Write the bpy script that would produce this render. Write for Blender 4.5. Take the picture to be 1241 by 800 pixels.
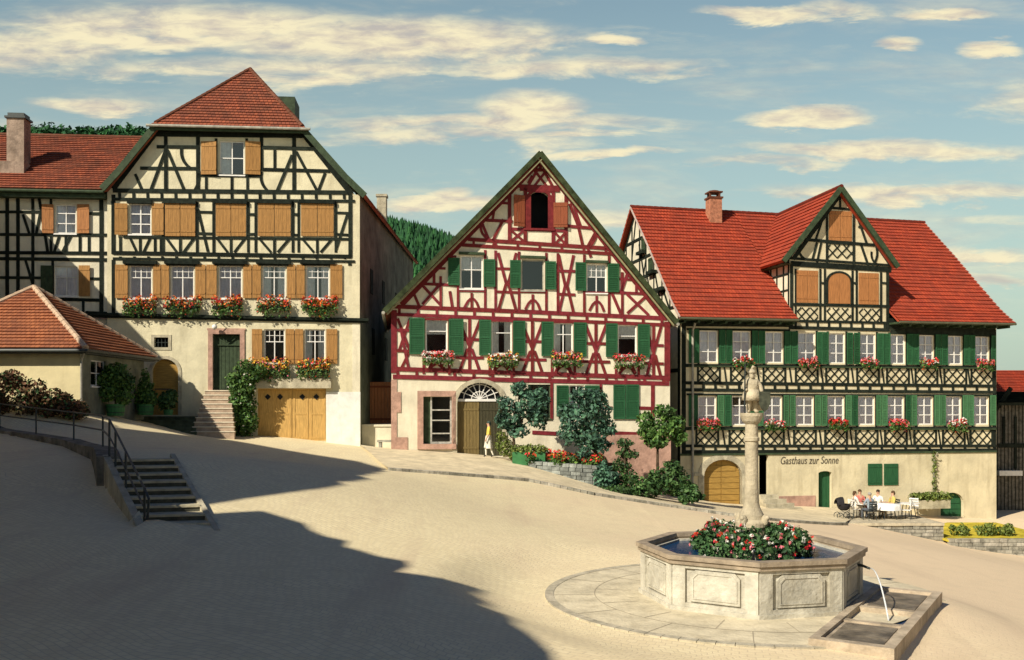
import bpy, bmesh, math, random
import numpy as np
from mathutils import Vector, Matrix, geometry, noise
R = math.radians
rng = random.Random(7)
for o in list(bpy.data.objects): bpy.data.objects.remove(o)
SC = bpy.context.scene
COL = SC.collection

# ------------------------------------------------------------------ camera
FP, CX, HY, HC = 1150.0, 620.5, 490.0, 3.75      # focal length and horizon of the photograph (px), eye height (m)
cam = bpy.data.objects.new('camera', bpy.data.cameras.new('camera')); COL.objects.link(cam)
cam.location = (0, 0, HC); cam.rotation_euler = (R(90), 0, 0)
cam.data.sensor_width = 36; cam.data.sensor_fit = 'HORIZONTAL'
cam.data.lens = FP/1241*36; cam.data.shift_y = (HY-400)/1241
cam.data.clip_end = 3000
SC.camera = cam
# ------------------------------------------------------------------ sun, sky, exposure
L = Vector((-1.05, -1.1, 1.12)).normalized()
sun = bpy.data.objects.new('sun', bpy.data.lights.new('sun', 'SUN')); COL.objects.link(sun)
sun.data.energy = 5.0; sun.data.angle = R(0.6); sun.data.color = (1.0, .91, .74)
sun.rotation_euler = L.to_track_quat('Z', 'Y').to_euler()
SC.view_settings.view_transform = 'Standard'; SC.view_settings.look = 'None'
SC.view_settings.exposure = 0.28; SC.view_settings.gamma = 1
SC.render.engine = 'CYCLES'

world = bpy.data.worlds.new('World'); SC.world = world; world.use_nodes = True
def build_world():
    nt = world.node_tree; N = nt.nodes; K = nt.links; N.clear()
    def nd(t, **k):
        n = N.new(t)
        for a, b in k.items(): setattr(n, a, b)
        return n
    def m(op, a, b=None, clamp=False):
        n = nd('ShaderNodeMath', operation=op); n.use_clamp = clamp
        for i, v in enumerate((a, b)):
            if v is None: continue
            if isinstance(v, (int, float)): n.inputs[i].default_value = v
            else: K.new(v, n.inputs[i])
        return n.outputs[0]
    sky = nd('ShaderNodeTexSky', sky_type='NISHITA'); sky.sun_disc = False
    sky.sun_elevation = math.asin(L.z); sky.sun_rotation = math.atan2(L.x, L.y)
    sky.air_density = 1.3; sky.dust_density = 2.5; sky.ozone_density = 1.0
    tint = nd('ShaderNodeMix', data_type='RGBA', blend_type='MULTIPLY'); tint.inputs[0].default_value = 1
    K.new(sky.outputs[0], tint.inputs[6]); tint.inputs[7].default_value = (.88, .98, .90, 1)
    tc = nd('ShaderNodeTexCoord'); sp = nd('ShaderNodeSeparateXYZ'); K.new(tc.outputs['Generated'], sp.inputs[0])
    x, y, z = sp.outputs
    ya = m('MAXIMUM', m('ABSOLUTE', y), .06)
    u = m('DIVIDE', x, ya); v = m('DIVIDE', z, ya)
    cb = nd('ShaderNodeCombineXYZ'); K.new(u, cb.inputs[0]); K.new(v, cb.inputs[1])
    def ntex(sx, sy, scale, det, off):
        mp = nd('ShaderNodeMapping'); mp.inputs['Scale'].default_value = (sx, sy, 1); mp.inputs['Location'].default_value = off
        K.new(cb.outputs[0], mp.inputs[0])
        n = nd('ShaderNodeTexNoise'); n.inputs['Scale'].default_value = scale; n.inputs['Detail'].default_value = det
        n.inputs['Roughness'].default_value = .62; n.inputs['Distortion'].default_value = .4
        K.new(mp.outputs[0], n.inputs[0]); return n.outputs[0]
    n1 = ntex(1, 4.6, 6.5, 10, (0, 0, 0)); n2 = ntex(1, 3.6, 22, 7, (3, 2, 0)); n3 = ntex(1, 5.5, 3.2, 8, (7, 5, 1))
    wob = m('SUBTRACT', n1, .5)
    # cloud banks: centre (px), half widths (px), strength
    CL = [(230, 32, 250, 26, .9), (470, 50, 240, 30, 1.0), (360, 84, 300, 15, .75), (700, 82, 200, 13, .8), (110, 130, 90, 13, .9),
          (600, 150, 230, 12, .9), (645, 132, 70, 22, 1.0), (545, 165, 160, 14, .8), (735, 182, 95, 7, .8), (545, 246, 85, 11, 1.1), (545, 236, 30, 14, .9),
          (742, 45, 36, 9, 1.0), (640, 50, 50, 20, .8), (925, 17, 85, 10, 1.0), (1010, 12, 60, 8, .7), (1088, 55, 30, 9, 1.0), (1200, 58, 38, 9, 1.0),
          (1145, 13, 60, 8, .9), (980, 141, 75, 11, 1.1), (1060, 182, 190, 12, .9), (930, 200, 110, 9, .8), (1110, 234, 210, 12, .9), (1190, 268, 90, 10, .5),
          (1180, 307, 80, 9, .8), (1190, 340, 70, 10, .8), (740, 262, 90, 12, .6), (50, 62, 120, 30, .8), (1300, 120, 120, 30, .8), (-150, 160, 200, 30, .8)]
    tot = None
    for (px, py, wx, wy, s) in CL:
        a = m('DIVIDE', m('SUBTRACT', u, (px-CX)/FP), wx*1.25/FP)
        vv = m('ADD', v, m('MULTIPLY', wob, .05))
        b = m('DIVIDE', m('SUBTRACT', vv, (HY-py)/FP), wy*1.35/FP)
        r2 = m('ADD', m('MULTIPLY', a, a), m('MULTIPLY', b, b))
        g = m('MULTIPLY', m('SUBTRACT', 1.0, r2, True), s)
        tot = g if tot is None else m('MAXIMUM', tot, g)
    msk = m('ADD', m('MULTIPLY', tot, 1.3), m('MULTIPLY', m('SUBTRACT', n1, .5), 2.1))
    msk = m('ADD', msk, m('MULTIPLY', m('SUBTRACT', n2, .5), .55))
    mr = nd('ShaderNodeMapRange', interpolation_type='SMOOTHSTEP'); K.new(msk, mr.inputs[0]); mr.inputs[1].default_value = .08; mr.inputs[2].default_value = 1.25
    veil = nd('ShaderNodeMapRange', interpolation_type='SMOOTHSTEP'); K.new(n3, veil.inputs[0]); veil.inputs[1].default_value = .45; veil.inputs[2].default_value = .75; veil.inputs[4].default_value = .42
    cov = m('MAXIMUM', m('MULTIPLY', mr.outputs[0], .95), veil.outputs[0])
    # cream tops, mauve undersides
    shade = nd('ShaderNodeMapRange'); K.new(m('ADD', n2, m('MULTIPLY', n1, .6)), shade.inputs[0]); shade.inputs[1].default_value = .62; shade.inputs[2].default_value = .92
    cc = nd('ShaderNodeMix', data_type='RGBA'); K.new(shade.outputs[0], cc.inputs[0])
    cc.inputs[6].default_value = (5.0, 4.35, 3.75, 1); cc.inputs[7].default_value = (8.0, 7.1, 4.7, 1)
    # base of the sky: thin high haze that pales towards the horizon
    base = nd('ShaderNodeMix', data_type='RGBA'); hz = nd('ShaderNodeMapRange'); K.new(v, hz.inputs[0])
    hz.inputs[1].default_value = .0; hz.inputs[2].default_value = .42; hz.inputs[3].default_value = .72; hz.inputs[4].default_value = .16
    K.new(hz.outputs[0], base.inputs[0]); K.new(tint.outputs[2], base.inputs[6]); base.inputs[7].default_value = (4.6, 5.8, 5.0, 1)
    # well above the view the sky is darkened to cut fill in the shade
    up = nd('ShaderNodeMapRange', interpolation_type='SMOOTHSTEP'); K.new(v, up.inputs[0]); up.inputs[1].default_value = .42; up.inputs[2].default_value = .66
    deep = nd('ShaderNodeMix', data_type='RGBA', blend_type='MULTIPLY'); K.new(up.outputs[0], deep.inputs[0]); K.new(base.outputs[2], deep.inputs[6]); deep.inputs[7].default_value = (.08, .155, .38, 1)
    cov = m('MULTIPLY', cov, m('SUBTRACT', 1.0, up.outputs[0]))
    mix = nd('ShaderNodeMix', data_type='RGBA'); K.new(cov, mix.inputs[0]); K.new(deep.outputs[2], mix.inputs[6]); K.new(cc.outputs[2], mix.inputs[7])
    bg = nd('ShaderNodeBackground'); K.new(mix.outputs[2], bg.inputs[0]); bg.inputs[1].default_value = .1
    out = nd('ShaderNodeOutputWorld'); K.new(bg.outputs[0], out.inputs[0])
build_world()

# ------------------------------------------------------------------ materials
MATS = {}
def mat(name, col, rough=.8, var=.15, scale=3.0, bump=0.0, bscale=20.0, spec=.3, island=0.0, col2=None, metal=0.0, stain=0.0):
    if name in MATS: return MATS[name]
    M = bpy.data.materials.new(name); M.use_nodes = True; MATS[name] = M
    nt = M.node_tree; N = nt.nodes; K = nt.links; b = N['Principled BSDF']
    b.inputs['Roughness'].default_value = rough; b.inputs['Specular IOR Level'].default_value = spec; b.inputs['Metallic'].default_value = metal
    tc = N.new('ShaderNodeTexCoord')
    n = N.new('ShaderNodeTexNoise'); n.inputs['Scale'].default_value = scale; n.inputs['Detail'].default_value = 7; n.inputs['Roughness'].default_value = .65
    K.new(tc.outputs['Object'], n.inputs[0])
    c2 = col2 or tuple(c*(1-var*1.6) for c in col)
    mr = N.new('ShaderNodeMapRange'); K.new(n.outputs[0], mr.inputs[0]); mr.inputs[1].default_value = .35; mr.inputs[2].default_value = .68
    mx = N.new('ShaderNodeMix'); mx.data_type = 'RGBA'; K.new(mr.outputs[0], mx.inputs[0])
    mx.inputs[6].default_value = tuple(min(1, c*(1+var*.5)) for c in col)+(1,); mx.inputs[7].default_value = tuple(c2)+(1,)
    last = mx.outputs[2]
    if island:
        g = N.new('ShaderNodeNewGeometry'); h = N.new('ShaderNodeHueSaturation'); K.new(last, h.inputs['Color'])
        r2 = N.new('ShaderNodeMapRange'); K.new(g.outputs['Random Per Island'], r2.inputs[0]); r2.inputs[3].default_value = 1-island; r2.inputs[4].default_value = 1+island
        K.new(r2.outputs[0], h.inputs['Value'])
        r3 = N.new('ShaderNodeMapRange'); K.new(g.outputs['Random Per Island'], r3.inputs[0]); r3.inputs[3].default_value = .5+.04*island; r3.inputs[4].default_value = .5-.05*island
        K.new(r3.outputs[0], h.inputs['Hue']); last = h.outputs[0]
    if stain:
        s = N.new('ShaderNodeTexNoise'); mp = N.new('ShaderNodeMapping'); mp.inputs['Scale'].default_value = (1.6, 1.6, .28)
        K.new(tc.outputs['Object'], mp.inputs[0]); K.new(mp.outputs[0], s.inputs[0]); s.inputs['Scale'].default_value = 2.2; s.inputs['Detail'].default_value = 8
        r4 = N.new('ShaderNodeMapRange'); K.new(s.outputs[0], r4.inputs[0]); r4.inputs[1].default_value = .52; r4.inputs[2].default_value = .78; r4.inputs[4].default_value = stain
        m4 = N.new('ShaderNodeMix'); m4.data_type = 'RGBA'; K.new(r4.outputs[0], m4.inputs[0]); K.new(last, m4.inputs[6])
        m4.inputs[7].default_value = (col[0]*.5, col[1]*.47, col[2]*.42, 1); last = m4.outputs[2]
    K.new(last, b.inputs['Base Color'])
    if bump:
        n2 = N.new('ShaderNodeTexNoise'); n2.inputs['Scale'].default_value = bscale; n2.inputs['Detail'].default_value = 6; K.new(tc.outputs['Object'], n2.inputs[0])
        bp = N.new('ShaderNodeBump'); bp.inputs['Strength'].default_value = min(1, bump); bp.inputs['Distance'].default_value = .03*max(1, bump)
        K.new(n2.outputs[0], bp.inputs['Height']); K.new(bp.outputs[0], b.inputs['Normal'])
    return M
def tile_mat(name, a, b_, c):
    M = bpy.data.materials.new(name); M.use_nodes = True; MATS[name] = M
    nt = M.node_tree; N = nt.nodes; K = nt.links; b = N['Principled BSDF']; b.inputs['Roughness'].default_value = .85; b.inputs['Specular IOR Level'].default_value = .2
    uv = N.new('ShaderNodeUVMap'); uv.uv_map = 'UVMap'
    br = N.new('ShaderNodeTexBrick'); K.new(uv.outputs[0], br.inputs[0]); br.offset = .5; br.squash = 1
    br.inputs['Scale'].default_value = 1; br.inputs['Brick Width'].default_value = .19; br.inputs['Row Height'].default_value = 1.0
    br.inputs['Mortar Size'].default_value = .012; br.inputs['Mortar Smooth'].default_value = .4; br.inputs['Bias'].default_value = -.1
    br.inputs['Color1'].default_value = a+(1,); br.inputs['Color2'].default_value = b_+(1,); br.inputs['Mortar'].default_value = tuple(x*.35 for x in b_)+(1,)
    tc = N.new('ShaderNodeTexCoord'); n = N.new('ShaderNodeTexNoise'); n.inputs['Scale'].default_value = .9; n.inputs['Detail'].default_value = 8; n.inputs['Roughness'].default_value = .7
    K.new(tc.outputs['Object'], n.inputs[0])
    mr = N.new('ShaderNodeMapRange'); K.new(n.outputs[0], mr.inputs[0]); mr.inputs[1].default_value = .40; mr.inputs[2].default_value = .72; mr.inputs[4].default_value = .85
    mx = N.new('ShaderNodeMix'); mx.data_type = 'RGBA'; K.new(mr.outputs[0], mx.inputs[0]); K.new(br.outputs[0], mx.inputs[6]); mx.inputs[7].default_value = c+(1,)
    K.new(mx.outputs[2], b.inputs['Base Color'])
    bp = N.new('ShaderNodeBump'); bp.inputs['Strength'].default_value = .8; bp.inputs['Distance'].default_value = .03; bp.invert = True
    K.new(br.outputs['Fac'], bp.inputs['Height']); K.new(bp.outputs[0], b.inputs['Normal'])
    return M
def boards_mat(name, col, w=.14, axis='X'):
    M = bpy.data.materials.new(name); M.use_nodes = True; MATS[name] = M
    nt = M.node_tree; N = nt.nodes; K = nt.links; b = N['Principled BSDF']; b.inputs['Roughness'].default_value = .7; b.inputs['Specular IOR Level'].default_value = .25
    tc = N.new('ShaderNodeTexCoord')
    n = N.new('ShaderNodeTexNoise'); mp = N.new('ShaderNodeMapping'); mp.inputs['Scale'].default_value = (9, 9, .9) if axis == 'X' else (.9, .9, 9)
    K.new(tc.outputs['Object'], mp.inputs[0]); K.new(mp.outputs[0], n.inputs[0]); n.inputs['Scale'].default_value = 3; n.inputs['Detail'].default_value = 8
    mr = N.new('ShaderNodeMapRange'); K.new(n.outputs[0], mr.inputs[0]); mr.inputs[1].default_value = .3; mr.inputs[2].default_value = .7
    mx = N.new('ShaderNodeMix'); mx.data_type = 'RGBA'; K.new(mr.outputs[0], mx.inputs[0]); mx.inputs[6].default_value = tuple(c*1.15 for c in col)+(1,); mx.inputs[7].default_value = tuple(c*.7 for c in col)+(1,)
    K.new(mx.outputs[2], b.inputs['Base Color'])
    bp = N.new('ShaderNodeBump'); bp.inputs['Strength'].default_value = .4; bp.inputs['Distance'].default_value = .01
    K.new(n.outputs[0], bp.inputs['Height']); K.new(bp.outputs[0], b.inputs['Normal'])
    return M
cream = mat('cream_plaster', (.70, .64, .45), .92, .13, 1.2, .45, 12, .1, stain=.42)
creamw = mat('pale_plaster', (.76, .70, .54), .92, .12, 1.2, .4, 16, .1, stain=.35)
creamd = mat('ochre_plaster', (.68, .60, .41), .92, .14, .8, .5, 9, .1, stain=.5)
shadepl = mat('shaded_plaster', (.22, .23, .18), .95, .35, .7, .6, 8, .1, stain=.5)  # wall plaster with shade painted in, for sides turned from the sun
darktim = mat('dark_timber', (.019, .025, .019), .85, .35, 5, .3, 30, .1, island=.3)
redtim = mat('red_timber', (.19, .022, .026), .75, .25, 5, .3, 30, .2, island=.12)
greentim = mat('dark_green_boards', (.045, .07, .035), .7, .3, 4, .2, 30, .25)
tan = boards_mat('tan_boards', (.38, .195, .06))
brown = boards_mat('brown_boards', (.40, .17, .06))
rust = boards_mat('rust_boards', (.26, .07, .03))
gateb = boards_mat('gate_boards', (.40, .24, .06), axis='Z')
greens = boards_mat('green_boards', (.022, .10, .04))
greens2 = boards_mat('pale_green_boards', (.06, .17, .075))
white = mat('white_paint', (.80, .78, .74), .5, .08, 6, 0, 10, .4)
redglass = mat('dark_room', (.012, .014, .018), .9, .1)
stone = mat('sandstone', (.50, .45, .33), .85, .25, 2.5, .6, 18, .2, stain=.4)
stoned = mat('pink_sandstone', (.50, .31, .24), .88, .25, 2.5, .6, 14, .15, stain=.3)
stoneg = mat('grey_stone', (.36, .34, .28), .9, .35, 3, .8, 12, .2, stain=.4, island=.25)
iron = mat('dark_iron', (.03, .04, .04), .5, .3, 9, 0, 10, .5)
zinc = mat('zinc_gutter', (.38, .36, .30), .55, .3, 4, 0, 10, .5)
tileL = tile_mat('old_red_tiles', (.36, .10, .05), (.20, .06, .038), (.13, .055, .035))
tileR = tile_mat('bright_red_tiles', (.45, .07, .03), (.31, .045, .024), (.22, .045, .026))
tileO = tile_mat('orange_tiles', (.42, .15, .065), (.29, .10, .05), (.20, .08, .05))
leafd = mat('dark_leaves', (.045, .11, .03), .6, .4, 1.5, 0, 10, .3, island=.6)
leafm = mat('mid_leaves', (.075, .17, .035), .6, .4, 1.5, 0, 10, .3, island=.6)
leafb = mat('bluish_leaves', (.065, .15, .10), .6, .4, 1.5, 0, 10, .3, island=.6)
leafy = mat('yellow_green_leaves', (.14, .19, .04), .6, .3, 1.5, 0, 10, .3, island=.4)
leafr = mat('copper_leaves', (.13, .075, .035), .65, .4, 3, 0, 10, .2, island=.6)
pine = mat('conifer_leaves', (.03, .105, .04), .8, .4, .05, 0, 10, .15, island=.4)
bark = mat('bark', (.10, .07, .045), .9, .4, 6, .8, 20, .1)
fred = mat('red_blossoms', (.62, .05, .03), .6, .2, 9, 0, 10, .2, island=.3)
forg = mat('orange_blossoms', (.75, .22, .03), .6, .2, 9, 0, 10, .2, island=.3)
fyel = mat('yellow_blossoms', (.75, .50, .06), .6, .2, 9, 0, 10, .2, island=.3)
fpink = mat('pink_blossoms', (.68, .18, .20), .6, .2, 9, 0, 10, .2, island=.3)
fwhite = mat('white_blossoms', (.75, .72, .65), .6, .2, 9, 0, 10, .2, island=.1)
tub = mat('green_tub', (.05, .20, .07), .6, .2)
skin = mat('skin', (.55, .33, .22), .6, .08)
def glass_mat():
    M = bpy.data.materials.new('window_glass'); M.use_nodes = True; nt = M.node_tree; N = nt.nodes; K = nt.links; N.clear()
    t = N.new('ShaderNodeBsdfTransparent'); t.inputs[0].default_value = (.95, .96, .97, 1)
    g = N.new('ShaderNodeBsdfGlossy'); g.inputs['Roughness'].default_value = .06
    x = N.new('ShaderNodeMixShader'); fr = N.new('ShaderNodeFresnel'); fr.inputs[0].default_value = 1.6
    a = N.new('ShaderNodeMath'); a.operation = 'ADD'; a.inputs[1].default_value = .05; K.new(fr.outputs[0], a.inputs[0])
    K.new(a.outputs[0], x.inputs[0]); K.new(t.outputs[0], x.inputs[1]); K.new(g.outputs[0], x.inputs[2])
    o = N.new('ShaderNodeOutputMaterial'); K.new(x.outputs[0], o.inputs[0]); return M
glass = glass_mat()
lace = mat('lace_curtain', (.86, .82, .90), .9, .10, 5)
lacew = mat('white_curtain', (.88, .87, .84), .9, .1, 6)
def water_mat():
    M = bpy.data.materials.new('water'); M.use_nodes = True; nt = M.node_tree; N = nt.nodes; K = nt.links; b = N['Principled BSDF']
    b.inputs['Base Color'].default_value = (.008, .04, .11, 1); b.inputs['Roughness'].default_value = .12; b.inputs['Specular IOR Level'].default_value = .10
    n = N.new('ShaderNodeTexNoise'); n.inputs['Scale'].default_value = 7; n.inputs['Detail'].default_value = 3
    tc = N.new('ShaderNodeTexCoord'); K.new(tc.outputs['Object'], n.inputs[0])
    bp = N.new('ShaderNodeBump'); bp.inputs['Strength'].default_value = .35; bp.inputs['Distance'].default_value = .02
    K.new(n.outputs[0], bp.inputs['Height']); K.new(bp.outputs[0], b.inputs['Normal']); return M
water = water_mat()

# ------------------------------------------------------------------ mesh helpers
class MB:
    def __init__(s): s.v = []; s.f = []; s.uv = []; s.mi = []
    def add(s, vs, fs, uvs=None, mi=0):
        k = len(s.v); s.v += [tuple(p) for p in vs]
        for i, f in enumerate(fs):
            s.f.append(tuple(k+j for j in f)); s.uv.append(uvs[i] if uvs else None); s.mi.append(mi)
    def box(s, c, h, rz=0, mi=0, tilt=None):
        M = Matrix.Rotation(rz, 3, 'Z')
        if tilt is not None: M = M @ tilt
        vs = [Vector(c)+M@Vector((x*h[0], y*h[1], z*h[2])) for z in (-1, 1) for x, y in ((-1, -1), (1, -1), (1, 1), (-1, 1))]
        s.add(vs, [(3, 2, 1, 0), (4, 5, 6, 7), (0, 1, 5, 4), (1, 2, 6, 5), (2, 3, 7, 6), (3, 0, 4, 7)], mi=mi)
    def tube(s, pts, rads, n=8, cap=True, mi=0):
        pts = [Vector(p) for p in pts]
        if not isinstance(rads, (list, tuple)): rads = [rads]*len(pts)
        vs = []; fs = []
        prev = None
        for i, p in enumerate(pts):
            d = (pts[min(i+1, len(pts)-1)]-pts[max(i-1, 0)]).normalized()
            a = prev if prev is not None else (Vector((1, 0, 0)) if abs(d.x) < .9 else Vector((0, 1, 0)))
            a = (a-d*a.dot(d)).normalized(); prev = a; b = d.cross(a)
            for j in range(n):
                t = 2*math.pi*j/n; vs.append(p+(a*math.cos(t)+b*math.sin(t))*rads[i])
        for i in range(len(pts)-1):
            for j in range(n):
                k = (j+1) % n; fs.append((i*n+j, i*n+k, (i+1)*n+k, (i+1)*n+j))
        if cap: fs += [tuple(range(n-1, -1, -1)), tuple((len(pts)-1)*n+j for j in range(n))]
        s.add(vs, fs, mi=mi)
    def lathe(s, c, prof, n=20, ph=0, mi=0):
        c = Vector(c); vs = []; fs = []
        for r, z in prof:
            for j in range(n):
                t = 2*math.pi*j/n+ph; vs.append(c+Vector((r*math.cos(t), r*math.sin(t), z)))
        for i in range(len(prof)-1):
            for j in range(n):
                k = (j+1) % n; fs.append((i*n+j, i*n+k, (i+1)*n+k, (i+1)*n+j))
        fs += [tuple(range(n-1, -1, -1)), tuple((len(prof)-1)*n+j for j in range(n))]
        s.add(vs, fs, mi=mi)
    def ell(s, c, r, n=10, m=7, mi=0, rot=None):
        c = Vector(c); vs = []; fs = []
        for i in range(m+1):
            a = math.pi*i/m
            for j in range(n):
                t = 2*math.pi*j/n; p = Vector((r[0]*math.sin(a)*math.cos(t), r[1]*math.sin(a)*math.sin(t), r[2]*math.cos(a)))
                if rot: p = rot@p
                vs.append(c+p)
        for i in range(m):
            for j in range(n):
                k = (j+1) % n; fs.append((i*n+j, (i+1)*n+j, (i+1)*n+k, i*n+k))
        s.add(vs, fs, mi=mi)
    def build(s, name, m, parent=None, recalc=True, smooth=False):
        off = Vector(parent.matrix_world.translation) if parent else Vector((0, 0, 0))
        if parent:
            p = parent; off = Vector((0, 0, 0))
            while p: off += Vector(p.location); p = p.parent
        me = bpy.data.meshes.new(name)
        me.from_pydata([(a-off.x, b-off.y, c-off.z) for a, b, c in s.v], [], s.f)
        ms = m if isinstance(m, (list, tuple)) else [m]
        for x in ms: me.materials.append(x)
        me.polygons.foreach_set('material_index', s.mi)
        if any(u is not None for u in s.uv):
            ul = me.uv_layers.new(name='UVMap'); i = 0
            for p, u in zip(me.polygons, s.uv):
                for q, li in enumerate(p.loop_indices): ul.data[li].uv = u[q] if u else (0, 0)
        if smooth: me.polygons.foreach_set('use_smooth', [True]*len(me.polygons))
        if recalc and not any(u is not None for u in s.uv):
            bm = bmesh.new(); bm.from_mesh(me); bmesh.ops.recalc_face_normals(bm, faces=bm.faces); bm.to_mesh(me); bm.free()
        me.update()
        o = bpy.data.objects.new(name, me); COL.objects.link(o)
        if parent: o.parent = parent
        return o
def tag(o, label=None, cat=None, group=None, kind=None):
    if label: o['label'] = label
    if cat: o['category'] = cat
    if group: o['group'] = group
    if kind: o['kind'] = kind
    return o
def thing(name, loc, label, cat, group=None):
    o = bpy.data.objects.new(name, None); COL.objects.link(o); o.location = loc; o.empty_display_size = .2
    return tag(o, label, cat, group)
def P(px, py, Y): return Vector(((px-CX)/FP*Y, Y, HC+(HY-py)/FP*Y))

KJ = [0]
class Face:
    """a vertical plane: origin, unit horizontal direction (left to right seen from outside), outward normal"""
    def __init__(s, o, d):
        s.o = Vector((o[0], o[1], 0)); s.d = Vector((d[0], d[1], 0)).normalized(); s.n = Vector((s.d.y, -s.d.x, 0))
    def uz(s, px, py, off=0):
        r = Vector(((px-CX)/FP, 1, (HY-py)/FP)); t = ((s.o+s.n*off)).dot(s.n)/r.dot(s.n)
        p = r*t; return (p-s.o).dot(s.d), HC+p.z
    def u(s, px): return s.uz(px, 0)[0]
    def z(s, px, py): return s.uz(px, py)[1]
    def W(s, u, z, o=0): q = s.o+s.d*u+s.n*o; return Vector((q.x, q.y, z))
    def pt(s, px, py, o=0): u, z = s.uz(px, py); return s.W(u, z, o)
    def box(s, mb, u0, u1, z0, z1, o0, o1, mi=0):
        vs = [s.W(u, z, o) for o in (o0, o1) for u, z in ((u0, z0), (u1, z0), (u1, z1), (u0, z1))]
        mb.add(vs, [(3, 2, 1, 0), (4, 5, 6, 7), (0, 1, 5, 4), (1, 2, 6, 5), (2, 3, 7, 6), (3, 0, 4, 7)], mi=mi)
    def prism(s, mb, pts, o0, o1, mi=0):
        n = len(pts); vs = [s.W(u, z, o0) for u, z in pts]+[s.W(u, z, o1) for u, z in pts]
        mb.add(vs, [tuple(range(n-1, -1, -1)), tuple(range(n, 2*n))]+[(i, (i+1) % n, n+(i+1) % n, n+i) for i in range(n)], mi=mi)
    def barm(s, mb, a, b, w, o0=-.02, o1=.03, jit=True, mi=0):
        if jit: KJ[0] += 1; o1 = o1+(KJ[0] % 11)*.0017
        a = Vector(a); b = Vector(b); d = (b-a)
        if d.length < 1e-4: return
        d.normalize(); q = Vector((-d.y, d.x))*w*.5
        s.prism(mb, [a-q, b-q, b+q, a+q], o0, o1, mi)
    def bar(s, mb, x1, y1, x2, y2, w=4, o0=-.02, o1=.03):
        a = s.uz(x1, y1); b = s.uz(x2, y2); sc = (s.pt(x1, y1).y)/FP
        s.barm(mb, a, b, w*sc, o0, o1)
    def bars(s, mb, L_, w=4, **k):
        for q in L_: s.bar(mb, q[0], q[1], q[2], q[3], q[4] if len(q) > 4 else w, **k)
    def curve(s, mb, x1, y1, x2, y2, bow, w=3, n=5):
        pts = []
        for i in range(n+1):
            t = i/n; nx, ny = (y2-y1), -(x2-x1); l = math.hypot(nx, ny); k = 4*t*(1-t)*bow
            pts.append((x1+(x2-x1)*t+nx/l*k, y1+(y2-y1)*t+ny/l*k))
        for a, b in zip(pts, pts[1:]): s.bar(mb, a[0], a[1], b[0], b[1], w)
    def rect(s, x0, y0, x1, y1):
        cx = (x0+x1)/2; return s.u(x0), s.u(x1), s.z(cx, y1), s.z(cx, y0)
    def wall(s, outline, holes, name, m, root, reveal=.22, o=0):
        """outline and holes as lists of (u,z); holes are cut and given reveals"""
        vs = []; es = []
        def loop(pts):
            k = len(vs); n = len(pts)
            for p in pts: vs.append(Vector((p[0], p[1])))
            for i in range(n): es.append((k+i, k+(i+1) % n))
        loop(outline)
        for h in holes: loop(h)
        V, E, F, *_ = geometry.delaunay_2d_cdt(vs, es, [], 0, 1e-5)
        def inside(p, poly):
            c = False; n = len(poly)
            for i in range(n):
                a = poly[i]; b = poly[(i+1) % n]
                if (a[1] > p[1]) != (b[1] > p[1]) and p[0] < (b[0]-a[0])*(p[1]-a[1])/(b[1]-a[1])+a[0]: c = not c
            return c
        mb = MB(); fs = []
        for f in F:
            c = sum((V[i] for i in f), Vector((0, 0)))/len(f)
            if inside(c, outline) and not any(inside(c, h) for h in holes): fs.append(tuple(f))
        mb.add([s.W(v.x, v.y, o) for v in V], fs)
        for h in holes:
            n = len(h)
            for i in range(n):
                a, b = h[i], h[(i+1) % n]
                mb.add([s.W(a[0], a[1], o), s.W(b[0], b[1], o), s.W(b[0], b[1], o-reveal), s.W(a[0], a[1], o-reveal)], [(0, 1, 2, 3)])
        return mb.build(name, m, root, recalc=False)
def rectpoly(u0, u1, z0, z1): return [(u0, z0), (u1, z0), (u1, z1), (u0, z1)]
def archpoly(u0, u1, z0, z1, rise=None, n=12):
    r = (u1-u0)/2; c = (u0+u1)/2; h = rise if rise is not None else r
    return [(u0, z0), (u1, z0)]+[(c+r*math.cos(math.pi*i/n), z1-h+h*math.sin(math.pi*i/n)) for i in range(n+1)]

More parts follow.
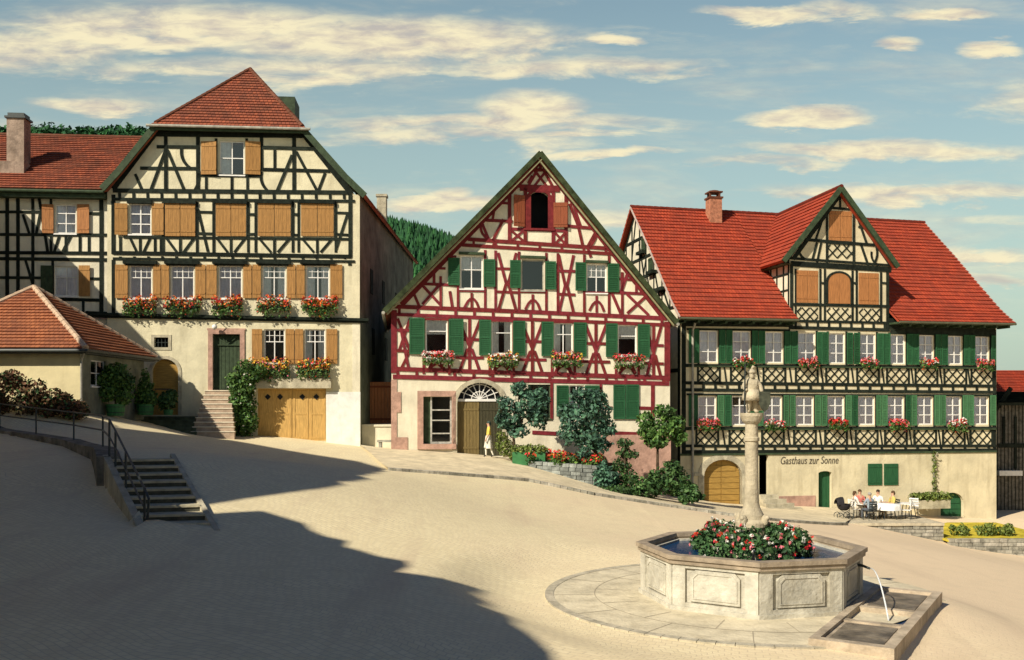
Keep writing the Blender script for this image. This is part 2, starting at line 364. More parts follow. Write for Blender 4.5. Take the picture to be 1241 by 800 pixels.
def window(F, root, q, cols=2, rows=(.35,), curtain=None, frame=white, bars=.03, stile=.055, sill=True, panes2=0, name='window'):
    u0, u1, z0, z1 = q; mb = MB(); h = z1-z0; o0, o1 = -.13, -.075
    F.box(mb, u0, u0+stile, z0, z1, o0, o1); F.box(mb, u1-stile, u1, z0, z1, o0, o1)
    F.box(mb, u0+stile, u1-stile, z0, z0+stile, o0, o1+.002); F.box(mb, u0+stile, u1-stile, z1-stile, z1, o0, o1+.002)
    for i in range(1, cols): c = u0+(u1-u0)*i/cols; F.box(mb, c-bars*.8, c+bars*.8, z0+stile, z1-stile, o0+.01, o1+.006)
    for r in rows: zc = z1-h*r; F.box(mb, u0+stile, u1-stile, zc-bars*.7, zc+bars*.7, o0+.01, o1+.01)
    if panes2:                                                     # small panes above the transom
        zt = z1-h*rows[0]
        for i in range(1, panes2): c = u0+(u1-u0)*i/panes2; F.box(mb, c-.012, c+.012, zt, z1-stile, o0+.02, o1-.006)
        zc = (zt+z1)/2; F.box(mb, u0+stile, u1-stile, zc-.012, zc+.012, o0+.02, o1-.009)
    w = mb.build(name, frame, root)
    g = MB(); g.add([F.W(u0+.01, z0+.01, -.105), F.W(u1-.01, z0+.01, -.105), F.W(u1-.01, z1-.01, -.105), F.W(u0+.01, z1-.01, -.105)], [(0, 1, 2, 3)])
    g.build('pane', glass, w, recalc=False)
    if curtain:
        c = MB()
        style = curtain
        spans = {'full': [(0, 1, 0, 1)], 'half': [(0, 1, 0, .62)], 'sides': [(0, .36, 0, 1), (.64, 1, 0, 1)], 'left': [(0, .45, 0, 1)], 'top': [(0, 1, .55, 1)], 'lace': [(.04, .96, .02, .98)]}[style]
        for a, b, c0, c1 in spans:
            n = max(5, int((b-a)*18)); vs = []
            for i in range(n+1):
                t = a+(b-a)*i/n; o = -.152+.016*math.sin(i*2.1)
                vs += [F.W(u0+(u1-u0)*t, z0+h*c0, o), F.W(u0+(u1-u0)*t, z0+h*c1, o)]
            c.add(vs, [(2*i, 2*i+2, 2*i+3, 2*i+1) for i in range(n)])
        c.build('curtain', lace if style in ('lace', 'full', 'half') else lacew, w, recalc=False)
    # dark room behind the glass
    b = MB(); F.box(b, u0-.05, u1+.05, z0-.05, z1+.05, -1.0, -.95); b.build('room', redglass, w)
    if sill:
        sb = MB(); F.box(sb, u0-.06, u1+.06, z0-.07, z0-.005, -.12, .07); sb.build('sill', frame, w)
    return w
def shutter(F, root, q, m, louver=True, slit=False, o=.05, holes=None, swing=0):
    u0, u1, z0, z1 = q; mb = MB(); w = u1-u0; s = min(.07, w*.22); t = .035
    sw = swing
    def bx(a, b, c, d, o0, o1):                                     # a leaf opened a little: the free edge stands off the wall
        def oo(u, k): return k+sw*(u-u0 if sw > 0 else 0)+(-sw*(u1-u) if sw < 0 else 0)
        vs = [F.W(u, z, oo(u, k)) for k in (o0, o1) for u, z in ((a, c), (b, c), (b, d), (a, d))]
        mb.add(vs, [(3, 2, 1, 0), (4, 5, 6, 7), (0, 1, 5, 4), (1, 2, 6, 5), (2, 3, 7, 6), (3, 0, 4, 7)])
    if louver:
        bx(u0, u0+s, z0, z1, o, o+t); bx(u1-s, u1, z0, z1, o, o+t)
        zm = (z0+z1)/2
        for a, b in ((z0, z0+s*1.2), (zm-s*.5, zm+s*.5), (z1-s*1.2, z1)): bx(u0+s, u1-s, a, b, o, o+t-.002)
        bx(u0+s, u1-s, z0+s, z1-s, o, o+.006)
        k = int((z1-z0)/.085)
        for i in range(1, k):
            z = z0+(z1-z0)*i/k
            if abs(z-zm) < s*.7 or z < z0+s*1.3 or z > z1-s*1.3: continue
            bx(u0+s, u1-s, z-.012, z+.02, o+.004, o+.026)
    else:
        n = max(2, int(w/.16)); g = .006
        for i in range(n): bx(u0+w*i/n+g*.5, u0+w*(i+1)/n-g*.5, z0, z1, o, o+t)
        for zz in (z0+(z1-z0)*.14, z1-(z1-z0)*.14): bx(u0+.02, u1-.02, zz-.035, zz+.035, o+t, o+t+.018)
        if slit:
            zc = (z0+z1)/2; bx((u0+u1)/2-.02, (u0+u1)/2+.02, zc-.22, zc+.22, o+t+.001, o+t+.003)
    return mb.build('shutter', m, root)
def roof(mb, Lp, Rp, ts, n, lift=.06, thick=.12, vo=0, seg=.9):
    Lp = [Vector(p) for p in Lp]; Rp = [Vector(p) for p in Rp]
    def at(pl, t):
        for i in range(len(ts)-1):
            if t <= ts[i+1]+1e-9: return pl[i].lerp(pl[i+1], (t-ts[i])/(ts[i+1]-ts[i]))
        return pl[-1]
    rr = random.Random(int(abs(Lp[0].x)*100)+n)
    e0 = (Rp[0]-Lp[0]).normalized()
    for k in range(n):
        t0, t1 = k/n, (k+1)/n
        a, b, c, d = at(Lp, t0), at(Rp, t0), at(Rp, t1), at(Lp, t1)
        no = (b-a).cross(d-a) if (b-a).length > .01 else Vector((0, 0, 1))
        if no.length < 1e-6: continue
        no.normalize()
        if no.z < 0: no = -no
        m = max(1, int((b-a).length/seg)); js = [rr.uniform(-.008, .008) for _ in range(m+1)]
        for i in range(m):
            s0, s1 = i/m, (i+1)/m
            p, q = a.lerp(b, s0), a.lerp(b, s1); r_, s_ = d.lerp(c, s1), d.lerp(c, s0)
            dl = (s_-p).normalized() if (s_-p).length > 1e-5 else Vector((0, 0, 1))
            P0, Q0 = p+no*(lift+js[i])-dl*.03, q+no*(lift+js[i+1])-dl*.03
            uu = [(x-Lp[0]).dot(e0) for x in (p, q, r_, s_)]; vv = k+vo
            mb.add([P0, Q0, r_+no*.004, s_+no*.004], [(0, 1, 2, 3)], [[(uu[0], vv+.02), (uu[1], vv+.02), (uu[2], vv+.98), (uu[3], vv+.98)]])
            mb.add([p-no*.002, q-no*.002, Q0, P0], [(0, 1, 2, 3)], [[(uu[0], vv+.1), (uu[1], vv+.1), (uu[1], vv+.3), (uu[0], vv+.3)]])
    # solid underside and edges
    for i in range(len(ts)-1):
        a, b, c, d = Lp[i], Rp[i], Rp[i+1], Lp[i+1]
        no = (b-a).cross(d-a)
        if no.length < 1e-6: no = (c-b).cross(d-b)
        no.normalize()
        if no.z < 0: no = -no
        A, B, C, D = [x-no*thick for x in (a, b, c, d)]
        z4 = [[(0, .5)]*4]*3
        mb.add([a, b, c, d, A, B, C, D], [(4, 7, 6, 5), (0, 3, 7, 4), (1, 5, 6, 2)], z4)
        if i == 0: mb.add([a, b, A, B], [(0, 2, 3, 1)], [[(0, .5)]*4])
def ridge_caps(mb, a, b, r=.12, step=.36):
    a = Vector(a); b = Vector(b); n = max(2, int((b-a).length/step))
    for i in range(n):
        p = a.lerp(b, i/n); q = a.lerp(b, (i+1)/n); mb.tube([p, q.lerp(p, -.03)], [r*1.02, r*.9], 8)
def leaf_cloud(mb, lumps, n, size, seed=0, mi=0, inner=.35, flat=0.0):
    r = random.Random(seed); w = [l[1][0]*l[1][1]+l[1][0]*l[1][2] for l in lumps]; tot = sum(w)
    for _ in range(n):
        x = r.random()*tot; i = 0
        while x > w[i] and i < len(w)-1: x -= w[i]; i += 1
        c, rad = lumps[i]
        d = Vector((r.gauss(0, 1), r.gauss(0, 1), r.gauss(0, 1))).normalized()
        k = inner+(1-inner)*r.random()**.6
        if r.random() < .08: k *= 1.14
        p = Vector((c[0]+d.x*rad[0]*k, c[1]+d.y*rad[1]*k, c[2]+d.z*rad[2]*k))
        nn = (d*.9+Vector((r.gauss(0, .7), r.gauss(0, .7), r.gauss(.2, .7)))).normalized()
        a = nn.orthogonal().normalized(); a = Matrix.Rotation(r.random()*6.28, 3, nn)@a; b = nn.cross(a)
        s = size*r.uniform(.5, 1.5); a = a*s; b = b*s*.62
        mb.add([p-a, p-b*.9+nn*s*.12, p+a, p+b*.9+nn*s*.12], [(0, 1, 2, 3)], mi=mi)
def skin_mesh(V, E, rad, root=0, sub=1):
    me = bpy.data.meshes.new('tmp'); me.from_pydata([tuple(v) for v in V], E, [])
    o = bpy.data.objects.new('tmp', me); COL.objects.link(o)
    md = o.modifiers.new('s', 'SKIN'); md.use_smooth_shade = True
    for i, sv in enumerate(me.skin_vertices[0].data):
        r_ = rad[i]; sv.radius = (r_, r_) if not isinstance(r_, tuple) else r_
        sv.use_root = (i == root)
    ss = o.modifiers.new('u', 'SUBSURF'); ss.levels = sub; ss.render_levels = sub
    dg = bpy.context.evaluated_depsgraph_get(); ev = o.evaluated_get(dg); m2 = bpy.data.meshes.new_from_object(ev)
    vs = [v.co.copy() for v in m2.vertices]; fs = [tuple(p.vertices) for p in m2.polygons]
    bpy.data.objects.remove(o); bpy.data.meshes.remove(me); bpy.data.meshes.remove(m2)
    return vs, fs

# ------------------------------------------------------------------ the ground
cp = [(-5, 8, .9), (0, 8, .35), (5, 8, 0), (10, 8, -.45), (-7, 17, 1.1), (-3, 15, .75), (0, 13, .3), (0, 18, .33), (4.7, 14.5, 0), (4.7, 22.5, -.02), (1.5, 18.5, .1),
      (7.5, 16.5, -.1), (9.6, 19.5, -.48), (9.2, 16, -.48), (9.5, 23, -.55), (8, 13, -.42), (-6.2, 19.3, 1.16), (-8.2, 23.9, 2.3), (-9.9, 23.7, 2.42), (-12.1, 28.2, 2.42), (-14.6, 31.7, 2.52), (-16.8, 33.5, 2.68),
      (-19, 35.5, 2.85), (-22, 38, 3.3), (-30, 40, 3.6), (-6.27, 22.5, 1.55)]
for (px, py, Y) in [(0, 496, 44), (140, 504, 45), (236, 527, 44), (355, 532, 46.3), (432, 541, 46.7), (480, 547, 45), (585, 554, 45.5), (640, 563, 44), (720, 589, 42),
                    (800, 606, 43), (875, 613, 48.5), (1000, 617, 50), (1043, 636, 44), (1143, 660, 43), (1240, 675, 43), (1207, 629, 52), (620, 620, 30), (875, 640, 33),
                    (1100, 662, 33), (1240, 700, 28), (460, 575, 31.5), (350, 560, 36), (97, 504, 37.6), (20, 498, 36.6), (140, 505, 40.5), (140, 514, 38.5), (60, 511, 35.9), (-100, 495, 37)]:
    p = P(px, py, Y); cp.append((p.x, p.y, p.z))
cpa = np.array(cp); nC = len(cpa)
def tps(r): return np.where(r > 1e-9, r*r*np.log(np.maximum(r, 1e-9)), 0)
D_ = np.sqrt(((cpa[:, None, :2]-cpa[None, :, :2])**2).sum(-1))
A_ = np.zeros((nC+3, nC+3)); A_[:nC, :nC] = tps(D_)+np.eye(nC)*.6; A_[:nC, nC] = 1; A_[:nC, nC+1:] = cpa[:, :2]; A_[nC:, :nC] = A_[:nC, nC:].T
W_ = np.linalg.solve(A_, np.concatenate([cpa[:, 2], np.zeros(3)]))
def sm(x, a, b): t = min(1, max(0, (x-a)/(b-a))); return t*t*(3-2*t)
FC = Vector((4.63, 18.5, 0))
TR0 = Vector((5.64, 14.0, 0)); TR1 = Vector((8.28, 18.26, 0)); TD = (TR1-TR0).normalized(); TN = Vector((TD.y, -TD.x, 0))
def Gm(x, y):
    cx = min(27, max(-30, x)); cy = min(53, max(6, y))
    r = np.sqrt((cpa[:, 0]-cx)**2+(cpa[:, 1]-cy)**2); z = float((W_[:nC]*tps(r)).sum()+W_[nC]+W_[nC+1]*cx+W_[nC+2]*cy)
    rx = max(0, min(1, (x-FC.x)/3)); d = math.hypot((x-FC.x)*(1+.25*rx), y-FC.y); k = 1-sm(d, 4.4-1.9*rx, 6.2+1.0*rx); z = z*(1-k)
    s = (Vector((x, y, 0))-TR0).dot(TN); z -= .16*sm(s, -.12, .12)*(1-sm(y, 15, 19))*(1-sm(s, 2.5, 14))
    return z
def Gl(x, y): return .5-.095*min(x, 0)+.45*sm(y, 19.5, 26)
# wall line of the upper road and the stairs
WL = [(-9.95, 23.5), (-12.1, 28.0), (-14.6, 31.5), (-16.7, 33.2), (-18.9, 35.0), (-24, 38.2), (-32, 41)]
SBL, SBR = Vector((-7.55, 19.5, 0)), Vector((-6.30, 19.8, 0)); STL, STR = Vector((-9.95, 23.5, 0)), Vector((-8.6, 23.9, 0))
SZ0, SZ1 = 1.14, 2.40
LOWP = [(-7.5, 19.35)]+WL+[(-60, 41), (-60, 14), (-8, 14)]
STP = [(SBL.x, SBL.y), (SBR.x, SBR.y), (STR.x, STR.y), (STL.x, STL.y)]
def inpoly(x, y, poly):
    c = False; n = len(poly)
    for i in range(n):
        a = poly[i]; b = poly[(i+1) % n]
        if (a[1] > y) != (b[1] > y) and x < (b[0]-a[0])*(y-a[1])/(b[1]-a[1])+a[0]: c = not c
    return c
def G(x, y):
    if inpoly(x, y, STP):
        t = (y-19.5)/4.0; return SZ0+(SZ1-SZ0)*t-.3
    z = Gm(x, y)
    if x < -6 and 14 < y < 42 and inpoly(x, y, LOWP):
        k = sm(y, 14.5, 18.5); z = z*(1-k)+min(z-.02, Gl(x, y))*k
    return z
def ground():
    def axis(spans):
        a = []
        for lo, hi, st in spans: a += list(np.arange(lo, hi, st))
        return a+[spans[-1][1]]
    xs = axis([(-900, -120, 60), (-120, -40, 8), (-40, -17, .8), (-17, -5.5, .18), (-5.5, 5, .35), (5, 9.6, .12), (9.6, 14, .35), (14, 30, .8), (30, 120, 9), (120, 900, 60)])
    ys = axis([(-300, -20, 40), (-20, 6, 3), (6, 12.5, .5), (12.5, 19, .15), (19, 36, .18), (36, 54, .6), (54, 120, 8), (120, 1200, 90)])
    vs = []
    for y in ys:
        for x in xs: vs.append((x, y, G(x, y)))
    nx = len(xs); fs = [(j*nx+i, j*nx+i+1, (j+1)*nx+i+1, (j+1)*nx+i) for j in range(len(ys)-1) for i in range(nx-1)]
    mb = MB(); mb.v = vs; mb.f = fs; mb.uv = [None]*len(fs); mb.mi = [0]*len(fs)
    M = bpy.data.materials.new('square_paving'); M.use_nodes = True; nt = M.node_tree; N = nt.nodes; K = nt.links; b = N['Principled BSDF']
    b.inputs['Roughness'].default_value = .9; b.inputs['Specular IOR Level'].default_value = .15
    tc = N.new('ShaderNodeTexCoord')
    ds = N.new('ShaderNodeTexNoise'); ds.inputs['Scale'].default_value = .35; ds.inputs['Detail'].default_value = 2; K.new(tc.outputs['Object'], ds.inputs[0])
    mm = N.new('ShaderNodeVectorMath'); mm.operation = 'MULTIPLY_ADD'; K.new(ds.outputs['Color'], mm.inputs[0]); mm.inputs[1].default_value = (1.6, 1.6, 0); K.new(tc.outputs['Object'], mm.inputs[2])
    mp = N.new('ShaderNodeMapping'); mp.inputs['Rotation'].default_value = (0, 0, R(28)); K.new(mm.outputs[0], mp.inputs[0])
    br = N.new('ShaderNodeTexBrick'); K.new(mp.outputs[0], br.inputs[0]); br.inputs['Scale'].default_value = 1; br.inputs['Brick Width'].default_value = .17; br.inputs['Row Height'].default_value = .13
    br.inputs['Mortar Size'].default_value = .014; br.inputs['Mortar Smooth'].default_value = .8
    br.inputs['Color1'].default_value = (.82, .71, .46, 1); br.inputs['Color2'].default_value = (.75, .64, .405, 1); br.inputs['Mortar'].default_value = (.63, .54, .36, 1)
    # pinkish worn surface to the right, patches and tracks
    n1 = N.new('ShaderNodeTexNoise'); n1.inputs['Scale'].default_value = .22; n1.inputs['Detail'].default_value = 9; n1.inputs['Roughness'].default_value = .62; K.new(tc.outputs['Object'], n1.inputs[0])
    sp = N.new('ShaderNodeSeparateXYZ'); K.new(tc.outputs['Object'], sp.inputs[0])
    g = N.new('ShaderNodeMath'); g.operation = 'MULTIPLY_ADD'; K.new(sp.outputs[0], g.inputs[0]); g.inputs[1].default_value = .055; 
    g2 = N.new('ShaderNodeMath'); g2.operation = 'ADD'; K.new(g.outputs[0], g2.inputs[0]); K.new(n1.outputs[0], g2.inputs[1]); g.inputs[2].default_value = -.2
    mr = N.new('ShaderNodeMapRange'); K.new(g2.outputs[0], mr.inputs[0]); mr.inputs[1].default_value = .25; mr.inputs[2].default_value = .85; mr.inputs[4].default_value = .8
    mx = N.new('ShaderNodeMix'); mx.data_type = 'RGBA'; K.new(mr.outputs[0], mx.inputs[0]); K.new(br.outputs[0], mx.inputs[6]); mx.inputs[7].default_value = (.75, .58, .40, 1)
    n2 = N.new('ShaderNodeTexNoise'); n2.inputs['Scale'].default_value = 1.3; n2.inputs['Detail'].default_value = 8; n2.inputs['Roughness'].default_value = .7; K.new(tc.outputs['Object'], n2.inputs[0])
    r2 = N.new('ShaderNodeMapRange'); K.new(n2.outputs[0], r2.inputs[0]); r2.inputs[1].default_value = .5; r2.inputs[2].default_value = .75; r2.inputs[4].default_value = .45
    m2 = N.new('ShaderNodeMix'); m2.data_type = 'RGBA'; K.new(r2.outputs[0], m2.inputs[0]); K.new(mx.outputs[2], m2.inputs[6]); m2.inputs[7].default_value = (.60, .49, .33, 1)
    n3 = N.new('ShaderNodeTexNoise'); n3.inputs['Scale'].default_value = .55; n3.inputs['Detail'].default_value = 5; mp3 = N.new('ShaderNodeMapping'); mp3.inputs['Rotation'].default_value = (0, 0, R(-22)); mp3.inputs['Scale'].default_value = (1.6, .22, 1)
    K.new(tc.outputs['Object'], mp3.inputs[0]); K.new(mp3.outputs[0], n3.inputs[0])
    r3 = N.new('ShaderNodeMapRange'); K.new(n3.outputs[0], r3.inputs[0]); r3.inputs[1].default_value = .56; r3.inputs[2].default_value = .74; r3.inputs[4].default_value = .5
    m3 = N.new('ShaderNodeMix'); m3.data_type = 'RGBA'; K.new(r3.outputs[0], m3.inputs[0]); K.new(m2.outputs[2], m3.inputs[6]); m3.inputs[7].default_value = (.58, .45, .31, 1)
    K.new(m3.outputs[2], b.inputs['Base Color'])
    bp = N.new('ShaderNodeBump'); bp.inputs['Strength'].default_value = .25; bp.inputs['Distance'].default_value = .012; bp.invert = True
    K.new(br.outputs['Fac'], bp.inputs['Height'])
    b2 = N.new('ShaderNodeBump'); b2.inputs['Strength'].default_value = .4; b2.inputs['Distance'].default_value = .04; K.new(n2.outputs[0], b2.inputs['Height']); K.new(bp.outputs[0], b2.inputs['Normal'])
    K.new(b2.outputs[0], b.inputs['Normal'])
    tag(mb.build('ground', M, recalc=False, smooth=True), kind='structure')
ground()
def hit(px, py):
    d = Vector(((px-CX)/FP, 1, (HY-py)/FP)); y = 8.0
    while y < 60:
        if HC+d.z*y < G(d.x*y, y):
            for _ in range(12):
                y -= .005
                if HC+d.z*y > G(d.x*y, y): break
            return Vector((d.x*y, y, HC+d.z*y))
        y += .06
    return Vector((d.x*60, 60, HC+d.z*60))

# pavement with kerb in front of the middle and right houses
def strip(name, front, back, m, h=.1, kerb=None):
    def dense(pl, n):
        L_ = [0]
        for a, b in zip(pl, pl[1:]): L_.append(L_[-1]+(b-a).length)
        out = []
        for i in range(n+1):
            t = L_[-1]*i/n; k = 0
            while k < len(pl)-2 and t > L_[k+1]: k += 1
            out.append(pl[k].lerp(pl[k+1], (t-L_[k])/(L_[k+1]-L_[k])))
        return out
    n = 80; a = dense(front, n); b = dense(back, n); mb = MB(); m_ = 10
    vs = []
    for i in range(n+1):
        for j in range(m_+1):
            p = a[i].lerp(b[i], j/m_); vs.append((p.x, p.y, G(p.x, p.y)+h))
    mb.add(vs, [(i*(m_+1)+j, (i+1)*(m_+1)+j, (i+1)*(m_+1)+j+1, i*(m_+1)+j+1) for i in range(n) for j in range(m_)])
    tag(mb.build(name, m, recalc=False), kind='structure')
    k = MB(); w = .16
    for i in range(n):
        d = (a[i+1]-a[i]).normalized(); q = Vector((-d.y, d.x, 0)); q = q if q.y < 0 else -q
        p0 = a[i]+d*.01; p1 = a[i+1]-d*.01
        def z(p): return G(p.x, p.y)
        V = []
        for p in (p0, p1):
            for o_, zz in ((0, -.1), (w, -.1), (w, h-.004), (w-.02, h+.012), (0, h+.012)):
                c = p+q*o_; V.append((c.x, c.y, z(p)+zz))
        k.add(V, [(0, 1, 6, 5), (1, 2, 7, 6), (2, 3, 8, 7), (3, 4, 9, 8), (4, 3, 2, 1, 0), (5, 6, 7, 8, 9)])
    tag(k.build('kerb', stoneg), kind='structure')
pav = mat('pavement', (.74, .63, .43), .92, .18, 1.5, .5, 14, .1, stain=.35)
FM = Face(P(475, 490, 45), P(813, 490, 46.6)-P(475, 490, 45))
FR_d = Vector((math.cos(R(11)), math.sin(R(11)), 0)); FR = Face(Vector((8.58, 48.5, 0)), FR_d)
FL = Face(P(135, 490, 46), P(436, 490, 47)-P(135, 490, 46))
kf = [hit(*q) for q in ((470, 570), (540, 575), (640, 583), (720, 600), (790, 611), (850, 620), (905, 628), (960, 633), (1010, 636), (1024, 636))]
kb = [FL.W(FL.u(436), 0, .3), FM.W(.2, 0, .05), FM.W(6, 0, .05), FM.W(13.2, 0, .05), FR.W(.5, 0, .05), FR.W(3, 0, .05), FR.W(10.2, 0, .05)]
kb = [Vector((p.x, p.y, 0)) for p in kb]; kf = [Vector((p.x, p.y, 0)) for p in kf]
strip('pavement', kf, kb, pav, .1)

# ------------------------------------------------------------------ forested hill behind the houses
def hill():
    # ridge line as (px, py) seen over the roofs at about 200 m
    prof = [(-900, 100), (-300, 130), (0, 158), (60, 158), (110, 166), (170, 168), (300, 200), (400, 236), (470, 272), (510, 284), (545, 297), (620, 345), (700, 400), (820, 450), (1000, 478), (1500, 486)]
    def rp(px):
        for a, b in zip(prof, prof[1:]):
            if px <= b[0]: return a[1]+(b[1]-a[1])*(px-a[0])/(b[0]-a[0])
        return prof[-1][1]
    mb = MB(); vs = []; nx, ny = 90, 24; pts = []
    RD = 450
    def H(x, y):
        px = CX+x/y*FP; ridge = HC+(HY-rp(px)-7)/FP*RD; t = (y-200)/250
        k = sm(t, 0, 1) if t < 1 else 1-.25*sm(t, 1, 2.2)
        return (ridge-4)*k-2+2.5*math.sin(x*.05)*math.sin(y*.04)*min(1, t+.1)
    for j in range(ny+1):
        for i in range(nx+1):
            x = -640+1000*i/nx; y = 195+380*j/ny; vs.append((x, y, H(x, y)))
    mb.add(vs, [(j*(nx+1)+i, j*(nx+1)+i+1, (j+1)*(nx+1)+i+1, (j+1)*(nx+1)+i) for j in range(ny) for i in range(nx)])
    tag(mb.build('hill', leafd, recalc=False, smooth=True), kind='structure')
    f = MB(); r = random.Random(5)
    def conifer(x, y, h):
        z = H(x, y)-.5; w = h*r.uniform(.2, .27)
        for q in range(4):
            n = 7; z0 = z+h*(.05+.22*q); z1 = z+h*min(1.0, .42+.22*q); rr_ = w*(1-.2*q); ph = r.random()*6
            V = [(x+rr_*(1 if k % 2 else .7)*math.cos(ph+6.283*k/n), y+rr_*(1 if k % 2 else .7)*math.sin(ph+6.283*k/n), z0-r.random()*h*.06) for k in range(n)]+[(x, y, z1)]
            f.add(V, [(k, (k+1) % n, n) for k in range(n)])
    def broad(x, y, h):
        z = H(x, y)+h*.5
        leaf_cloud(f, [(Vector((x+r.uniform(-.3, .3)*h, y+r.uniform(-.3, .3)*h, z+r.uniform(-.2, .25)*h)), (h*.33, h*.33, h*.28)) for q in range(4)], 90, 1.0, int(x*10+y))
    for _ in range(7000):
        y = 450-130*r.random()**1.5+20*r.random(); px = r.choice((r.uniform(-60, 200), r.uniform(380, 640), r.uniform(400, 600))); x = (px-CX)/FP*y
        if rp(px) > 420: continue
        if px < 210: (broad if _ % 4 == 0 else (lambda *a: None))(x, y, r.uniform(7, 10))
        else: conifer(x, y, r.uniform(6, 11))
    tag(f.build('forest', pine, recalc=False), 'dense dark green conifer forest covering the hillside behind the houses', 'forest', kind='stuff')
hill()

# ------------------------------------------------------------------ flower boxes (each hangs on its facade as a thing of its own)
def flower_box(F, x0, x1, y0, y1, cols, label, group, dens=1.0, boxm=None, trail=.45, seed=0, depth=.24, out=.06):
    """x0..x1, y0..y1: extent of the planting in the photograph on plane F"""
    u0, u1 = F.u(x0), F.u(x1); cx = (x0+x1)/2; zt, zb = F.z(cx, y0), F.z(cx, y1); h = zt-zb
    root = thing('flower_box', F.W((u0+u1)/2, zb, out), label, 'flower box', group)
    zs = zb+h*trail; bh = .17
    b = MB(); o0, o1 = out, out+depth; t = .018
    a0, a1 = u0+.06, u1-.06
    F.box(b, a0, a1, zs-bh, zs-bh+t, o0, o1); F.box(b, a0, a1, zs-bh, zs, o1-t, o1+.001); F.box(b, a0, a1, zs-bh, zs, o0, o0+t)
    F.box(b, a0-.001, a0+t, zs-bh, zs-.001, o0, o1); F.box(b, a1-t, a1+.001, zs-bh, zs-.001, o0, o1)
    F.box(b, a0+t, a1-t, zs-bh+t, zs-.04, o0+t, o1-t)
    for uu in (a0+.15, a1-.15): F.box(b, uu-.015, uu+.015, zs-bh-.03, zs-bh-.002, .0, o1)
    b.build('box', boxm or stoneg, root)
    r = random.Random(seed*13+5); dens *= r.uniform(.7, 1.2); fo = MB(); n = max(3, int((u1-u0)/.28)); lumps = []
    for i in range(n):
        u = u0+(u1-u0)*(i+.5)/n; c = F.W(u+r.uniform(-.05, .05), zs+h*.08+r.uniform(-.10, .10), out+depth*.55)
        lumps.append((c, (.19, .17, h*.32*r.uniform(.8, 1.2))))
        if trail > .3: lumps.append((F.W(u, zs-h*.22+r.uniform(-.06, .04), out+depth+.03), (.2, .09, h*.34*r.uniform(.7, 1.2))))
    leaf_cloud(fo, lumps, int(330*(u1-u0)*dens), .06, seed, inner=.2); fo.build('foliage', leafm, root, recalc=False)
    bl = MB()
    ms = sorted(set(cols), key=lambda m: m.name)
    top = [(c+Vector((0, -.05, h*.10)), (q[0], q[1]*1.05, q[2]*1.0)) for c, q in lumps[::(2 if trail > .3 else 1)]]
    for i, m in enumerate(cols):
        leaf_cloud(bl, top, int(170*(u1-u0)*dens/len(cols)*1.0), .058, seed+i*7+1, mi=ms.index(m), inner=.65)
        if trail > .3: leaf_cloud(bl, lumps[1::2], int(18*(u1-u0)*dens/len(cols)), .045, seed+i*7+3, mi=ms.index(m), inner=.8)
    bl.build('blossoms', ms, root, recalc=False)
    return root
def gutter_pipe(F, root, px, y0, y1, o=.1, r=.05, name='downpipe'):
    mb = MB(); u = F.u(px); z0, z1 = F.z(px, y1), F.z(px, y0)
    mb.tube([F.W(u, z0, o), F.W(u, z1-.35, o), F.W(u, z1-.1, o+.25), F.W(u, z1, o+.3)], r, 8)
    for k in range(3): z = z0+(z1-z0)*(.2+.3*k); mb.lathe(F.W(u, z, o), [(r*1.25, -.03), (r*1.25, .03)], 8)
    mb.build(name, zinc, root)

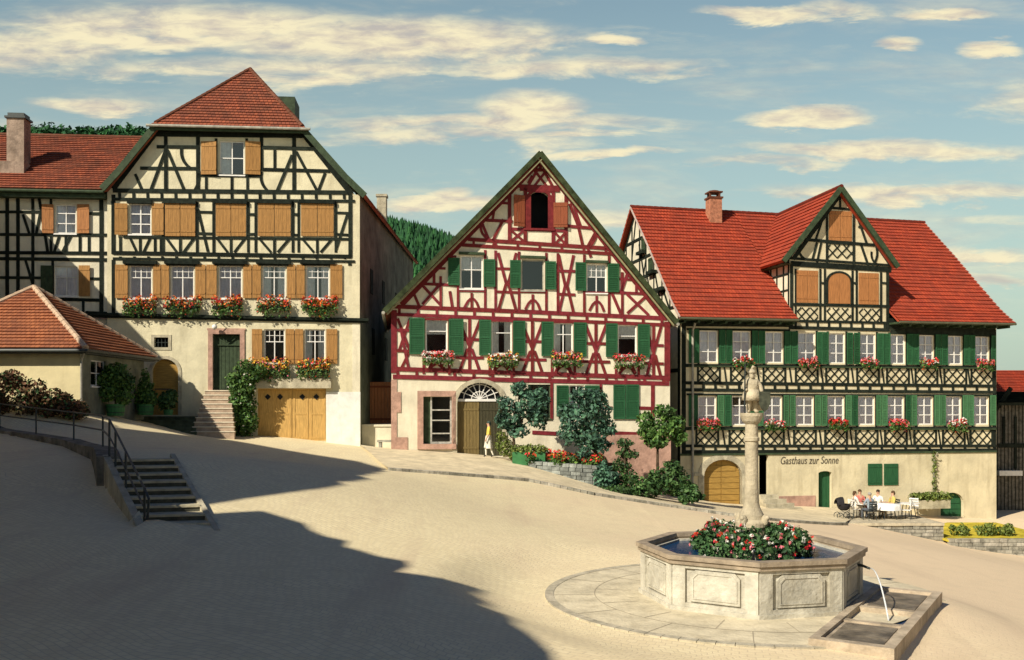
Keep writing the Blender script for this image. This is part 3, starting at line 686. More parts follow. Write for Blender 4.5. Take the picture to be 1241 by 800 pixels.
# ================================================================== LEFT HOUSE
def left_house():
    F = FL; root = thing('half_timbered_house', F.W(6, 2.2, 0), 'tall cream house with dark timbers, tan shutters and a half hipped roof', 'house')
    u = F.u; uz = F.uz
    UR = u(436); UL = u(130)
    # ---- walls
    zt = lambda px, py: uz(px, py)
    outline = [(UL, 1.5), (UR, 1.0), (UR, F.z(436, 236)), zt(430, 236), zt(367, 157), zt(193, 155), zt(133, 229), (UL, F.z(130, 229))]
    H = []
    wins = {}
    def hole(k, x0, y0, x1, y1): q = F.rect(x0, y0, x1, y1); wins[k] = q; H.append(rectpoly(*q))
    hole('g', 266, 171, 296, 212)
    hole('s2', 157, 247, 183, 284)
    low = [(157, 184), (207, 235), (265, 293), (318, 346), (371, 399)]
    for i, (a, b) in enumerate(low): hole('l%d' % i, a, 322, b, 362)
    hole('g0', 320, 399, 345, 441); hole('g1', 369, 399, 394, 441)
    hole('small', 187, 409, 204, 421)
    q = F.rect(184, 435, 216, 503); wins['arch'] = q; H.append(archpoly(*q))
    hole('door', 258, 405, 291, 473)
    q = F.rect(312, 471, 395, 532); q = (q[0], q[1], q[2]-.1, q[3]); wins['garage'] = q; H.append(rectpoly(*q))
    F.wall(outline, H, 'wall', cream, root)
    # ---- timber
    t = MB(); B = lambda *a, **k: F.bars(t, *a, **k)
    B([(184, 161, 368, 163, 9), (190, 178, 240, 178.5), (318, 179, 379, 180.5), (170, 204, 240, 204.5), (318, 205.5, 400, 207.5), (137, 231, 424, 233.5, 5), (137, 241.5, 430, 244, 3.5)])
    B([(189, 160, 137, 229, 7), (366, 160, 426, 235, 7)])
    B([(201, 165, 201, 231), (240, 162, 240, 231, 4.5), (317, 162, 317, 207), (356.5, 163, 356.5, 232, 4.5), (262, 168, 262, 212, 3), (299, 168, 299, 213, 3), (250, 213, 250, 231, 3), (281, 213, 281, 231, 3), (243, 212.5, 318, 213.5, 3.5)])
    B([(201.5, 180, 183, 230, 3.4), (203, 182, 223, 230, 3.4), (354, 188, 336, 231, 3.4), (359, 184, 384, 231, 3.4), (394, 210, 386, 231, 3.4), (164, 211, 172, 230, 3.4), (333, 182, 333, 205, 3.2), (300, 213, 300, 231, 3)])
    F.curve(t, 220, 180, 231, 204, -4, 3.4); F.curve(t, 240, 205, 236, 231, 3, 3.4); F.curve(t, 317, 208, 324, 231, -3.5, 3.4)
    # jetty: cream band with joist ends
    for i in range(17): x = 145+i*17; F.bar(t, x, 234, x+.2, 241, 3.2)
    # second storey
    B([(137.5, 236, 137.5, 308, 4.5), (146, 287, 146, 308, 3), (424.5, 236, 424.5, 312, 4.5), (150, 287.5, 424, 290, 3), (137, 306.5, 426, 311, 4.5), (137, 313.5, 430, 317, 3)])
    for a, b in ((156, 184), (200, 237), (261, 299), (312, 353), (364, 405)):
        F.bar(t, a-1, 244.5, b+1, 245.5, 4.5, -.02, .16)
        if a > 156:
            F.bar(t, a-2, 245, a-2, 306, 3); F.bar(t, b+2, 245, b+2, 306, 3)
        m = (a+b)/2; B([(a+2, 289, m-4, 306, 3), (b-2, 289, m+4, 306, 3), (m, 289, m, 307, 3)])
    B([(240, 254, 252, 305, 3.2), (240, 257, 259, 257.5, 3), (240, 283, 259, 283.5, 3), (300, 260, 311, 260, 3), (300, 284, 311, 284, 3), (354, 260, 362, 260, 3), (354, 285, 362, 285, 3), (407, 258, 423, 258.5, 3), (407, 284, 423, 285, 3), (421, 260, 407, 303, 3.2), (188, 288, 188, 306, 3), (195, 288, 195, 306, 2.6)])
    for i in range(17): x = 146+i*17; F.bar(t, x, 311, x, 314, 3)
    # storey one: corner post and lintels
    B([(137.5, 315, 137.5, 383, 4), (424, 316, 424, 322, 4), (137, 383.5, 200, 383.5, 2)])
    for a, b in low: F.bar(t, a-7, 318, b+7, 319, 4, -.02, .18); F.bar(t, a-4, 321, b+4, 321.5, 2, -.02, .1)
    t.build('timber_frame', darktim, root)
    # string course
    s = MB(); F.bar(s, 97, 380.5, 447, 387.8, 3.4, -.02, .16); F.bar(s, 97, 383.5, 446, 390.6, 2.2, -.02, .08); s.build('string_course', darktim, root)
    # ---- windows
    window(F, root, wins['g'], 2, (.5,), 'left', bars=.03)
    window(F, root, wins['s2'], 2, (.33, .66), 'lace', bars=.035)
    for i in range(5): window(F, root, wins['l%d' % i], 2, (.36,), ['full', 'full', 'lace', 'sides', 'sides'][i], panes2=4)
    for k in ('g0', 'g1'): window(F, root, wins[k], 2, (.36,), 'sides' if k == 'g1' else None, panes2=4)
    # small barred window
    q = wins['small']; b = MB()
    for i in range(1, 4): c = q[0]+(q[1]-q[0])*i/4; F.box(b, c-.012, c+.012, q[2], q[3], -.08, -.055)
    F.box(b, q[0], q[1], (q[2]+q[3])/2-.012, (q[2]+q[3])/2+.012, -.08, -.052); gb = b.build('barred_window', iron, root)
    b = MB(); F.box(b, q[0]-.05, q[1]+.05, q[2]-.05, q[3]+.05, -.8, -.75); b.build('room', redglass, gb)
    b = MB()
    for (a, c, d, e) in ((q[0]-.14, q[1]+.14, q[3], q[3]+.13), (q[0]-.14, q[1]+.14, q[2]-.13, q[2]), (q[0]-.14, q[0], q[2], q[3]), (q[1], q[1]+.14, q[2], q[3])): F.box(b, a, c, d, e, -.1, .03)
    b.build('stone_surround', stone, root)
    # ---- shutters
    def sh(x0, y0, x1, y1, **k): shutter(F, root, F.rect(x0, y0, x1, y1), tan, louver=False, **k)
    sh(244, 172, 263, 212, slit=True, swing=.12); sh(298, 172, 316, 212, swing=-.12)
    sh(140, 247, 155, 285, slit=True, swing=-.1); sh(184.5, 247, 199, 285, slit=True, swing=.06)
    for a, b in ((200.5, 237), (262, 298.5), (313, 352.5), (365, 404.5)):
        m = (a+b)/2; sh(a, 247, m-.3, 286.5); sh(m+.3, 247, b, 286.5)
    for a, b in ((140, 155.5), (186, 195.2), (196, 205.5), (237, 249.6), (250.4, 263), (295, 305.4), (306.2, 316.5), (348, 358.6), (359.4, 369.5), (400.5, 415)):
        sh(a, 321, b, 361.5, slit=True, swing=random.Random(a).uniform(-.06, .06))
    for a, b in ((305.5, 318), (346.5, 356.8), (357.6, 367.8), (395.5, 409)): sh(a, 399, b, 441)
    # ---- doors
    def door(q, m, arch=False, panels=1, nm='door', o=-.2, rise=None):
        b = MB()
        F.prism(b, archpoly(*q, rise=rise) if arch else rectpoly(*q), o-.05, o)
        u0, u1, z0, z1 = q; n = int((u1-u0)/.17)
        zt_ = z1-((rise if rise is not None else (u1-u0)/2) if arch else .08)
        for i in range(n): a = u0+(u1-u0)*i/n; F.box(b, a+.012, a+(u1-u0)/n-.012, z0+.03, zt_, o, o+.014)
        return b.build(nm, m, root)
    d = door(wins['arch'], gateb, True)
    b = MB(); q = wins['arch']; F.box(b, q[0]+.1, q[1]-.4, q[3]-1.5, q[3]-1.44, -.19, -.17); F.box(b, q[0]+.1, q[1]-.4, q[2]+.5, q[2]+.56, -.19, -.17); b.build('hinge', iron, d)
    b = MB(); A = archpoly(q[0]-.16, q[1]+.16, q[2], q[3]+.16); I = archpoly(*q)
    for i in range(len(A)):
        j = (i+1) % len(A)
        if i == 0: continue
        F.prism(b, [I[i], A[i], A[j], I[j]], -.1, .03)
    b.build('stone_surround', stone, root)
    d = door(wins['door'], greentim); q = wins['door']
    b = MB(); F.box(b, q[0], q[1], q[3]-.55, q[3]-.5, -.19, -.12)
    for i in range(5): F.barm(b, ((q[0]+q[1])/2, q[3]-.5), (q[0]+(q[1]-q[0])*i/4, q[3]), .03, -.18, -.14)
    b.build('transom', greentim, d)
    b = MB(); w = .22
    for (a, c, dd, e) in ((q[0]-w, q[0], q[2], q[3]), (q[1], q[1]+w, q[2], q[3]), (q[0]-w, q[1]+w, q[3], q[3]+.2), (q[0]-w-.05, q[1]+w+.05, q[3]+.2, q[3]+.28)): F.box(b, a, c, dd, e, -.22, .06)
    b.build('stone_surround', stoned, root)
    # lamp over the door
    b = MB(); c = F.pt(262, 397, .35); b.tube([F.pt(268, 392, 0), F.pt(268, 391, .3), c+Vector((0, 0, .1))], .02, 6); lp = b.build('door_lamp', iron, root)
    b = MB(); b.ell(c, (.13, .13, .13), 12, 8); b.build('globe', white, lp, smooth=True)
    # garage door
    q = wins['garage']; b = MB(); m = (q[0]+q[1])/2
    for a, c in ((q[0], m-.01), (m+.01, q[1])):
        F.box(b, a, c, q[2], q[3], -.2, -.15)
        for k in range(2):
            x0 = a+(c-a)*k/2; x1 = a+(c-a)*(k+1)/2
            for (e, f, g, h) in ((x0+.05, x0+.13, q[2]+.1, q[3]-.08), (x1-.13, x1-.05, q[2]+.1, q[3]-.08)): F.box(b, e, f, g, h, -.15, -.13)
            for zz in (q[2]+.1, q[2]+(q[3]-q[2])*.5, q[3]-.2): F.box(b, x0+.13, x1-.13, zz, zz+.1, -.15, -.132)
    gd = b.build('garage_door', boards_mat('light_tan_boards', (.55, .34, .11)), root)
    for px in (324, 339, 366, 383):
        b = MB(); uu, zz = uz(px, 481); F.prism(b, [(uu-.15, zz), (uu, zz-.15), (uu+.15, zz), (uu, zz+.15)], -.13, -.115); b.build('diamond_opening', redglass, gd)
    b = MB(); F.box(b, u(310), u(402), F.z(350, 470.5), F.z(350, 459), -.1, .32); b.build('ledge', stone, root)
    b = MB(); F.box(b, u(395.5), UR+.03, 1.0, F.z(410, 475), -.1, .05); b.build('white_plinth', mat('white_wall', (.80, .80, .76), .9, .12, 1.5, .3, 12, .1, stain=.3), root)
    b = MB(); F.box(b, u(427), UR+.015, F.z(430, 475), F.z(430, 386), -.1, .012); b.build('corner_quoin', creamw, root)
    # ---- right side wall and back (20 m deep)
    BD = Vector((.022, 1, 0)).normalized(); S = Face(F.W(UR, 0, 0), BD)
    ze = F.z(436, 236)
    D = 21
    WB = lambda uu, zz: F.W(uu, zz, 0)+BD*(D+.4)
    kn = uz(367, 157)
    s = MB()
    S.wall([(0, .5), (D, .5), (D, ze-.1), (0, ze)], [], 'side_wall', shadepl, root)
    for px, y0, y1 in ((447, 290, 322), (455, 300, 330), (463, 345, 372), (451, 360, 395)):
        pass
    b = MB()
    for uu, z0, z1 in ((3, 9.6, 10.9), (7, 9.5, 10.8), (3.5, 6.4, 7.8), (8, 6.3, 7.6), (12, 9.5, 10.7)):
        S.box(b, uu, uu+.8, z0, z1, -.01, .03)
    b.build('side_shutters', darktim, root)
    b = MB(); b.add([F.W(UL, 0, 0)+BD*D, F.W(UR, 0, 0)+BD*D, F.W(UR, ze, 0)+BD*D, F.W(UL, ze, 0)+BD*D], [(0, 1, 2, 3)]); b.add([F.W(UL, 0, 0), F.W(UL, 0, 0)+BD*D, F.W(UL, ze, 0)+BD*D, F.W(UL, ze, 0)], [(0, 1, 2, 3)]); b.build('back_wall', shadepl, root)
    # ---- roof: half hip towards the square
    ap = F.uz(303, 84, -4.0); apex = F.W(ap[0], ap[1], -4.0)
    kL = uz(192, 153); kR = uz(368, 156); kz = (kL[1]+kR[1])/2
    eL = (u(127), F.z(127, 231)); eR = (UR+.28, ze-.12); cF = .45
    r = MB(); back = -D-.4
    KL, KR = F.W(kL[0], kz, cF), F.W(kR[0], kz, cF)
    roof(r, [F.W(kL[0]-.15, kz-.1, cF+.1), apex], [F.W(kR[0]+.15, kz-.1, cF+.1), apex], [0, 1], 22, vo=0)
    def mid(e, k, f): return (e[0]+(k[0]-e[0])*f, e[1]+(k[1]-e[1])*f)
    # right slope, with a bell-cast eave
    tk = (kz-eR[1])/(ap[1]-eR[1])
    m2 = mid(eR, (kR[0], kz), .35); m2 = (m2[0]+.12, m2[1]-.18)
    roof(r, [F.W(eR[0], eR[1], cF), F.W(m2[0], m2[1], cF), KR, apex], [WB(eR[0], eR[1]-.1), WB(m2[0], m2[1]-.1), WB(kR[0], kz), WB(ap[0], ap[1]-.1)], [0, tk*.35, tk, 1], 34)
    m3 = mid(eL, (kL[0], kz), .35); m3 = (m3[0]-.1, m3[1]-.15)
    roof(r, [WB(eL[0], eL[1]), WB(m3[0], m3[1]), WB(kL[0], kz), WB(ap[0], ap[1])], [F.W(eL[0], eL[1], cF), F.W(m3[0], m3[1], cF), KL, apex], [0, tk*.35, tk, 1], 34)
    rf = r.build('roof', tileL, root, recalc=False)
    c = MB(); ridge_caps(c, KL, apex); ridge_caps(c, KR, apex); ridge_caps(c, apex, WB(ap[0], ap[1]-.1)); c.build('ridge_tiles', tileO, rf)
    v = MB()
    def vb(a, b, w=.3): F.barm(v, a, b, w, cF-.08, cF+.02)
    vb((eR[0], eR[1]-.02), (m2[0], m2[1]-.1)); vb((m2[0], m2[1]-.1), (kR[0]+.02, kz-.12)); vb((eL[0], eL[1]-.02), (m3[0], m3[1]-.1)); vb((m3[0], m3[1]-.1), (kL[0]-.02, kz-.12))
    vb((kL[0]-.3, kz-.22), (kR[0]+.3, kz-.22), .22)
    v.build('verge_board', greentim, rf)
    v = MB(); a = F.W(kL[0]-.4, kz-.16, cF+.16); b_ = F.W(kR[0]+.4, kz-.16, cF+.16); v.tube([a, b_], .07, 8); v.build('gutter', zinc, rf)
    # little roof hatch on the right slope
    v = MB(); p = F.W(ap[0]+1.55, ap[1]-2.1, -5.2); v.box(p, (.75, .9, .8), math.atan2(F.d.y, F.d.x)); v.build('roof_hatch', greentim, rf)
    # far chimney on the right slope
    v = MB(); p = F.W(u(463)+3.4, 13.4, -16); pc = P(463, 262, 62); v.box((pc.x, pc.y, pc.z-.6), (.3, .3, 1.9)); v.box((pc.x, pc.y, pc.z+1.3), (.36, .36, .08)); v.build('chimney', stone, rf)
    # ---- steps to the door
    q = wins['door']; n = 10; zt_ = q[2]; zb = F.z(262, 526); st = MB(); sn = MB()
    for i in range(n):
        z1 = zt_-(zt_-zb)*i/n; o1 = .45+.24*i; a, b_ = u(251)-.012*i, u(281.5)+.07*i; o0 = -.2 if i == 0 else o1-.24
        F.box(st, a, b_, zb-.4, z1-.05, o0, o1); F.box(sn, a-.03, b_+.03, z1-.05, z1-.001*i, o0+.03, o1+.035)
    st.build('entrance_risers', mat('riser_stone', (.46, .35, .26), .88, .2, 3, .5, 14, .1, stain=.3), root); sn.build('entrance_treads', mat('pale_tread', (.70, .62, .48), .85, .15, 4), root)
    return root, wins
LH, LW = left_house()
ogroup = 'flower boxes on the tall cream house'
names1 = ['leftmost', 'second', 'third', 'fourth', 'rightmost']
for i, (a, b) in enumerate(((150, 191), (201, 245), (258, 296), (312, 353), (367, 409))):
    flower_box(FL, a, b, 357, 383, [forg, fred, fred, forg], 'geraniums under the %s of five first floor windows of the tall cream house' % names1[i], ogroup, 1.5, seed=i+1, boxm=darktim)
flower_box(FL, 302, 352, 432, 460, [forg, fyel, fyel, fpink], 'long box of yellow and orange flowers beside the tall climbing shrub', ogroup, 1.7, seed=11, boxm=darktim, depth=.3)
flower_box(FL, 361, 400, 434, 459, [fyel, forg, fred], 'yellow and orange flowers above the right half of the garage door', ogroup, 1.5, seed=12, boxm=darktim, depth=.3)

# low side steps left of the entrance
def low_steps():
    c = P(200, 526, 43.6); root = thing('stone_steps', c, 'low dark stone steps left of the entrance stair, below the potted plants', 'steps')
    m1 = mat('dark_wet_stone', (.10, .12, .08), .9, .3, 3, .6, 15, .1)
    for i in range(5):
        Y = 45.0-.34*i; a, b_ = P(158+14*i, 505+4.6*i, Y), P(237, 505+4.6*i, Y); mb = MB()
        mb.box(((a.x+b_.x)/2, Y+.6, a.z-.55), ((b_.x-a.x)/2, .6, .5)); mb.box(((a.x+b_.x)/2, Y+.57, a.z-.025), ((b_.x-a.x)/2+.02, .6, .03)); mb.build('step', m1, root)
low_steps()

# ---- wing at the left
def wing():
    F = Face(FL.W(0, 0, -.25), FL.d); root = thing('timbered_wing', F.W(F.u(60), 3.2, 0), 'lower timbered wing with long red roof joined to the tall cream house', 'house')
    u = F.u; x0, x1 = -140, 131
    H = []; q1 = F.rect(67, 248, 92, 283); q2 = F.rect(66, 323, 94, 359); H = [rectpoly(*q1), rectpoly(*q2)]
    F.wall([(u(x0), 2.5), (u(x1), 2.5), (u(x1), F.z(100, 229)), (u(x0), F.z(100, 229))], H, 'wall', creamw, root)
    t = MB()
    F.bars(t, [(-60, 234, 131, 234, 7), (-60, 257, 62, 257, 3.4), (96, 259, 122, 259, 3.4), (-60, 284, 131, 285, 3.6), (-60, 306, 131, 307, 4), (-60, 313, 131, 315, 4), (-60, 336, 64, 337, 3.4), (96, 338, 122, 338, 3.4), (40, 362, 124, 364, 4), (104, 379, 131, 380, 4)])
    F.bars(t, [(22, 236, 22, 380, 4), (40, 236, 40, 380, 3.4), (123, 236, 123, 380, 4.6), (62, 236, 62, 306, 3), (97, 284, 97, 306, 3), (80, 285, 80, 306, 3), (47, 236, 58, 305, 3.2), (9, 236, 9, 380, 4), (64, 315, 64, 362, 3), (101, 362, 101, 380, 3), (31, 315, 40, 345, 3), (108, 285, 108, 306, 3)])
    F.bars(t, [(72, 286, 66, 305, 3), (86, 286, 76, 305, 3), (28, 260, 36, 284, 3), (49, 258, 44, 284, 3)])
    t.build('timber_frame', darktim, root)
    window(F, root, q1, 2, (.3, .65), 'lace'); window(F, root, q2, 2, (.36,), 'full')
    for a, b, c, d in ((52, 248, 66, 283), (93.5, 248, 108, 283), (98, 322, 112, 340)): pass
    shutter(F, root, F.rect(52, 248, 65.5, 283), brown, False, swing=-.1); shutter(F, root, F.rect(94, 248, 109, 283), brown, False, slit=True, swing=.08)
    shutter(F, root, F.rect(50, 322, 64.5, 359), greentim, False); shutter(F, root, F.rect(96, 322, 110, 359), tan, False, swing=.1)
    r = MB(); ze = F.z(100, 230)-.1; pr = F.uz(100, 166, -5.2)
    roof(r, [F.W(u(x0), ze, .55), F.W(u(x0), pr[1], -5.2)], [F.W(u(132), ze, .55), F.W(u(190), pr[1], -5.2)], [0, 1], 26)
    roof(r, [F.W(u(190), ze, -11), F.W(u(190), pr[1], -5.2)], [F.W(u(x0), ze, -11), F.W(u(x0), pr[1], -5.2)], [0, 1], 20)
    rf = r.build('roof', tileL, root, recalc=False)
    c = MB(); ridge_caps(c, F.W(u(x0), pr[1]+.02, -5.2), F.W(u(176), pr[1]+.02, -5.2)); c.build('ridge_tiles', tileO, rf)
    c = MB(); c.tube([F.W(u(x0), ze-.12, .62), F.W(u(131), ze-.12, .62)], .08, 8); F.box(c, u(x0), u(131), ze-.38, ze-.16, .0, .5); c.build('eave_board', greentim, rf)
    # big chimney
    c = MB(); a = F.uz(8, 140, -1.2)[0]; b = F.uz(29, 140, -1.2)[0]; zt_ = F.uz(18, 143, -1.2)[1]
    F.box(c, a, b, ze, zt_, -2.0, -1.2); F.box(c, a-.25, b+.12, ze, F.uz(18, 196, -1)[1], -2.1, -.9)
    ch = c.build('chimney', mat('sooty_plaster', (.36, .27, .21), .9, .3, 2, .6, 10, .1, stain=.6), rf)
    c = MB(); F.box(c, a-.08, b+.08, zt_, zt_+.1, -2.08, -1.12); F.box(c, a+.02, b-.02, zt_+.1, zt_+.28, -1.95, -1.25); c.build('chimney_cap', iron, ch)
wing()

# ---- outbuilding with a pyramid roof
def outbuilding():
    Yc = 38.0; c = P(97, 500, Yc); xr = c.x; xl = xr-6.6; yb = Yc+6.6; zb = c.z-.4; ze = P(97, 421, Yc).z
    root = thing('outbuilding', ((xl+xr)/2, (Yc+yb)/2, c.z), 'low cream outbuilding with an orange tiled pyramid roof in front of the timbered wing', 'outbuilding')
    FF = Face((xl, Yc), (1, 0)); FS = Face((xr, Yc), (0, 1)); FB = Face((xr, yb), (-1, 0)); FW = Face((xl, yb), (0, -1))
    w = MB()
    q = FS.rect(110, 437, 128, 468); dq = FS.rect(150, 462, 161, 504)
    FS.wall([(0, zb), (6.6, zb), (6.6, ze), (0, ze)], [rectpoly(*q)], 'side_wall', shadepl, root)
    window(FS, root, q, 2, (.5,), None)
    for f in (FF, FB, FW): w.add([f.W(0, zb), f.W(6.6, zb), f.W(6.6, ze), f.W(0, ze)], [(0, 1, 2, 3)])
    w.build('wall', mat('yellow_plaster', (.70, .61, .37), .92, .1, 1.0, .3, 12, .1, stain=.25), root)
    ap = P(41, 348, Yc+3.3); A = Vector((xl+3.1, Yc+3.3, ap.z)); e = .42; r = MB(); z = ze-.05
    pts = [Vector((xl-e, Yc-e, z)), Vector((xr+e, Yc-e, z)), Vector((xr+e, yb+e, z)), Vector((xl-e, yb+e, z))]
    A.x = ap.x
    for i in range(4): roof(r, [pts[i], A], [pts[(i+1) % 4], A], [0, 1], 20, thick=.1)
    rf = r.build('roof', tileO, root, recalc=False)
    c_ = MB()
    for p in pts: ridge_caps(c_, p, A, .13, .4)
    c_.build('hip_tiles', mat('pale_hip_tiles', (.55, .40, .28), .9, .2, 4), rf)
    g = MB(); g.tube([pts[0]+Vector((0, -.08, -.1)), pts[1]+Vector((.08, -.08, -.1)), pts[2]+Vector((.08, 0, -.1))], .07, 8)
    g.box(((xl+xr)/2, Yc-e/2, z-.16), ((xr-xl)/2+e, e/2, .05)); g.box((xr+e/2-.01, (Yc+yb)/2, z-.165), (e/2, (yb-Yc)/2+e-.02, .05)); g.build('gutter', iron, rf)
    g = MB(); g.tube([Vector((xr+.3, Yc-.3, z-.15)), Vector((xr+.08, Yc-.06, z-.5)), Vector((xr+.08, Yc-.06, zb))], .045, 8); g.build('downpipe', zinc, root)
outbuilding()

# ================================================================== MIDDLE HOUSE (red timbers)
def middle_house():
    F = FM; u = F.u; uz = F.uz
    root = thing('red_half_timbered_house', F.W(6.5, 1.0, 0), 'gabled house with red timber framing and green shutters in the middle of the row', 'house')
    UL, UR = u(474.5), u(812)
    H = []; wins = {}
    def hole(k, x0, y0, x1, y1): q = F.rect(x0, y0, x1, y1); wins[k] = q; H.append(rectpoly(*q)); return q
    q = F.rect(638.5, 232, 668, 277); wins['top'] = q; H.append(archpoly(*q))
    r2 = [(558, 310, 585, 350), (632, 315, 659, 352), (711, 320, 735, 355)]
    r3 = [(516, 387, 542, 427), (596, 389, 620, 429), (671.5, 391.5, 694, 430), (749, 394, 771.5, 431)]
    for i, q in enumerate(r2): hole('a%d' % i, *q)
    for i, q in enumerate(r3): hole('b%d' % i, *q)
    hole('shop', 513, 481, 547.5, 538)
    q = F.rect(554, 464, 609, 553); wins['gate'] = q; H.append(archpoly(*q, rise=1.0))
    hole('g1', 640, 466, 667, 507); hole('g2', 690, 467, 707.5, 505)
    AP = uz(655, 186)
    outline = [(UL, .5), (UR, -1.0), (UR, F.z(812, 385)), AP, (UL, F.z(474.5, 373))]
    # upper storeys cream, ground floor a little paler
    F.wall(outline, H, 'wall', creamw, root)
    t = MB(); B = lambda Q, **k: F.bars(t, [tuple(q[:4])+((q[4] if len(q) > 4 else 4)*1.14,) for q in Q], **k)
    # sills and plates
    B([(476, 447, 640, 452.6, 4.6), (640, 452.6, 811, 458, 4.6), (476, 456.5, 640, 461, 4.6), (640, 461, 811, 465, 4.6), (477, 371.5, 640, 378, 4.4), (640, 378, 808, 386, 4.4), (476, 381, 640, 387, 3.6), (640, 387, 811, 394, 3.6),
       (567, 290, 742, 301.5, 4), (560, 297, 747, 308, 3.6), (624, 225.5, 684, 227.5, 3.6), (589, 267, 621, 268.5, 3.2), (687, 274, 716, 276.5, 3.2), (543, 311, 553, 311, 2)])
    B([(486, 369, 653, 196, 7), (804, 384, 657, 196, 7)])
    for i in range(15): f = i/14; x = 482+f*322; yu = 447+f*11; yl = 456.5+f*8.5; F.bar(t, x, yu, x, yl, 3.4); x = 484+f*318; F.bar(t, x, 372+f*14, x, 381.5+f*12.5, 3.4)
    for i in range(7): f = i/6; x = 574+f*160; F.bar(t, x, 291+f*10, x, 297+f*10, 3)
    # corner posts
    F.bar(t, 477.5, 376, 477.5, 452, 7); F.bar(t, 808.5, 390, 808.5, 462, 7)
    # third row bays: posts beside windows and figures between
    posts3 = [513.5, 544.5, 593.5, 622.5, 669, 696.5, 746.5, 774]
    for x in posts3: f = (x-476)/335; F.bar(t, x, 382+f*12, x, 452+f*10, 3.2)
    for (a, b) in ((516, 542), (596, 620), (671.5, 694), (749, 771.5)):
        f = ((a+b)/2-476)/335; F.bar(t, a-3, 429+f*5, b+3, 429.3+f*5, 3.4); F.bar(t, a-3, 385.5+f*7.5, b+3, 386+f*7.5, 2.6)
        m = (a+b)/2; y = 432+f*5; B([(m-10, y+17, m-3, y+1, 3), (m+10, y+17, m+3, y+1, 3)]); F.curve(t, m-9, y+16, m+9, y+17, 8, 3)
    for (m, dx) in ((487, 7), (566, 0), (578, 0), (645, 0), (722, 0), (792, 0)):
        f = (m-476)/335; y0 = 384+f*11; y1 = 449+f*10
        if m == 578: continue
        if m == 487: B([(480, 400, 512, 401, 3), (480, 425, 512, 426, 3), (486, 400, 495, 447, 3), (497, 425, 486, 447, 3), (497, 386, 484, 424, 3), (482, 386, 496, 424, 3)]); continue
        w = 17 if m < 790 else 12
        m2 = m+3 if m == 566 else m
        B([(m2, y0, m2, y1, 3.2), (m2-w, (y0+y1)/2-8, m2+w, (y0+y1)/2-7.5, 3), (m2-w, (y0+y1)/2+14, m2+w, (y0+y1)/2+14.5, 3)])
        B([(m2-w*.75, y0+1, m2+w*.1, y0+38, 3), (m2+w*.75, y0+1, m2-w*.1, y0+38, 3), (m2-w*.15, y0+36, m2-w*.75, y1, 3), (m2+w*.15, y0+36, m2+w*.75, y1, 3)])
    # second row
    for x in (534, 555, 588, 600.5, 629, 662, 676, 708, 738, 754):
        f = (x-520)/260; yt = max(300+f*12, 0)
        ytop = {534: 335, 555: 313, 754: 330}.get(x, yt); F.bar(t, x, ytop, x, 372+(x-476)/335*14, 3.1)
    for (a, b) in ((558, 585), (632, 659), (711, 735)):
        f = ((a+b)/2-520)/260; F.bar(t, a-4, 351+f*5, b+4, 351.5+f*5, 3.2); m = (a+b)/2; y = 354+f*6
        F.bar(t, m, y, m, y+20, 3); F.curve(t, m-9, y+18, m+9, y+19, 12, 3)
    for (m, w) in ((614.5, 11), (686, 9), (697, 0)):
        if not w: continue
        f = (m-520)/260; y0 = 303+f*10; y1 = 374+f*9
        B([(m-w, y0, m-1, y0+38, 3), (m+w, y0, m+1, y0+38, 3), (m-1, y0+36, m-w, y1, 3), (m+1, y0+36, m+w, y1, 3), (m-w-2, y0+19, m+w+2, y0+19.5, 2.8), (m-w-2, y0+47, m+w+2, y0+48, 2.8)])
    B([(510, 344, 536, 345, 3), (512, 369, 532, 346, 3), (513, 347, 534, 370, 3), (536, 345, 556, 346, 3), (502, 357, 508, 371, 3), (545, 353, 548, 372, 3)])
    B([(755, 355, 778, 356, 3), (760, 357, 786, 382, 3), (784, 358, 760, 380, 3), (740, 352, 752, 380, 3), (760, 332, 752, 356, 3), (741, 354, 757, 355, 3)])
    # attic row
    B([(617.5, 228, 617.5, 292, 3.8), (636.5, 228, 636.5, 293, 3.8), (670.5, 229, 670.5, 296, 3.8), (686, 230, 686, 298, 3.8), (617, 277.5, 687, 280, 3.2), (636, 230, 671, 231, 5)])
    B([(620, 280, 634, 292, 2.6), (634, 280, 620, 292, 2.6), (672.5, 282, 685, 296, 2.6), (685, 282, 672.5, 296, 2.6)])
    B([(640, 226, 652, 205, 2.8), (670, 227, 658, 205, 2.8), (643, 206, 667, 206.5, 3), (648, 207, 662, 225, 2.6), (662, 207, 648, 225, 2.6), (655, 192, 655, 206, 2.8), (645, 213, 640, 222, 2.4)])
    B([(603, 246, 617, 246.5, 2.6), (610, 266, 597, 292, 3), (583, 268, 593, 292, 3), (600, 246, 597, 267, 2.6), (690, 247, 701, 275, 3), (701, 276, 706, 298, 3), (723, 279, 712, 299, 3), (692, 240, 704, 275, 2.4)])
    F.curve(t, 583, 270, 592, 290, -4, 3); F.curve(t, 722, 279, 714, 299, 3, 3)
    # ground floor timbers on the right
    B([(727, 494, 742, 494.5, 3.5), (774, 494.5, 791, 495, 3.5), (791, 466, 791, 510, 4), (645, 524, 674, 525.5, 4), (734, 524.5, 773, 526, 4), (668.5, 463, 668.5, 508, 3), (728, 463, 728, 494, 2.6), (727, 525, 809, 526, 3)])
    B([(640, 236, 640, 278, 6), (667.5, 237, 667.5, 280, 6), (630, 228, 678, 229.5, 6), (540, 313, 549, 312, 2.6), (526, 330, 526, 344, 3), (520, 325, 540, 325.5, 2.6), (771, 345, 771, 356, 2.6), (745, 338, 765, 339, 2.6), (600, 292, 597, 300, 3), (712, 300, 716, 312, 3)])
    t.build('timber_frame', redtim, root)
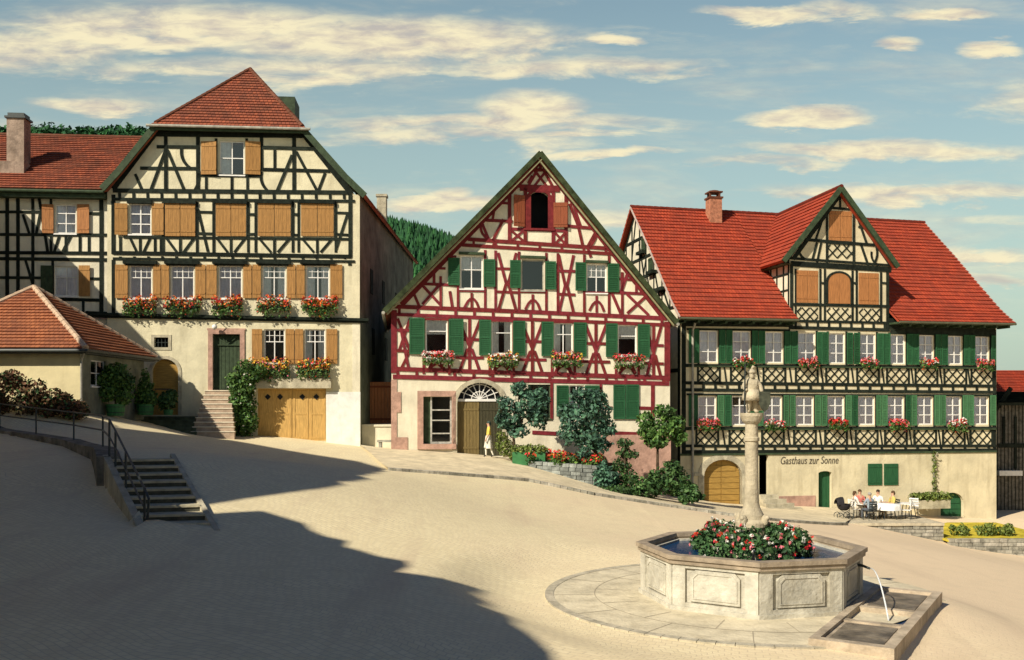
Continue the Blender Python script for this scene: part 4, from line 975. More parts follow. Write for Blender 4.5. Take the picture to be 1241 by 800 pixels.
    # plinth and quoins
    b = MB(); F.box(b, u(719), UR+.03, -1.3, F.z(760, 527), -.1, .05); b.build('pink_stone_base', stoned, root); b = MB(); F.box(b, u(474), u(481), .8, F.z(478, 460), -.1, .035); F.box(b, u(481), u(494), .8, F.z(485, 530), -.1, .035)
    F.box(b, u(481)-.01, u(486), F.z(480, 500), F.z(480, 475), -.1, .036)
    b.build('corner_stones', stoned, root)
    # windows
    q = wins['top']; b = MB(); I = archpoly(*q); A = archpoly(q[0]-.13, q[1]+.13, q[2], q[3]+.13)
    for i in range(1, len(A)): F.prism(b, [I[i], A[i], A[(i+1) % len(A)], I[(i+1) % len(A)]], -.12, .045)
    F.box(b, q[0]-.16, q[1]+.16, q[2]-.1, q[2], -.1, .09)
    af = b.build('arched_opening', redtim, root); b = MB(); F.box(b, q[0]-.1, q[1]+.1, q[2]-.1, q[3]+.1, -1.2, -1.15); b.build('room', redglass, af)
    window(F, root, wins['a0'], 2, (.42,), 'top'); window(F, root, wins['a1'], 1, (), None, frame=zinc); window(F, root, wins['a2'], 2, (.45,), 'top', panes2=4)
    window(F, root, wins['b0'], 1, (.36,), 'top'); window(F, root, wins['b1'], 1, (.36,), 'sides'); window(F, root, wins['b2'], 2, (.36,), 'sides'); window(F, root, wins['b3'], 1, (.36,), 'top')
    window(F, root, wins['g1'], 2, (.4,), None, frame=greentim); window(F, root, wins['g2'], 2, (.35,), 'half')
    def sh(x0, y0, x1, y1, m=greens, lv=True, **k): shutter(F, root, F.rect(x0, y0, x1, y1), m, louver=lv, **k)
    sh(622, 237, 636, 275, rust, False, swing=-.25); sh(670.5, 246, 687, 276, rust, False, swing=.15)
    for a, b in ((543, 557), (586, 600), (618, 631), (660.5, 673.5), (697, 710), (736, 750)): f = (a-543)/207; sh(a, 313+f*7, b, 346+f*9, swing=random.Random(a).uniform(-.1, .1))
    for a, b in ((496, 514.5), (543.5, 561.5), (580.5, 595), (621.5, 636.5), (656, 670.5), (695, 710.5), (734, 748), (772.5, 787)): f = (a-496)/291; sh(a, 385.5+f*8, b, 429.5+f*4, swing=random.Random(a).uniform(-.12, .12))
    sh(743, 466, 757.6, 508); sh(758.4, 466, 774, 508); sh(674, 467, 689, 505, swing=-.08); sh(708.5, 467, 726, 505, swing=.08)
    # lintel boards over row two
    for x0, x1, y in ((556, 587, 307), (630, 661, 311.5), (709, 737, 317)): b = MB(); F.bar(b, x0, y, x1, y+1, 3, -.02, .14); b.build('window_hood', greentim, root)
    # shop window
    q = wins['shop']; b = MB()
    for (a, c, d, e) in ((q[0]-.28, q[0], q[2]-.1, q[3]+.02), (q[1], q[1]+.2, q[2]-.1, q[3]+.02), (q[0]-.28, q[1]+.2, q[3]+.02, q[3]+.28)): F.box(b, a, c, d, e, -.22, .05)
    F.box(b, q[0]-.28, q[1]+.2, q[2]-.25, q[2], -.22, .12)
    b.build('stone_surround', stoned, root)
    b = MB(); um = q[0]+(q[1]-q[0])*.28
    F.box(b, um-.04, um+.04, q[2], q[3], -.18, -.12); F.box(b, q[1]-.08, q[1], q[2], q[3], -.18, -.12)
    for k in (.22, .5, .72): zz = q[2]+(q[3]-q[2])*k; F.box(b, um+.04, q[1]-.08, zz-.03, zz+.03, -.178, -.122)
    F.box(b, um+.04, q[1]-.08, q[2], q[2]+.1, -.178, -.122)
    sw = b.build('shop_window', mat('worn_white_paint', (.50, .48, .42), .6, .3, 6), root)
    b = MB(); b.add([F.W(um, q[2], -.15), F.W(q[1], q[2], -.15), F.W(q[1], q[3], -.15), F.W(um, q[3], -.15)], [(0, 1, 2, 3)]); b.build('pane', glass, sw, recalc=False)
    b = MB(); F.box(b, q[0], um, q[2], q[3], -.22, -.17); b.build('side_panel', greentim, sw)
    b = MB(); F.box(b, q[0]-.1, q[1]+.1, q[2]-.1, q[3]+.1, -1.4, -1.35); b.build('room', redglass, sw)
    # arched gate
    q = wins['gate']; I = archpoly(*q, rise=1.0); A = archpoly(q[0]-.22, q[1]+.22, q[2], q[3]+.2, rise=1.15); b = MB()
    for i in range(1, len(A)): F.prism(b, [I[i], A[i], A[(i+1) % len(A)], I[(i+1) % len(A)]], -.2, .05)
    b.build('stone_arch', stone, root)
    zt_ = F.z(582, 485); m = q[0]+(q[1]-q[0])*.5
    b = MB(); F.box(b, q[0], q[1], zt_-.06, zt_+.06, -.3, -.18); c = (m, zt_+.06)
    for i in range(1, 8): a = math.pi*i/8; F.barm(b, c, (m+1.05*math.cos(a), zt_+.06+.95*math.sin(a)), .04, -.27, -.21)
    for rr_ in (.35, .7):
        pp = [(m+rr_*1.1*math.cos(math.pi*i/12), zt_+.06+rr_*math.sin(math.pi*i/12)) for i in range(13)]
        for a, c_ in zip(pp, pp[1:]): F.barm(b, a, c_, .035, -.268, -.215)
    fan = b.build('fanlight', white, root)
    b = MB(); F.prism(b, [(x, z) for x, z in archpoly(q[0], q[1], zt_, q[3], rise=1.0)], -.31, -.29); b.build('pane', redglass, fan)
    for (a, c_, mm) in ((q[0]+.02, m-.01, boards_mat('weathered_boards', (.20, .145, .055))), (m+.01, q[1]-.02, boards_mat('dark_boards', (.06, .055, .03)))):
        b = MB(); F.box(b, a, c_, q[2], zt_-.06, -.3, -.24); n = 7
        for i in range(n): x = a+(c_-a)*i/n; F.box(b, x+.012, x+(c_-a)/n-.012, q[2]+.02, zt_-.1, -.24, -.225)
        for zz in (q[2]+.35, zt_-.5): F.box(b, a+.03, c_-.03, zz, zz+.1, -.225, -.205)
        b.build('gate_leaf', mm, root)
    # faded carved name over the gate is only a few scratches: a thin shelf
    # other walls
    D = 10.5; W = MB(); ze = F.z(474.5, 373)-.1
    for (a, b_) in (((UL, 0), (UL, -D)), ((UL, -D), (UR, -D)), ((UR, -D), (UR, 0))):
        W.add([F.W(a[0], -1.5, a[1]), F.W(b_[0], -1.5, b_[1]), F.W(b_[0], ze-.05, b_[1]), F.W(a[0], ze-.05, a[1])], [(0, 1, 2, 3)])
    W.add([F.W(UL, ze-.05, -D), F.W(UR, ze-.05, -D), F.W(AP[0], AP[1], -D)], [(0, 1, 2)])
    W.build('side_walls', shadepl, root)
    # roof
    o = .55; eL = F.uz(465, 377, o); eR = F.uz(821, 391, o); ap = F.uz(655, 184.5, o); r = MB(); bk = -D-.4
    roof(r, [F.W(eR[0], eR[1], o), F.W(ap[0], ap[1], o)], [F.W(eR[0], eR[1], bk), F.W(ap[0], ap[1], bk)], [0, 1], 34)
    roof(r, [F.W(eL[0], eL[1], bk), F.W(ap[0], ap[1], bk)], [F.W(eL[0], eL[1], o), F.W(ap[0], ap[1], o)], [0, 1], 34)
    rf = r.build('roof', tileL, root, recalc=False)
    v = MB(); mossy = mat('mossy_verge', (.05, .065, .03), .85, .4, 3, .5, 14, .1)
    for e in (eL, eR):
        d = (Vector(ap)-Vector(e)).normalized(); nn = Vector((-d.y, d.x)); nn = nn if nn.y < 0 else -nn
        F.barm(v, Vector(e)+nn*.03, Vector(ap)+nn*.03, .25, o-.06, o+.03)
    v.build('verge_board', mossy, rf)
    v = MB()
    for e in (eL, eR):
        d = (Vector(ap)-Vector(e)).normalized(); nn = Vector((-d.y, d.x)); nn = nn if nn.y < 0 else -nn
        F.barm(v, Vector(e)+nn*.21, Vector(ap)+nn*.27, .07, o-.16, o-.04)
    v.build('under_verge', mat('pale_trim', (.30, .28, .15), .8, .2, 5), rf)
    v = MB(); v.tube([F.W(eR[0]+.02, eR[1]-.08, o+.05), F.W(eR[0]+.02, eR[1]-.08, bk)], .08, 8); v.build('gutter', zinc, rf); v = MB(); v.tube([F.W(eL[0]-.02, eL[1]-.08, o+.05), F.W(eL[0]-.02, eL[1]-.08, bk)], .08, 8); v.build('gutter', zinc, rf)
    return root, wins
MH, MWn = middle_house()
nm4 = ['leftmost', 'second', 'third', 'rightmost']
for i, (a, b, y0, y1) in enumerate(((512, 550, 424, 443), (591, 627, 426, 446), (667, 704, 427, 446), (743, 780, 429, 448))):
    flower_box(FM, a, b, y0, y1, [[fwhite, fpink, fred], [fred, fyel, fwhite], [fred, fpink, fyel], [fred, fpink, fred]][i], '%s of the four first floor flower boxes on the red timbered house' % nm4[i], 'flower boxes on the red timbered house', 1.2, boxm=[white, stone, stone, stone][i], seed=20+i, depth=.22, trail=.5)

# ================================================================== RIGHT HOUSE (inn)
def clip(a, b, r):
    (x0, y0), (x1, y1) = a, b; dx, dy = x1-x0, y1-y0; t0, t1 = 0, 1
    for p, q in ((-dx, x0-r[0]), (dx, r[1]-x0), (-dy, y0-r[2]), (dy, r[3]-y0)):
        if abs(p) < 1e-9:
            if q < 0: return None
            continue
        t = q/p
        if p < 0: t0 = max(t0, t)
        else: t1 = min(t1, t)
    if t0 >= t1: return None
    return (x0+dx*t0, y0+dy*t0), (x0+dx*t1, y0+dy*t1)
def lattice(F, mb, x0, y0, x1, y1, n=2.5, w=.065):
    r = F.rect(x0, y0, x1, y1); W_ = r[1]-r[0]; H_ = r[3]-r[2]; s = W_/n
    k = -6
    while k < 12:
        c = r[0]+s*k*.98
        for sg in (1, -1):
            a = (c-(0 if sg > 0 else 0), r[2]); b = (c+sg*H_*1.0, r[3])
            q = clip(a, b, r)
            if q: F.barm(mb, q[0], q[1], w, -.01, .018+(.006 if sg > 0 else 0))
        k += 1
def right_house():
    F = FR; u = F.u; uz = F.uz
    root = thing('inn_building', F.W(8, -1.3, 0), 'long inn with bright red roof, dormer gable and green shutters at the right', 'inn')
    UL, UR = 0.0, u(1207.5)
    A_ = [(847.8, 870), (888, 909.6), (927.5, 949), (967, 988), (1004.5, 1024), (1042.5, 1061), (1079, 1097), (1113.5, 1131.5), (1149, 1166), (1182, 1198.5)]
    B_ = [(846, 868), (887, 907), (925.5, 947.5), (964.5, 986), (1003, 1023), (1040, 1060), (1075.5, 1095.5), (1111.5, 1130.5), (1146.5, 1164.8), (1180, 1198)]
    fx = lambda x: (x-824)/383
    ya = lambda x: (400+fx(x)*8, 439+fx(x)*3); yb = lambda x: (480, 515.5-fx(x)*1.0)
    H = []; wa = []; wb = []
    for x0, x1 in A_: q = F.rect(x0, ya(x0)[0], x1, ya(x0)[1]); wa.append(q); H.append(rectpoly(*q))
    for x0, x1 in B_: q = F.rect(x0, yb(x0)[0], x1, yb(x0)[1]); wb.append(q); H.append(rectpoly(*q))
    ga = F.rect(853, 557, 899, 614); H.append(archpoly(*ga, rise=ga[1]-ga[0] > 2 and .85 or .8))
    sd = F.rect(920, 551, 931, 600); H.append(rectpoly(*sd))
    gd = F.rect(992, 571, 1008, 617); H.append(archpoly(*gd, rise=.12))
    ad = F.rect(1140, 597, 1168, 631); H.append(archpoly(*ad, rise=.55))
    # dormer openings
    dq = [F.rect(965, 328, 991, 367), F.rect(1040.5, 331, 1064.5, 369), F.rect(1004.5, 256, 1032, 292)]; da = F.rect(1003, 331, 1030, 368)
    zA = F.z(1020, 229)
    DL, DR = u(957), u(1077)
    zE = F.z(1020, 390)
    AP = uz(1020, 230)
    outline = [(UL, -2), (UR, -4), (UR, F.z(1207, 393)), (DR, F.z(1077, 390)), (DR, F.z(1077, 322)), AP, (DL, F.z(957, 314)), (DL, F.z(957, 388)), (UL, F.z(824, 386))]
    F.wall(outline, H, 'wall', creamd, root)
    # upper storeys panel is a brighter cream between the timbers
    b = MB()
    t = MB(); B = lambda *a, **k: F.bars(t, *a, **k)
    B([(826, 391, 957, 392, 9), (1077, 392, 1206, 398, 13), (1079, 402, 1205, 405.5, 6), (826, 443, 1207, 445.5, 4), (826, 464, 1207, 468, 4), (826, 472.5, 1207, 475.5, 4), (826, 519.5, 1207, 519, 4.2), (826, 540.5, 1207, 540.3, 3.4), (826, 548, 1207, 545.5, 4.4)])  # right eave bars widened and doubled to stand in for overhang shade
    B([(828.5, 387, 828.5, 548, 5), (1205, 400, 1205, 546, 4)])
    F.bars(t, [(832, 478, 1207, 479.5, 2.5), (832, 399, 957, 400.5, 2.5)], o1=.05)
    for row, ys in ((A_, lambda x: (445+fx(x)*1.5, 462.5+fx(x)*3)), (B_, lambda x: (521, 539))):
        for i, (x0, x1) in enumerate(row):
            m = (x0+x1)/2; y0, y1 = ys(m); hw = 13.2
            lattice(F, t, m-hw, y0, m+hw, y1, 2.6)
            B([(m-hw, y0-1, m-hw, y1+1, 2.4), (m+hw, y0-1, m+hw, y1+1, 2.4)])
            if i < 9:
                mm = (m+hw+(row[i+1][0]+row[i+1][1])/2-hw)/2; F.bar(t, mm-1.2, y0, mm+1.2, y1, 1.8)
    for i in range(26): x = 838+i*14.4; f = fx(x); F.bar(t, x, 465+f*3, x, 473+f*2.6, 3); F.bar(t, x, 541, x, 547, 3)
    for row, yy in ((A_, ya), (B_, yb)):
        for x0, x1 in row:
            y0, y1 = yy(x0); B([(x0-1.5, y0-2, x0-1.5, y1+3, 2.4), (x1+1.5, y0-2, x1+1.5, y1+3, 2.4)])
    # dormer
    B([(958, 319.5, 1080, 327, 6.5), (957, 313, 1083, 322, 3), (960, 369, 1078, 371.5, 3.4), (960, 389, 1078, 391.5, 3), (956, 397, 1078, 400, 4)])
    B([(959, 320, 959, 398, 3.6), (994, 326, 994, 390, 2.6), (999.5, 326, 999.5, 390, 2.6), (1033, 328, 1033, 391, 2.6), (1038, 328, 1038, 391, 2.6), (1067.5, 330, 1067.5, 391, 2.6), (1075.5, 330, 1075.5, 398, 3.6), (964, 326, 964, 390, 2)])
    for x in (997, 1035.5, 1071): B([(x-2.5, 343, x+3, 343.3, 2.4)])
    lattice(F, t, 966, 373, 991, 389, 2.4); lattice(F, t, 1002, 373.5, 1031, 389.5, 2.6); lattice(F, t, 1041, 374.5, 1066, 390.5, 2.4)
    for i in range(9): x = 964+i*13.5; F.bar(t, x, 390, x, 398, 2.8)
    B([(975, 290.5, 1064, 297.5, 3.6), (1002, 254, 1002, 320, 2.8), (1034.5, 254, 1034.5, 322, 2.8), (1002, 294, 1034, 296, 3), (1006, 252, 1032, 254, 3), (1018, 232, 1018, 252, 2.8), (996, 268, 988, 292, 2.6), (990, 294, 984, 316, 2.8), (995, 294, 990, 318, 2.6), (1040, 266, 1050, 295, 2.8), (1048, 270, 1060, 296, 2.4), (1043, 296, 1052, 322, 2.8), (1040, 275, 1052, 277, 2.4), (1012, 246, 1006, 254, 2.4)])
    F.curve(t, 970, 296, 975, 314, -4, 2.8); F.curve(t, 1062, 300, 1057, 322, 3, 2.6); F.curve(t, 1064, 322, 1056, 305, 3, 2.4)
    lattice(F, t, 1003, 297, 1033, 313, 2.6)
    B([(961, 314, 1018, 236, 5), (1080, 322, 1021, 236, 5)])
    # arched head of the middle dormer opening
    I = archpoly(*da, rise=.5); A2 = archpoly(da[0]-.1, da[1]+.1, da[2], da[3]+.1, rise=.55)
    for i in range(1, len(A2)): F.prism(t, [I[i], A2[i], A2[(i+1) % len(A2)], I[(i+1) % len(A2)]], -.02, .07)
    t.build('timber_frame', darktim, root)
    b = MB(); F.bar(b, 834, 444, 1206, 446.5, 1.6, .03, .10); F.bar(b, 834, 520.5, 1206, 520, 1.6, .03, .10); F.box(b, UL, UR, F.z(1000, 550.5), F.z(1000, 548.2), -.02, .055); b.build('sill_rail', greentim, root)
    # windows, shutters
    for i, q in enumerate(wa): window(F, root, q, 2, (.33, .66), 'lace', stile=.06, bars=.032, sill=False)
    for i, q in enumerate(wb): window(F, root, q, 2, (.33, .66), ['lace', 'half', 'lace', 'full', 'lace', 'lace', 'full', 'lace', 'lace', 'full'][i], stile=.065, bars=.035, sill=False)
    def row_sh(row, yy, mA, mB):
        prev = 833
        for i, (x0, x1) in enumerate(row+[(1207, 1207)]):
            if i == 10:
                xs = [(prev+1.2, min(1206, prev+9))]
            else:
                g = x0-prev
                xs = [(prev+1.2, (prev+x0)/2-.4), ((prev+x0)/2+.4, x0-1.2)] if i else [(prev+1, x0-1.2)]
            for a, b_ in xs:
                y0, y1 = yy(a); rr_ = random.Random(int(a*7)); shutter(F, root, F.rect(a, y0-1, b_, y1+1), mA if rr_.random() < .7 else mB, swing=rr_.uniform(-.15, .15))
            prev = x1
    row_sh(A_, ya, greens, greens); row_sh(B_, yb, greens2, greens)
    # closed shutters of the dormer
    for q in dq:
        m = (q[0]+q[1])/2; shutter(F, root, (q[0], m-.01, q[2], q[3]), brown, False, o=.0); shutter(F, root, (m+.01, q[1], q[2], q[3]), brown, False, o=.0)
    I = archpoly(*da, rise=.5); m = (da[0]+da[1])/2
    for sgn in (0, 1):
        b = MB(); P_ = [p for p in I if (p[0] <= m+1e-6) == (sgn == 0) or abs(p[0]-m) < 1e-6]
        if sgn == 0: P_ = [(da[0], da[2]), (m-.01, da[2])]+[p for p in I[2:] if p[0] < m-.02 or abs(p[0]-m) < .02]
        else: P_ = [(m+.01, da[2]), (da[1], da[2])]+[p for p in I[2:] if p[0] > m-.02]
        F.prism(b, P_, .0, .05); b.build('shutter', brown, root)
    # ground floor: doors
    def leaf(q, m_, rise, nm, horiz=False, o=-.25):
        b = MB(); F.prism(b, archpoly(*q, rise=rise), o-.05, o); u0, u1, z0, z1 = q
        n = int((z1-z0)/.3) if horiz else int((u1-u0)/.16)
        for i in range(n):
            if horiz:
                za = z0+(z1-z0)*i/n; zb_ = z0+(z1-z0)*(i+1)/n-.03; c = (u0+u1)/2; hw = (u1-u0)/2
                zr = z1-rise
                if zb_ > zr: hw *= math.sqrt(max(0, 1-((zb_-zr)/rise)**2))
                F.box(b, c-hw+.03, c-.02, za, zb_, o, o+.03); F.box(b, c+.02, c+hw-.03, za, zb_, o, o+.03)
            else: F.box(b, u0+(u1-u0)*i/n+.01, u0+(u1-u0)*(i+1)/n-.01, z0, z1-rise, o, o+.015)
        return b.build(nm, m_, root)
    leaf(ga, gateb, .85, 'cellar_gate', True); leaf(gd, greens, .12, 'door'); leaf(ad, greens, .55, 'arched_door', True)
    b = MB(); I = archpoly(*ga, rise=.85); A2 = archpoly(ga[0]-.3, ga[1]+.25, ga[2], ga[3]+.28, rise=1.0)
    for i in range(1, len(A2)): F.prism(b, [I[i], A2[i], A2[(i+1) % len(A2)], I[(i+1) % len(A2)]], -.2, .04)
    F.box(b, ga[0]-.55, ga[0]-.3, F.z(845, 577), F.z(845, 573), -.1, .09); b.build('stone_arch', stone, root)
    b = MB(); F.box(b, sd[0]-.1, sd[1]+.1, sd[2]-.1, sd[3]+.1, -1.2, -1.15); b.build('dark_doorway', redglass, root)
    b = MB()
    for (x0, x1) in ((1051.5, 1068.5), (1071, 1088)): pass
    shutter(F, root, F.rect(1051.5, 562, 1068.5, 588), greens, False, o=.01); shutter(F, root, F.rect(1071, 562, 1088, 588), greens, False, o=.01)
    b = MB(); F.box(b, u(944), u(988), -2.5, F.z(965, 601), -.05, .035); b.build('pink_stone_base', stoned, root)
    b = MB(); z0 = F.z(930, 599)
    for i in range(4): F.box(b, u(918)-.05, u(933)+.25+.28*i, z0-1.2, z0-.19*i, .0 if i == 0 else .5+.3*(i-1), .5+.3*i)
    b.build('door_steps', stone, root)
    # lettering on the wall
    cu = bpy.data.curves.new('lettering', 'FONT'); cu.body = 'Gasthaus zur Sonne'; cu.size = .62; cu.shear = .25; cu.extrude = .006; cu.space_character = 1.02
    to = bpy.data.objects.new('lettering', cu); COL.objects.link(to); dg = bpy.context.evaluated_depsgraph_get()
    me = bpy.data.meshes.new_from_object(to.evaluated_get(dg)); bpy.data.objects.remove(to)
    wd = max(v.co.x for v in me.vertices); tw = u(1016)-u(945); sc = tw/wd
    zl = F.z(980, 561.5)
    for v in me.vertices:
        bow = .10*math.sin(math.pi*v.co.x/wd)
        p = F.W(u(945)+v.co.x*sc, zl-.03+v.co.y*sc*1.4, .012+v.co.z); v.co = p-root.location
    me.materials.clear(); me.materials.append(mat('sign_paint', (.10, .085, .06), .8)); lo = bpy.data.objects.new('lettering', me); COL.objects.link(lo); lo.parent = root
    # downpipes
    gutter_pipe(F, root, 838.5, 392, 600, .12, .06); gutter_pipe(F, root, 1131, 548, 600, .06, .03); 
    # ---- main roof
    prof = [(-.95, 8.12), (.2, 9.0), (1.8, 10.5), (4.2, 12.75), (7.0, 15.25)]; ts = [0, .15, .34, .66, 1]
    slope = -.012
    def rp(k, uu): s, z = prof[k]; return F.W(uu, z+slope*uu*(k/4), -s)
    e = .42; ul, ur = UL-.35, UR+e
    r = MB()
    roof(r, [rp(k, ul) for k in range(5)], [rp(k, DL-.02) for k in range(5)], ts, 31)
    roof(r, [rp(k, DR+.02) for k in range(5)], [rp(k, ur) for k in range(5)], ts, 31)
    kz = 2
    roof(r, [rp(k, DL-.02) for k in range(2, 5)], [rp(k, DR+.02) for k in range(2, 5)], [0, .5, 1], 20)
    def bpz(k, uu): s, z = prof[k]; return F.W(uu, z+slope*uu*(k/4), -(14-s))
    roof(r, [bpz(k, ur) for k in range(5)], [bpz(k, ul) for k in range(5)], ts, 31)
    # dormer roof
    zDe = F.uz(951, 316, .4)[1]; ud = (u(1020)); ze_l = F.uz(950, 315.5, .45); ze_r = F.uz(1089, 322.5, .45); ap = F.uz(1020, 226.5, .45)
    sv = 2.35
    roof(r, [F.W(ze_l[0], ze_l[1], -sv), F.W(ap[0], ap[1]-.1, -7.2)], [F.W(ze_l[0], ze_l[1], .45), F.W(ap[0], ap[1], .45)], [0, 1], 15)
    roof(r, [F.W(ze_r[0], ze_r[1], .45), F.W(ap[0], ap[1], .45)], [F.W(ze_r[0], ze_r[1], -sv), F.W(ap[0], ap[1]-.1, -7.2)], [0, 1], 15)
    rf = r.build('roof', tileR, root, recalc=False)
    c = MB(); ridge_caps(c, rp(4, ul), rp(4, ur), .13); ridge_caps(c, F.W(ap[0], ap[1]+.02, .45), F.W(ap[0], ap[1]-.08, -6.9), .13); c.build('ridge_tiles', tileR, rf)
    c = MB(); c.tube([F.W(ap[0]-.05, ap[1]-.1, -6.95), F.W(ze_l[0]+.9, (ze_l[1]+ap[1])/2-.3, -5.0)], .07, 6); c.build('valley_flashing', mat('pale_flashing', (.50, .50, .55), .5), rf)
    v = MB(); 
    def vb(a, b_, w=.26, o0=.36, o1=.47): F.barm(v, a, b_, w, o0, o1)
    vb((ze_l[0], ze_l[1]-.05), (ap[0], ap[1]-.05)); vb((ze_r[0], ze_r[1]-.05), (ap[0], ap[1]-.05))
    v.build('dormer_verge', greentim, rf)
    v = MB(); v.add([F.W(ze_l[0]+.05, ze_l[1]-.14, .4), F.W(DL, ze_l[1]-.14, .4), F.W(DL, ze_l[1]-.14, -sv), F.W(ze_l[0]+.05, ze_l[1]-.14, -sv)], [(0, 1, 2, 3)]); v.build('dormer_soffit', greentim, rf)
    v = MB()
    for a, b_ in ((ul, DL), (DR, ur)): 
        v = MB(); v.tube([F.W(a, 8.06, 1.0), F.W(b_, 8.06, 1.0)], .06, 8); v.build('gutter', mat('green_gutter', (.10, .10, .06), .6), rf)
    v = MB(); 
    for a, b_ in ((ul+.1, DL), (DR, ur-.1)):
        v = MB(); F.box(v, a, b_, 8.0, 8.1, -.05, .93)
        for i in range(26):
            uu = ul+.3+(ur-ul-.6)*i/25
            if a+.1 < uu < b_-.1: F.box(v, uu-.06, uu+.06, 7.86, 8.003, -.05, .85)
        v.build('soffit', greentim, rf)
    for uu in (ul, ur):
        v = MB()
        for k in range(4): a, b_ = rp(k, uu), rp(k+1, uu); v.tube([a+Vector((0, 0, -.02)), b_+Vector((0, 0, -.02))], .055, 6)
        v.build('verge_trim', mat('verge_mortar', (.42, .34, .30), .9), rf)
    # dormer cheeks
    S = Face(F.W(DL, 0, -3.0), F.n)
    S.wall([(0, 9.5), (3.0, 8.2), (3.0, F.z(957, 314)), (0, F.z(957, 314))], [], 'dormer_cheek', creamw, root)
    t = MB()
    for x in (.2, .9, 1.6, 2.35, 2.92): S.barm(t, (x, 8.4), (x, F.z(957, 314)), .1)
    for z in (8.9, 9.75, 10.6, 11.15): S.barm(t, (0, z), (2.95, z), .1)
    t.build('cheek_timbers', darktim, root)
    S = Face(F.W(DR, 0, 0), -F.n); b = MB(); b.add([S.W(0, 8.2), S.W(3, 9.5), S.W(3, 11.2), S.W(0, 11.2)], [(0, 1, 2, 3)]); b.build('dormer_cheek', creamw, root)
    # left gable wall with timbers
    S = Face(F.W(0, 0, -14), F.n)       # from back to front
    gp = [(0, -2), (14, -2), (14, 8.75), (14-1.8, 10.4), (14-4.2, 12.65), (7, 15.1), (4.2, 12.65), (1.8, 10.4), (0, 8.75)]
    S.wall(gp, [], 'gable_wall', creamw, root)
    t = MB()
    for z, a, b_ in ((8.8, .2, 13.8), (9.9, 1.4, 12.6), (11.0, 2.5, 11.5), (12.1, 3.6, 10.4), (13.3, 5, 9)): S.barm(t, (a, z), (b_, z), .16)
    for x in (5.2, 6.3, 7.7, 8.8, 10.1, 11.4, 12.6): S.barm(t, (x, 8.7), (x, min(15, 15.0-abs(x-7)*.95)), .13)
    for a, b_ in (((7.8, 9.9), (8.8, 12)), ((10, 8.8), (9, 11)), ((11.3, 8.8), (10.3, 11)), ((12.5, 8.8), (11.6, 9.9)), ((6.2, 12.1), (7, 14.5)), ((8.5, 11), (7.6, 13))): S.barm(t, a, b_, .13)
    S.barm(t, (14, 8.6), (12.2, 10.3), .25); S.barm(t, (12.2, 10.3), (7, 15.0), .22); S.barm(t, (7, 15.0), (2, 10.4), .22)
    for x, z in ((8.3, 12.35), (10.0, 11.0), (11.5, 9.9)): S.box(t, x-.5, x+.5, z-.05, z+.12, 0, .3)
    S.barm(t, (13.9, 0), (13.9, 8.7), .25); S.barm(t, (0, 5.5), (14, 5.5), .2); S.barm(t, (0, 2.6), (14, 2.6), .2)
    t.build('gable_timbers', darktim, root)
    for z0, x in ((12.5, 8.4), (11.15, 9.6)):
        shutter(S, root, (x-.35, x+.35, z0, z0+.75), greentim, False, o=.02)
    S = Face(F.W(UR, 0, 0), -F.n); S.wall([(0, -4), (14, -4), (14, 8.6), (12.2, 10.2), (7, 15), (1.8, 10.3), (0, 8.6)], [], 'gable_wall', shadepl, root)
    b = MB(); b.add([F.W(UL, -3, -14), F.W(UR, -3, -14), F.W(UR, 8.8, -14), F.W(UL, 8.8, -14)], [(0, 1, 2, 3)]); b.build('back_wall', shadepl, root)
    # chimney
    cp_ = P(865, 245, F.W(u(865)-1.0, 0, -7).y); c = MB(); c.box((cp_.x, cp_.y, cp_.z-.55), (.36, .36, .75), R(11)); 
    ch = c.build('chimney', mat('chimney_brick', (.45, .20, .12), .9, .3, 6, .5, 20, .1), rf)
    c = MB(); c.box((cp_.x, cp_.y, cp_.z+.21), (.42, .42, .05), R(11))
    for a in (-1, 1):
        for b_ in (-1, 1): c.box((cp_.x+a*.27, cp_.y+b_*.27, cp_.z+.38), (.05, .05, .13), R(11))
    c.box((cp_.x, cp_.y, cp_.z+.54), (.4, .4, .04), R(11)); c.lathe((cp_.x, cp_.y, cp_.z+.57), [(.36, 0), (.3, .07), (.1, .12)], 12); c.build('chimney_cap', tileO, ch)
    return A_, B_, ya, yb
RA, RB, YA, YB = right_house()
ordn = ['first', 'second', 'third', 'fourth', 'fifth', 'sixth', 'seventh', 'eighth', 'ninth', 'tenth']
for i in (1, 3, 5, 7, 9):
    x0, x1 = RA[i]; y = YA(x0)[1]; flower_box(FR, x0-1, x1+1, y-9, y+5, [[fred, fpink], [fred, fred, fwhite], [fpink, fred, fpink]][i % 3], 'red geraniums below the %s upper window of the inn from its left corner' % ordn[i], 'geranium boxes on the inn', 1.3, boxm=greentim, seed=40+i, depth=.2, out=.11, trail=.35)
for i in (0, 2, 4, 6, 8):
    x0, x1 = RB[i]; y = YB(x0)[1]; flower_box(FR, x0-(4 if i == 0 else 1), x1+2, y-9, y+6, [[fpink, fred], [fred], [fred, fpink, fwhite]][i % 3], 'red geraniums below the %s lower window of the inn from its left corner' % ordn[i], 'geranium boxes on the inn', 1.3, boxm=greentim, seed=60+i, depth=.2, out=.11, trail=.4)

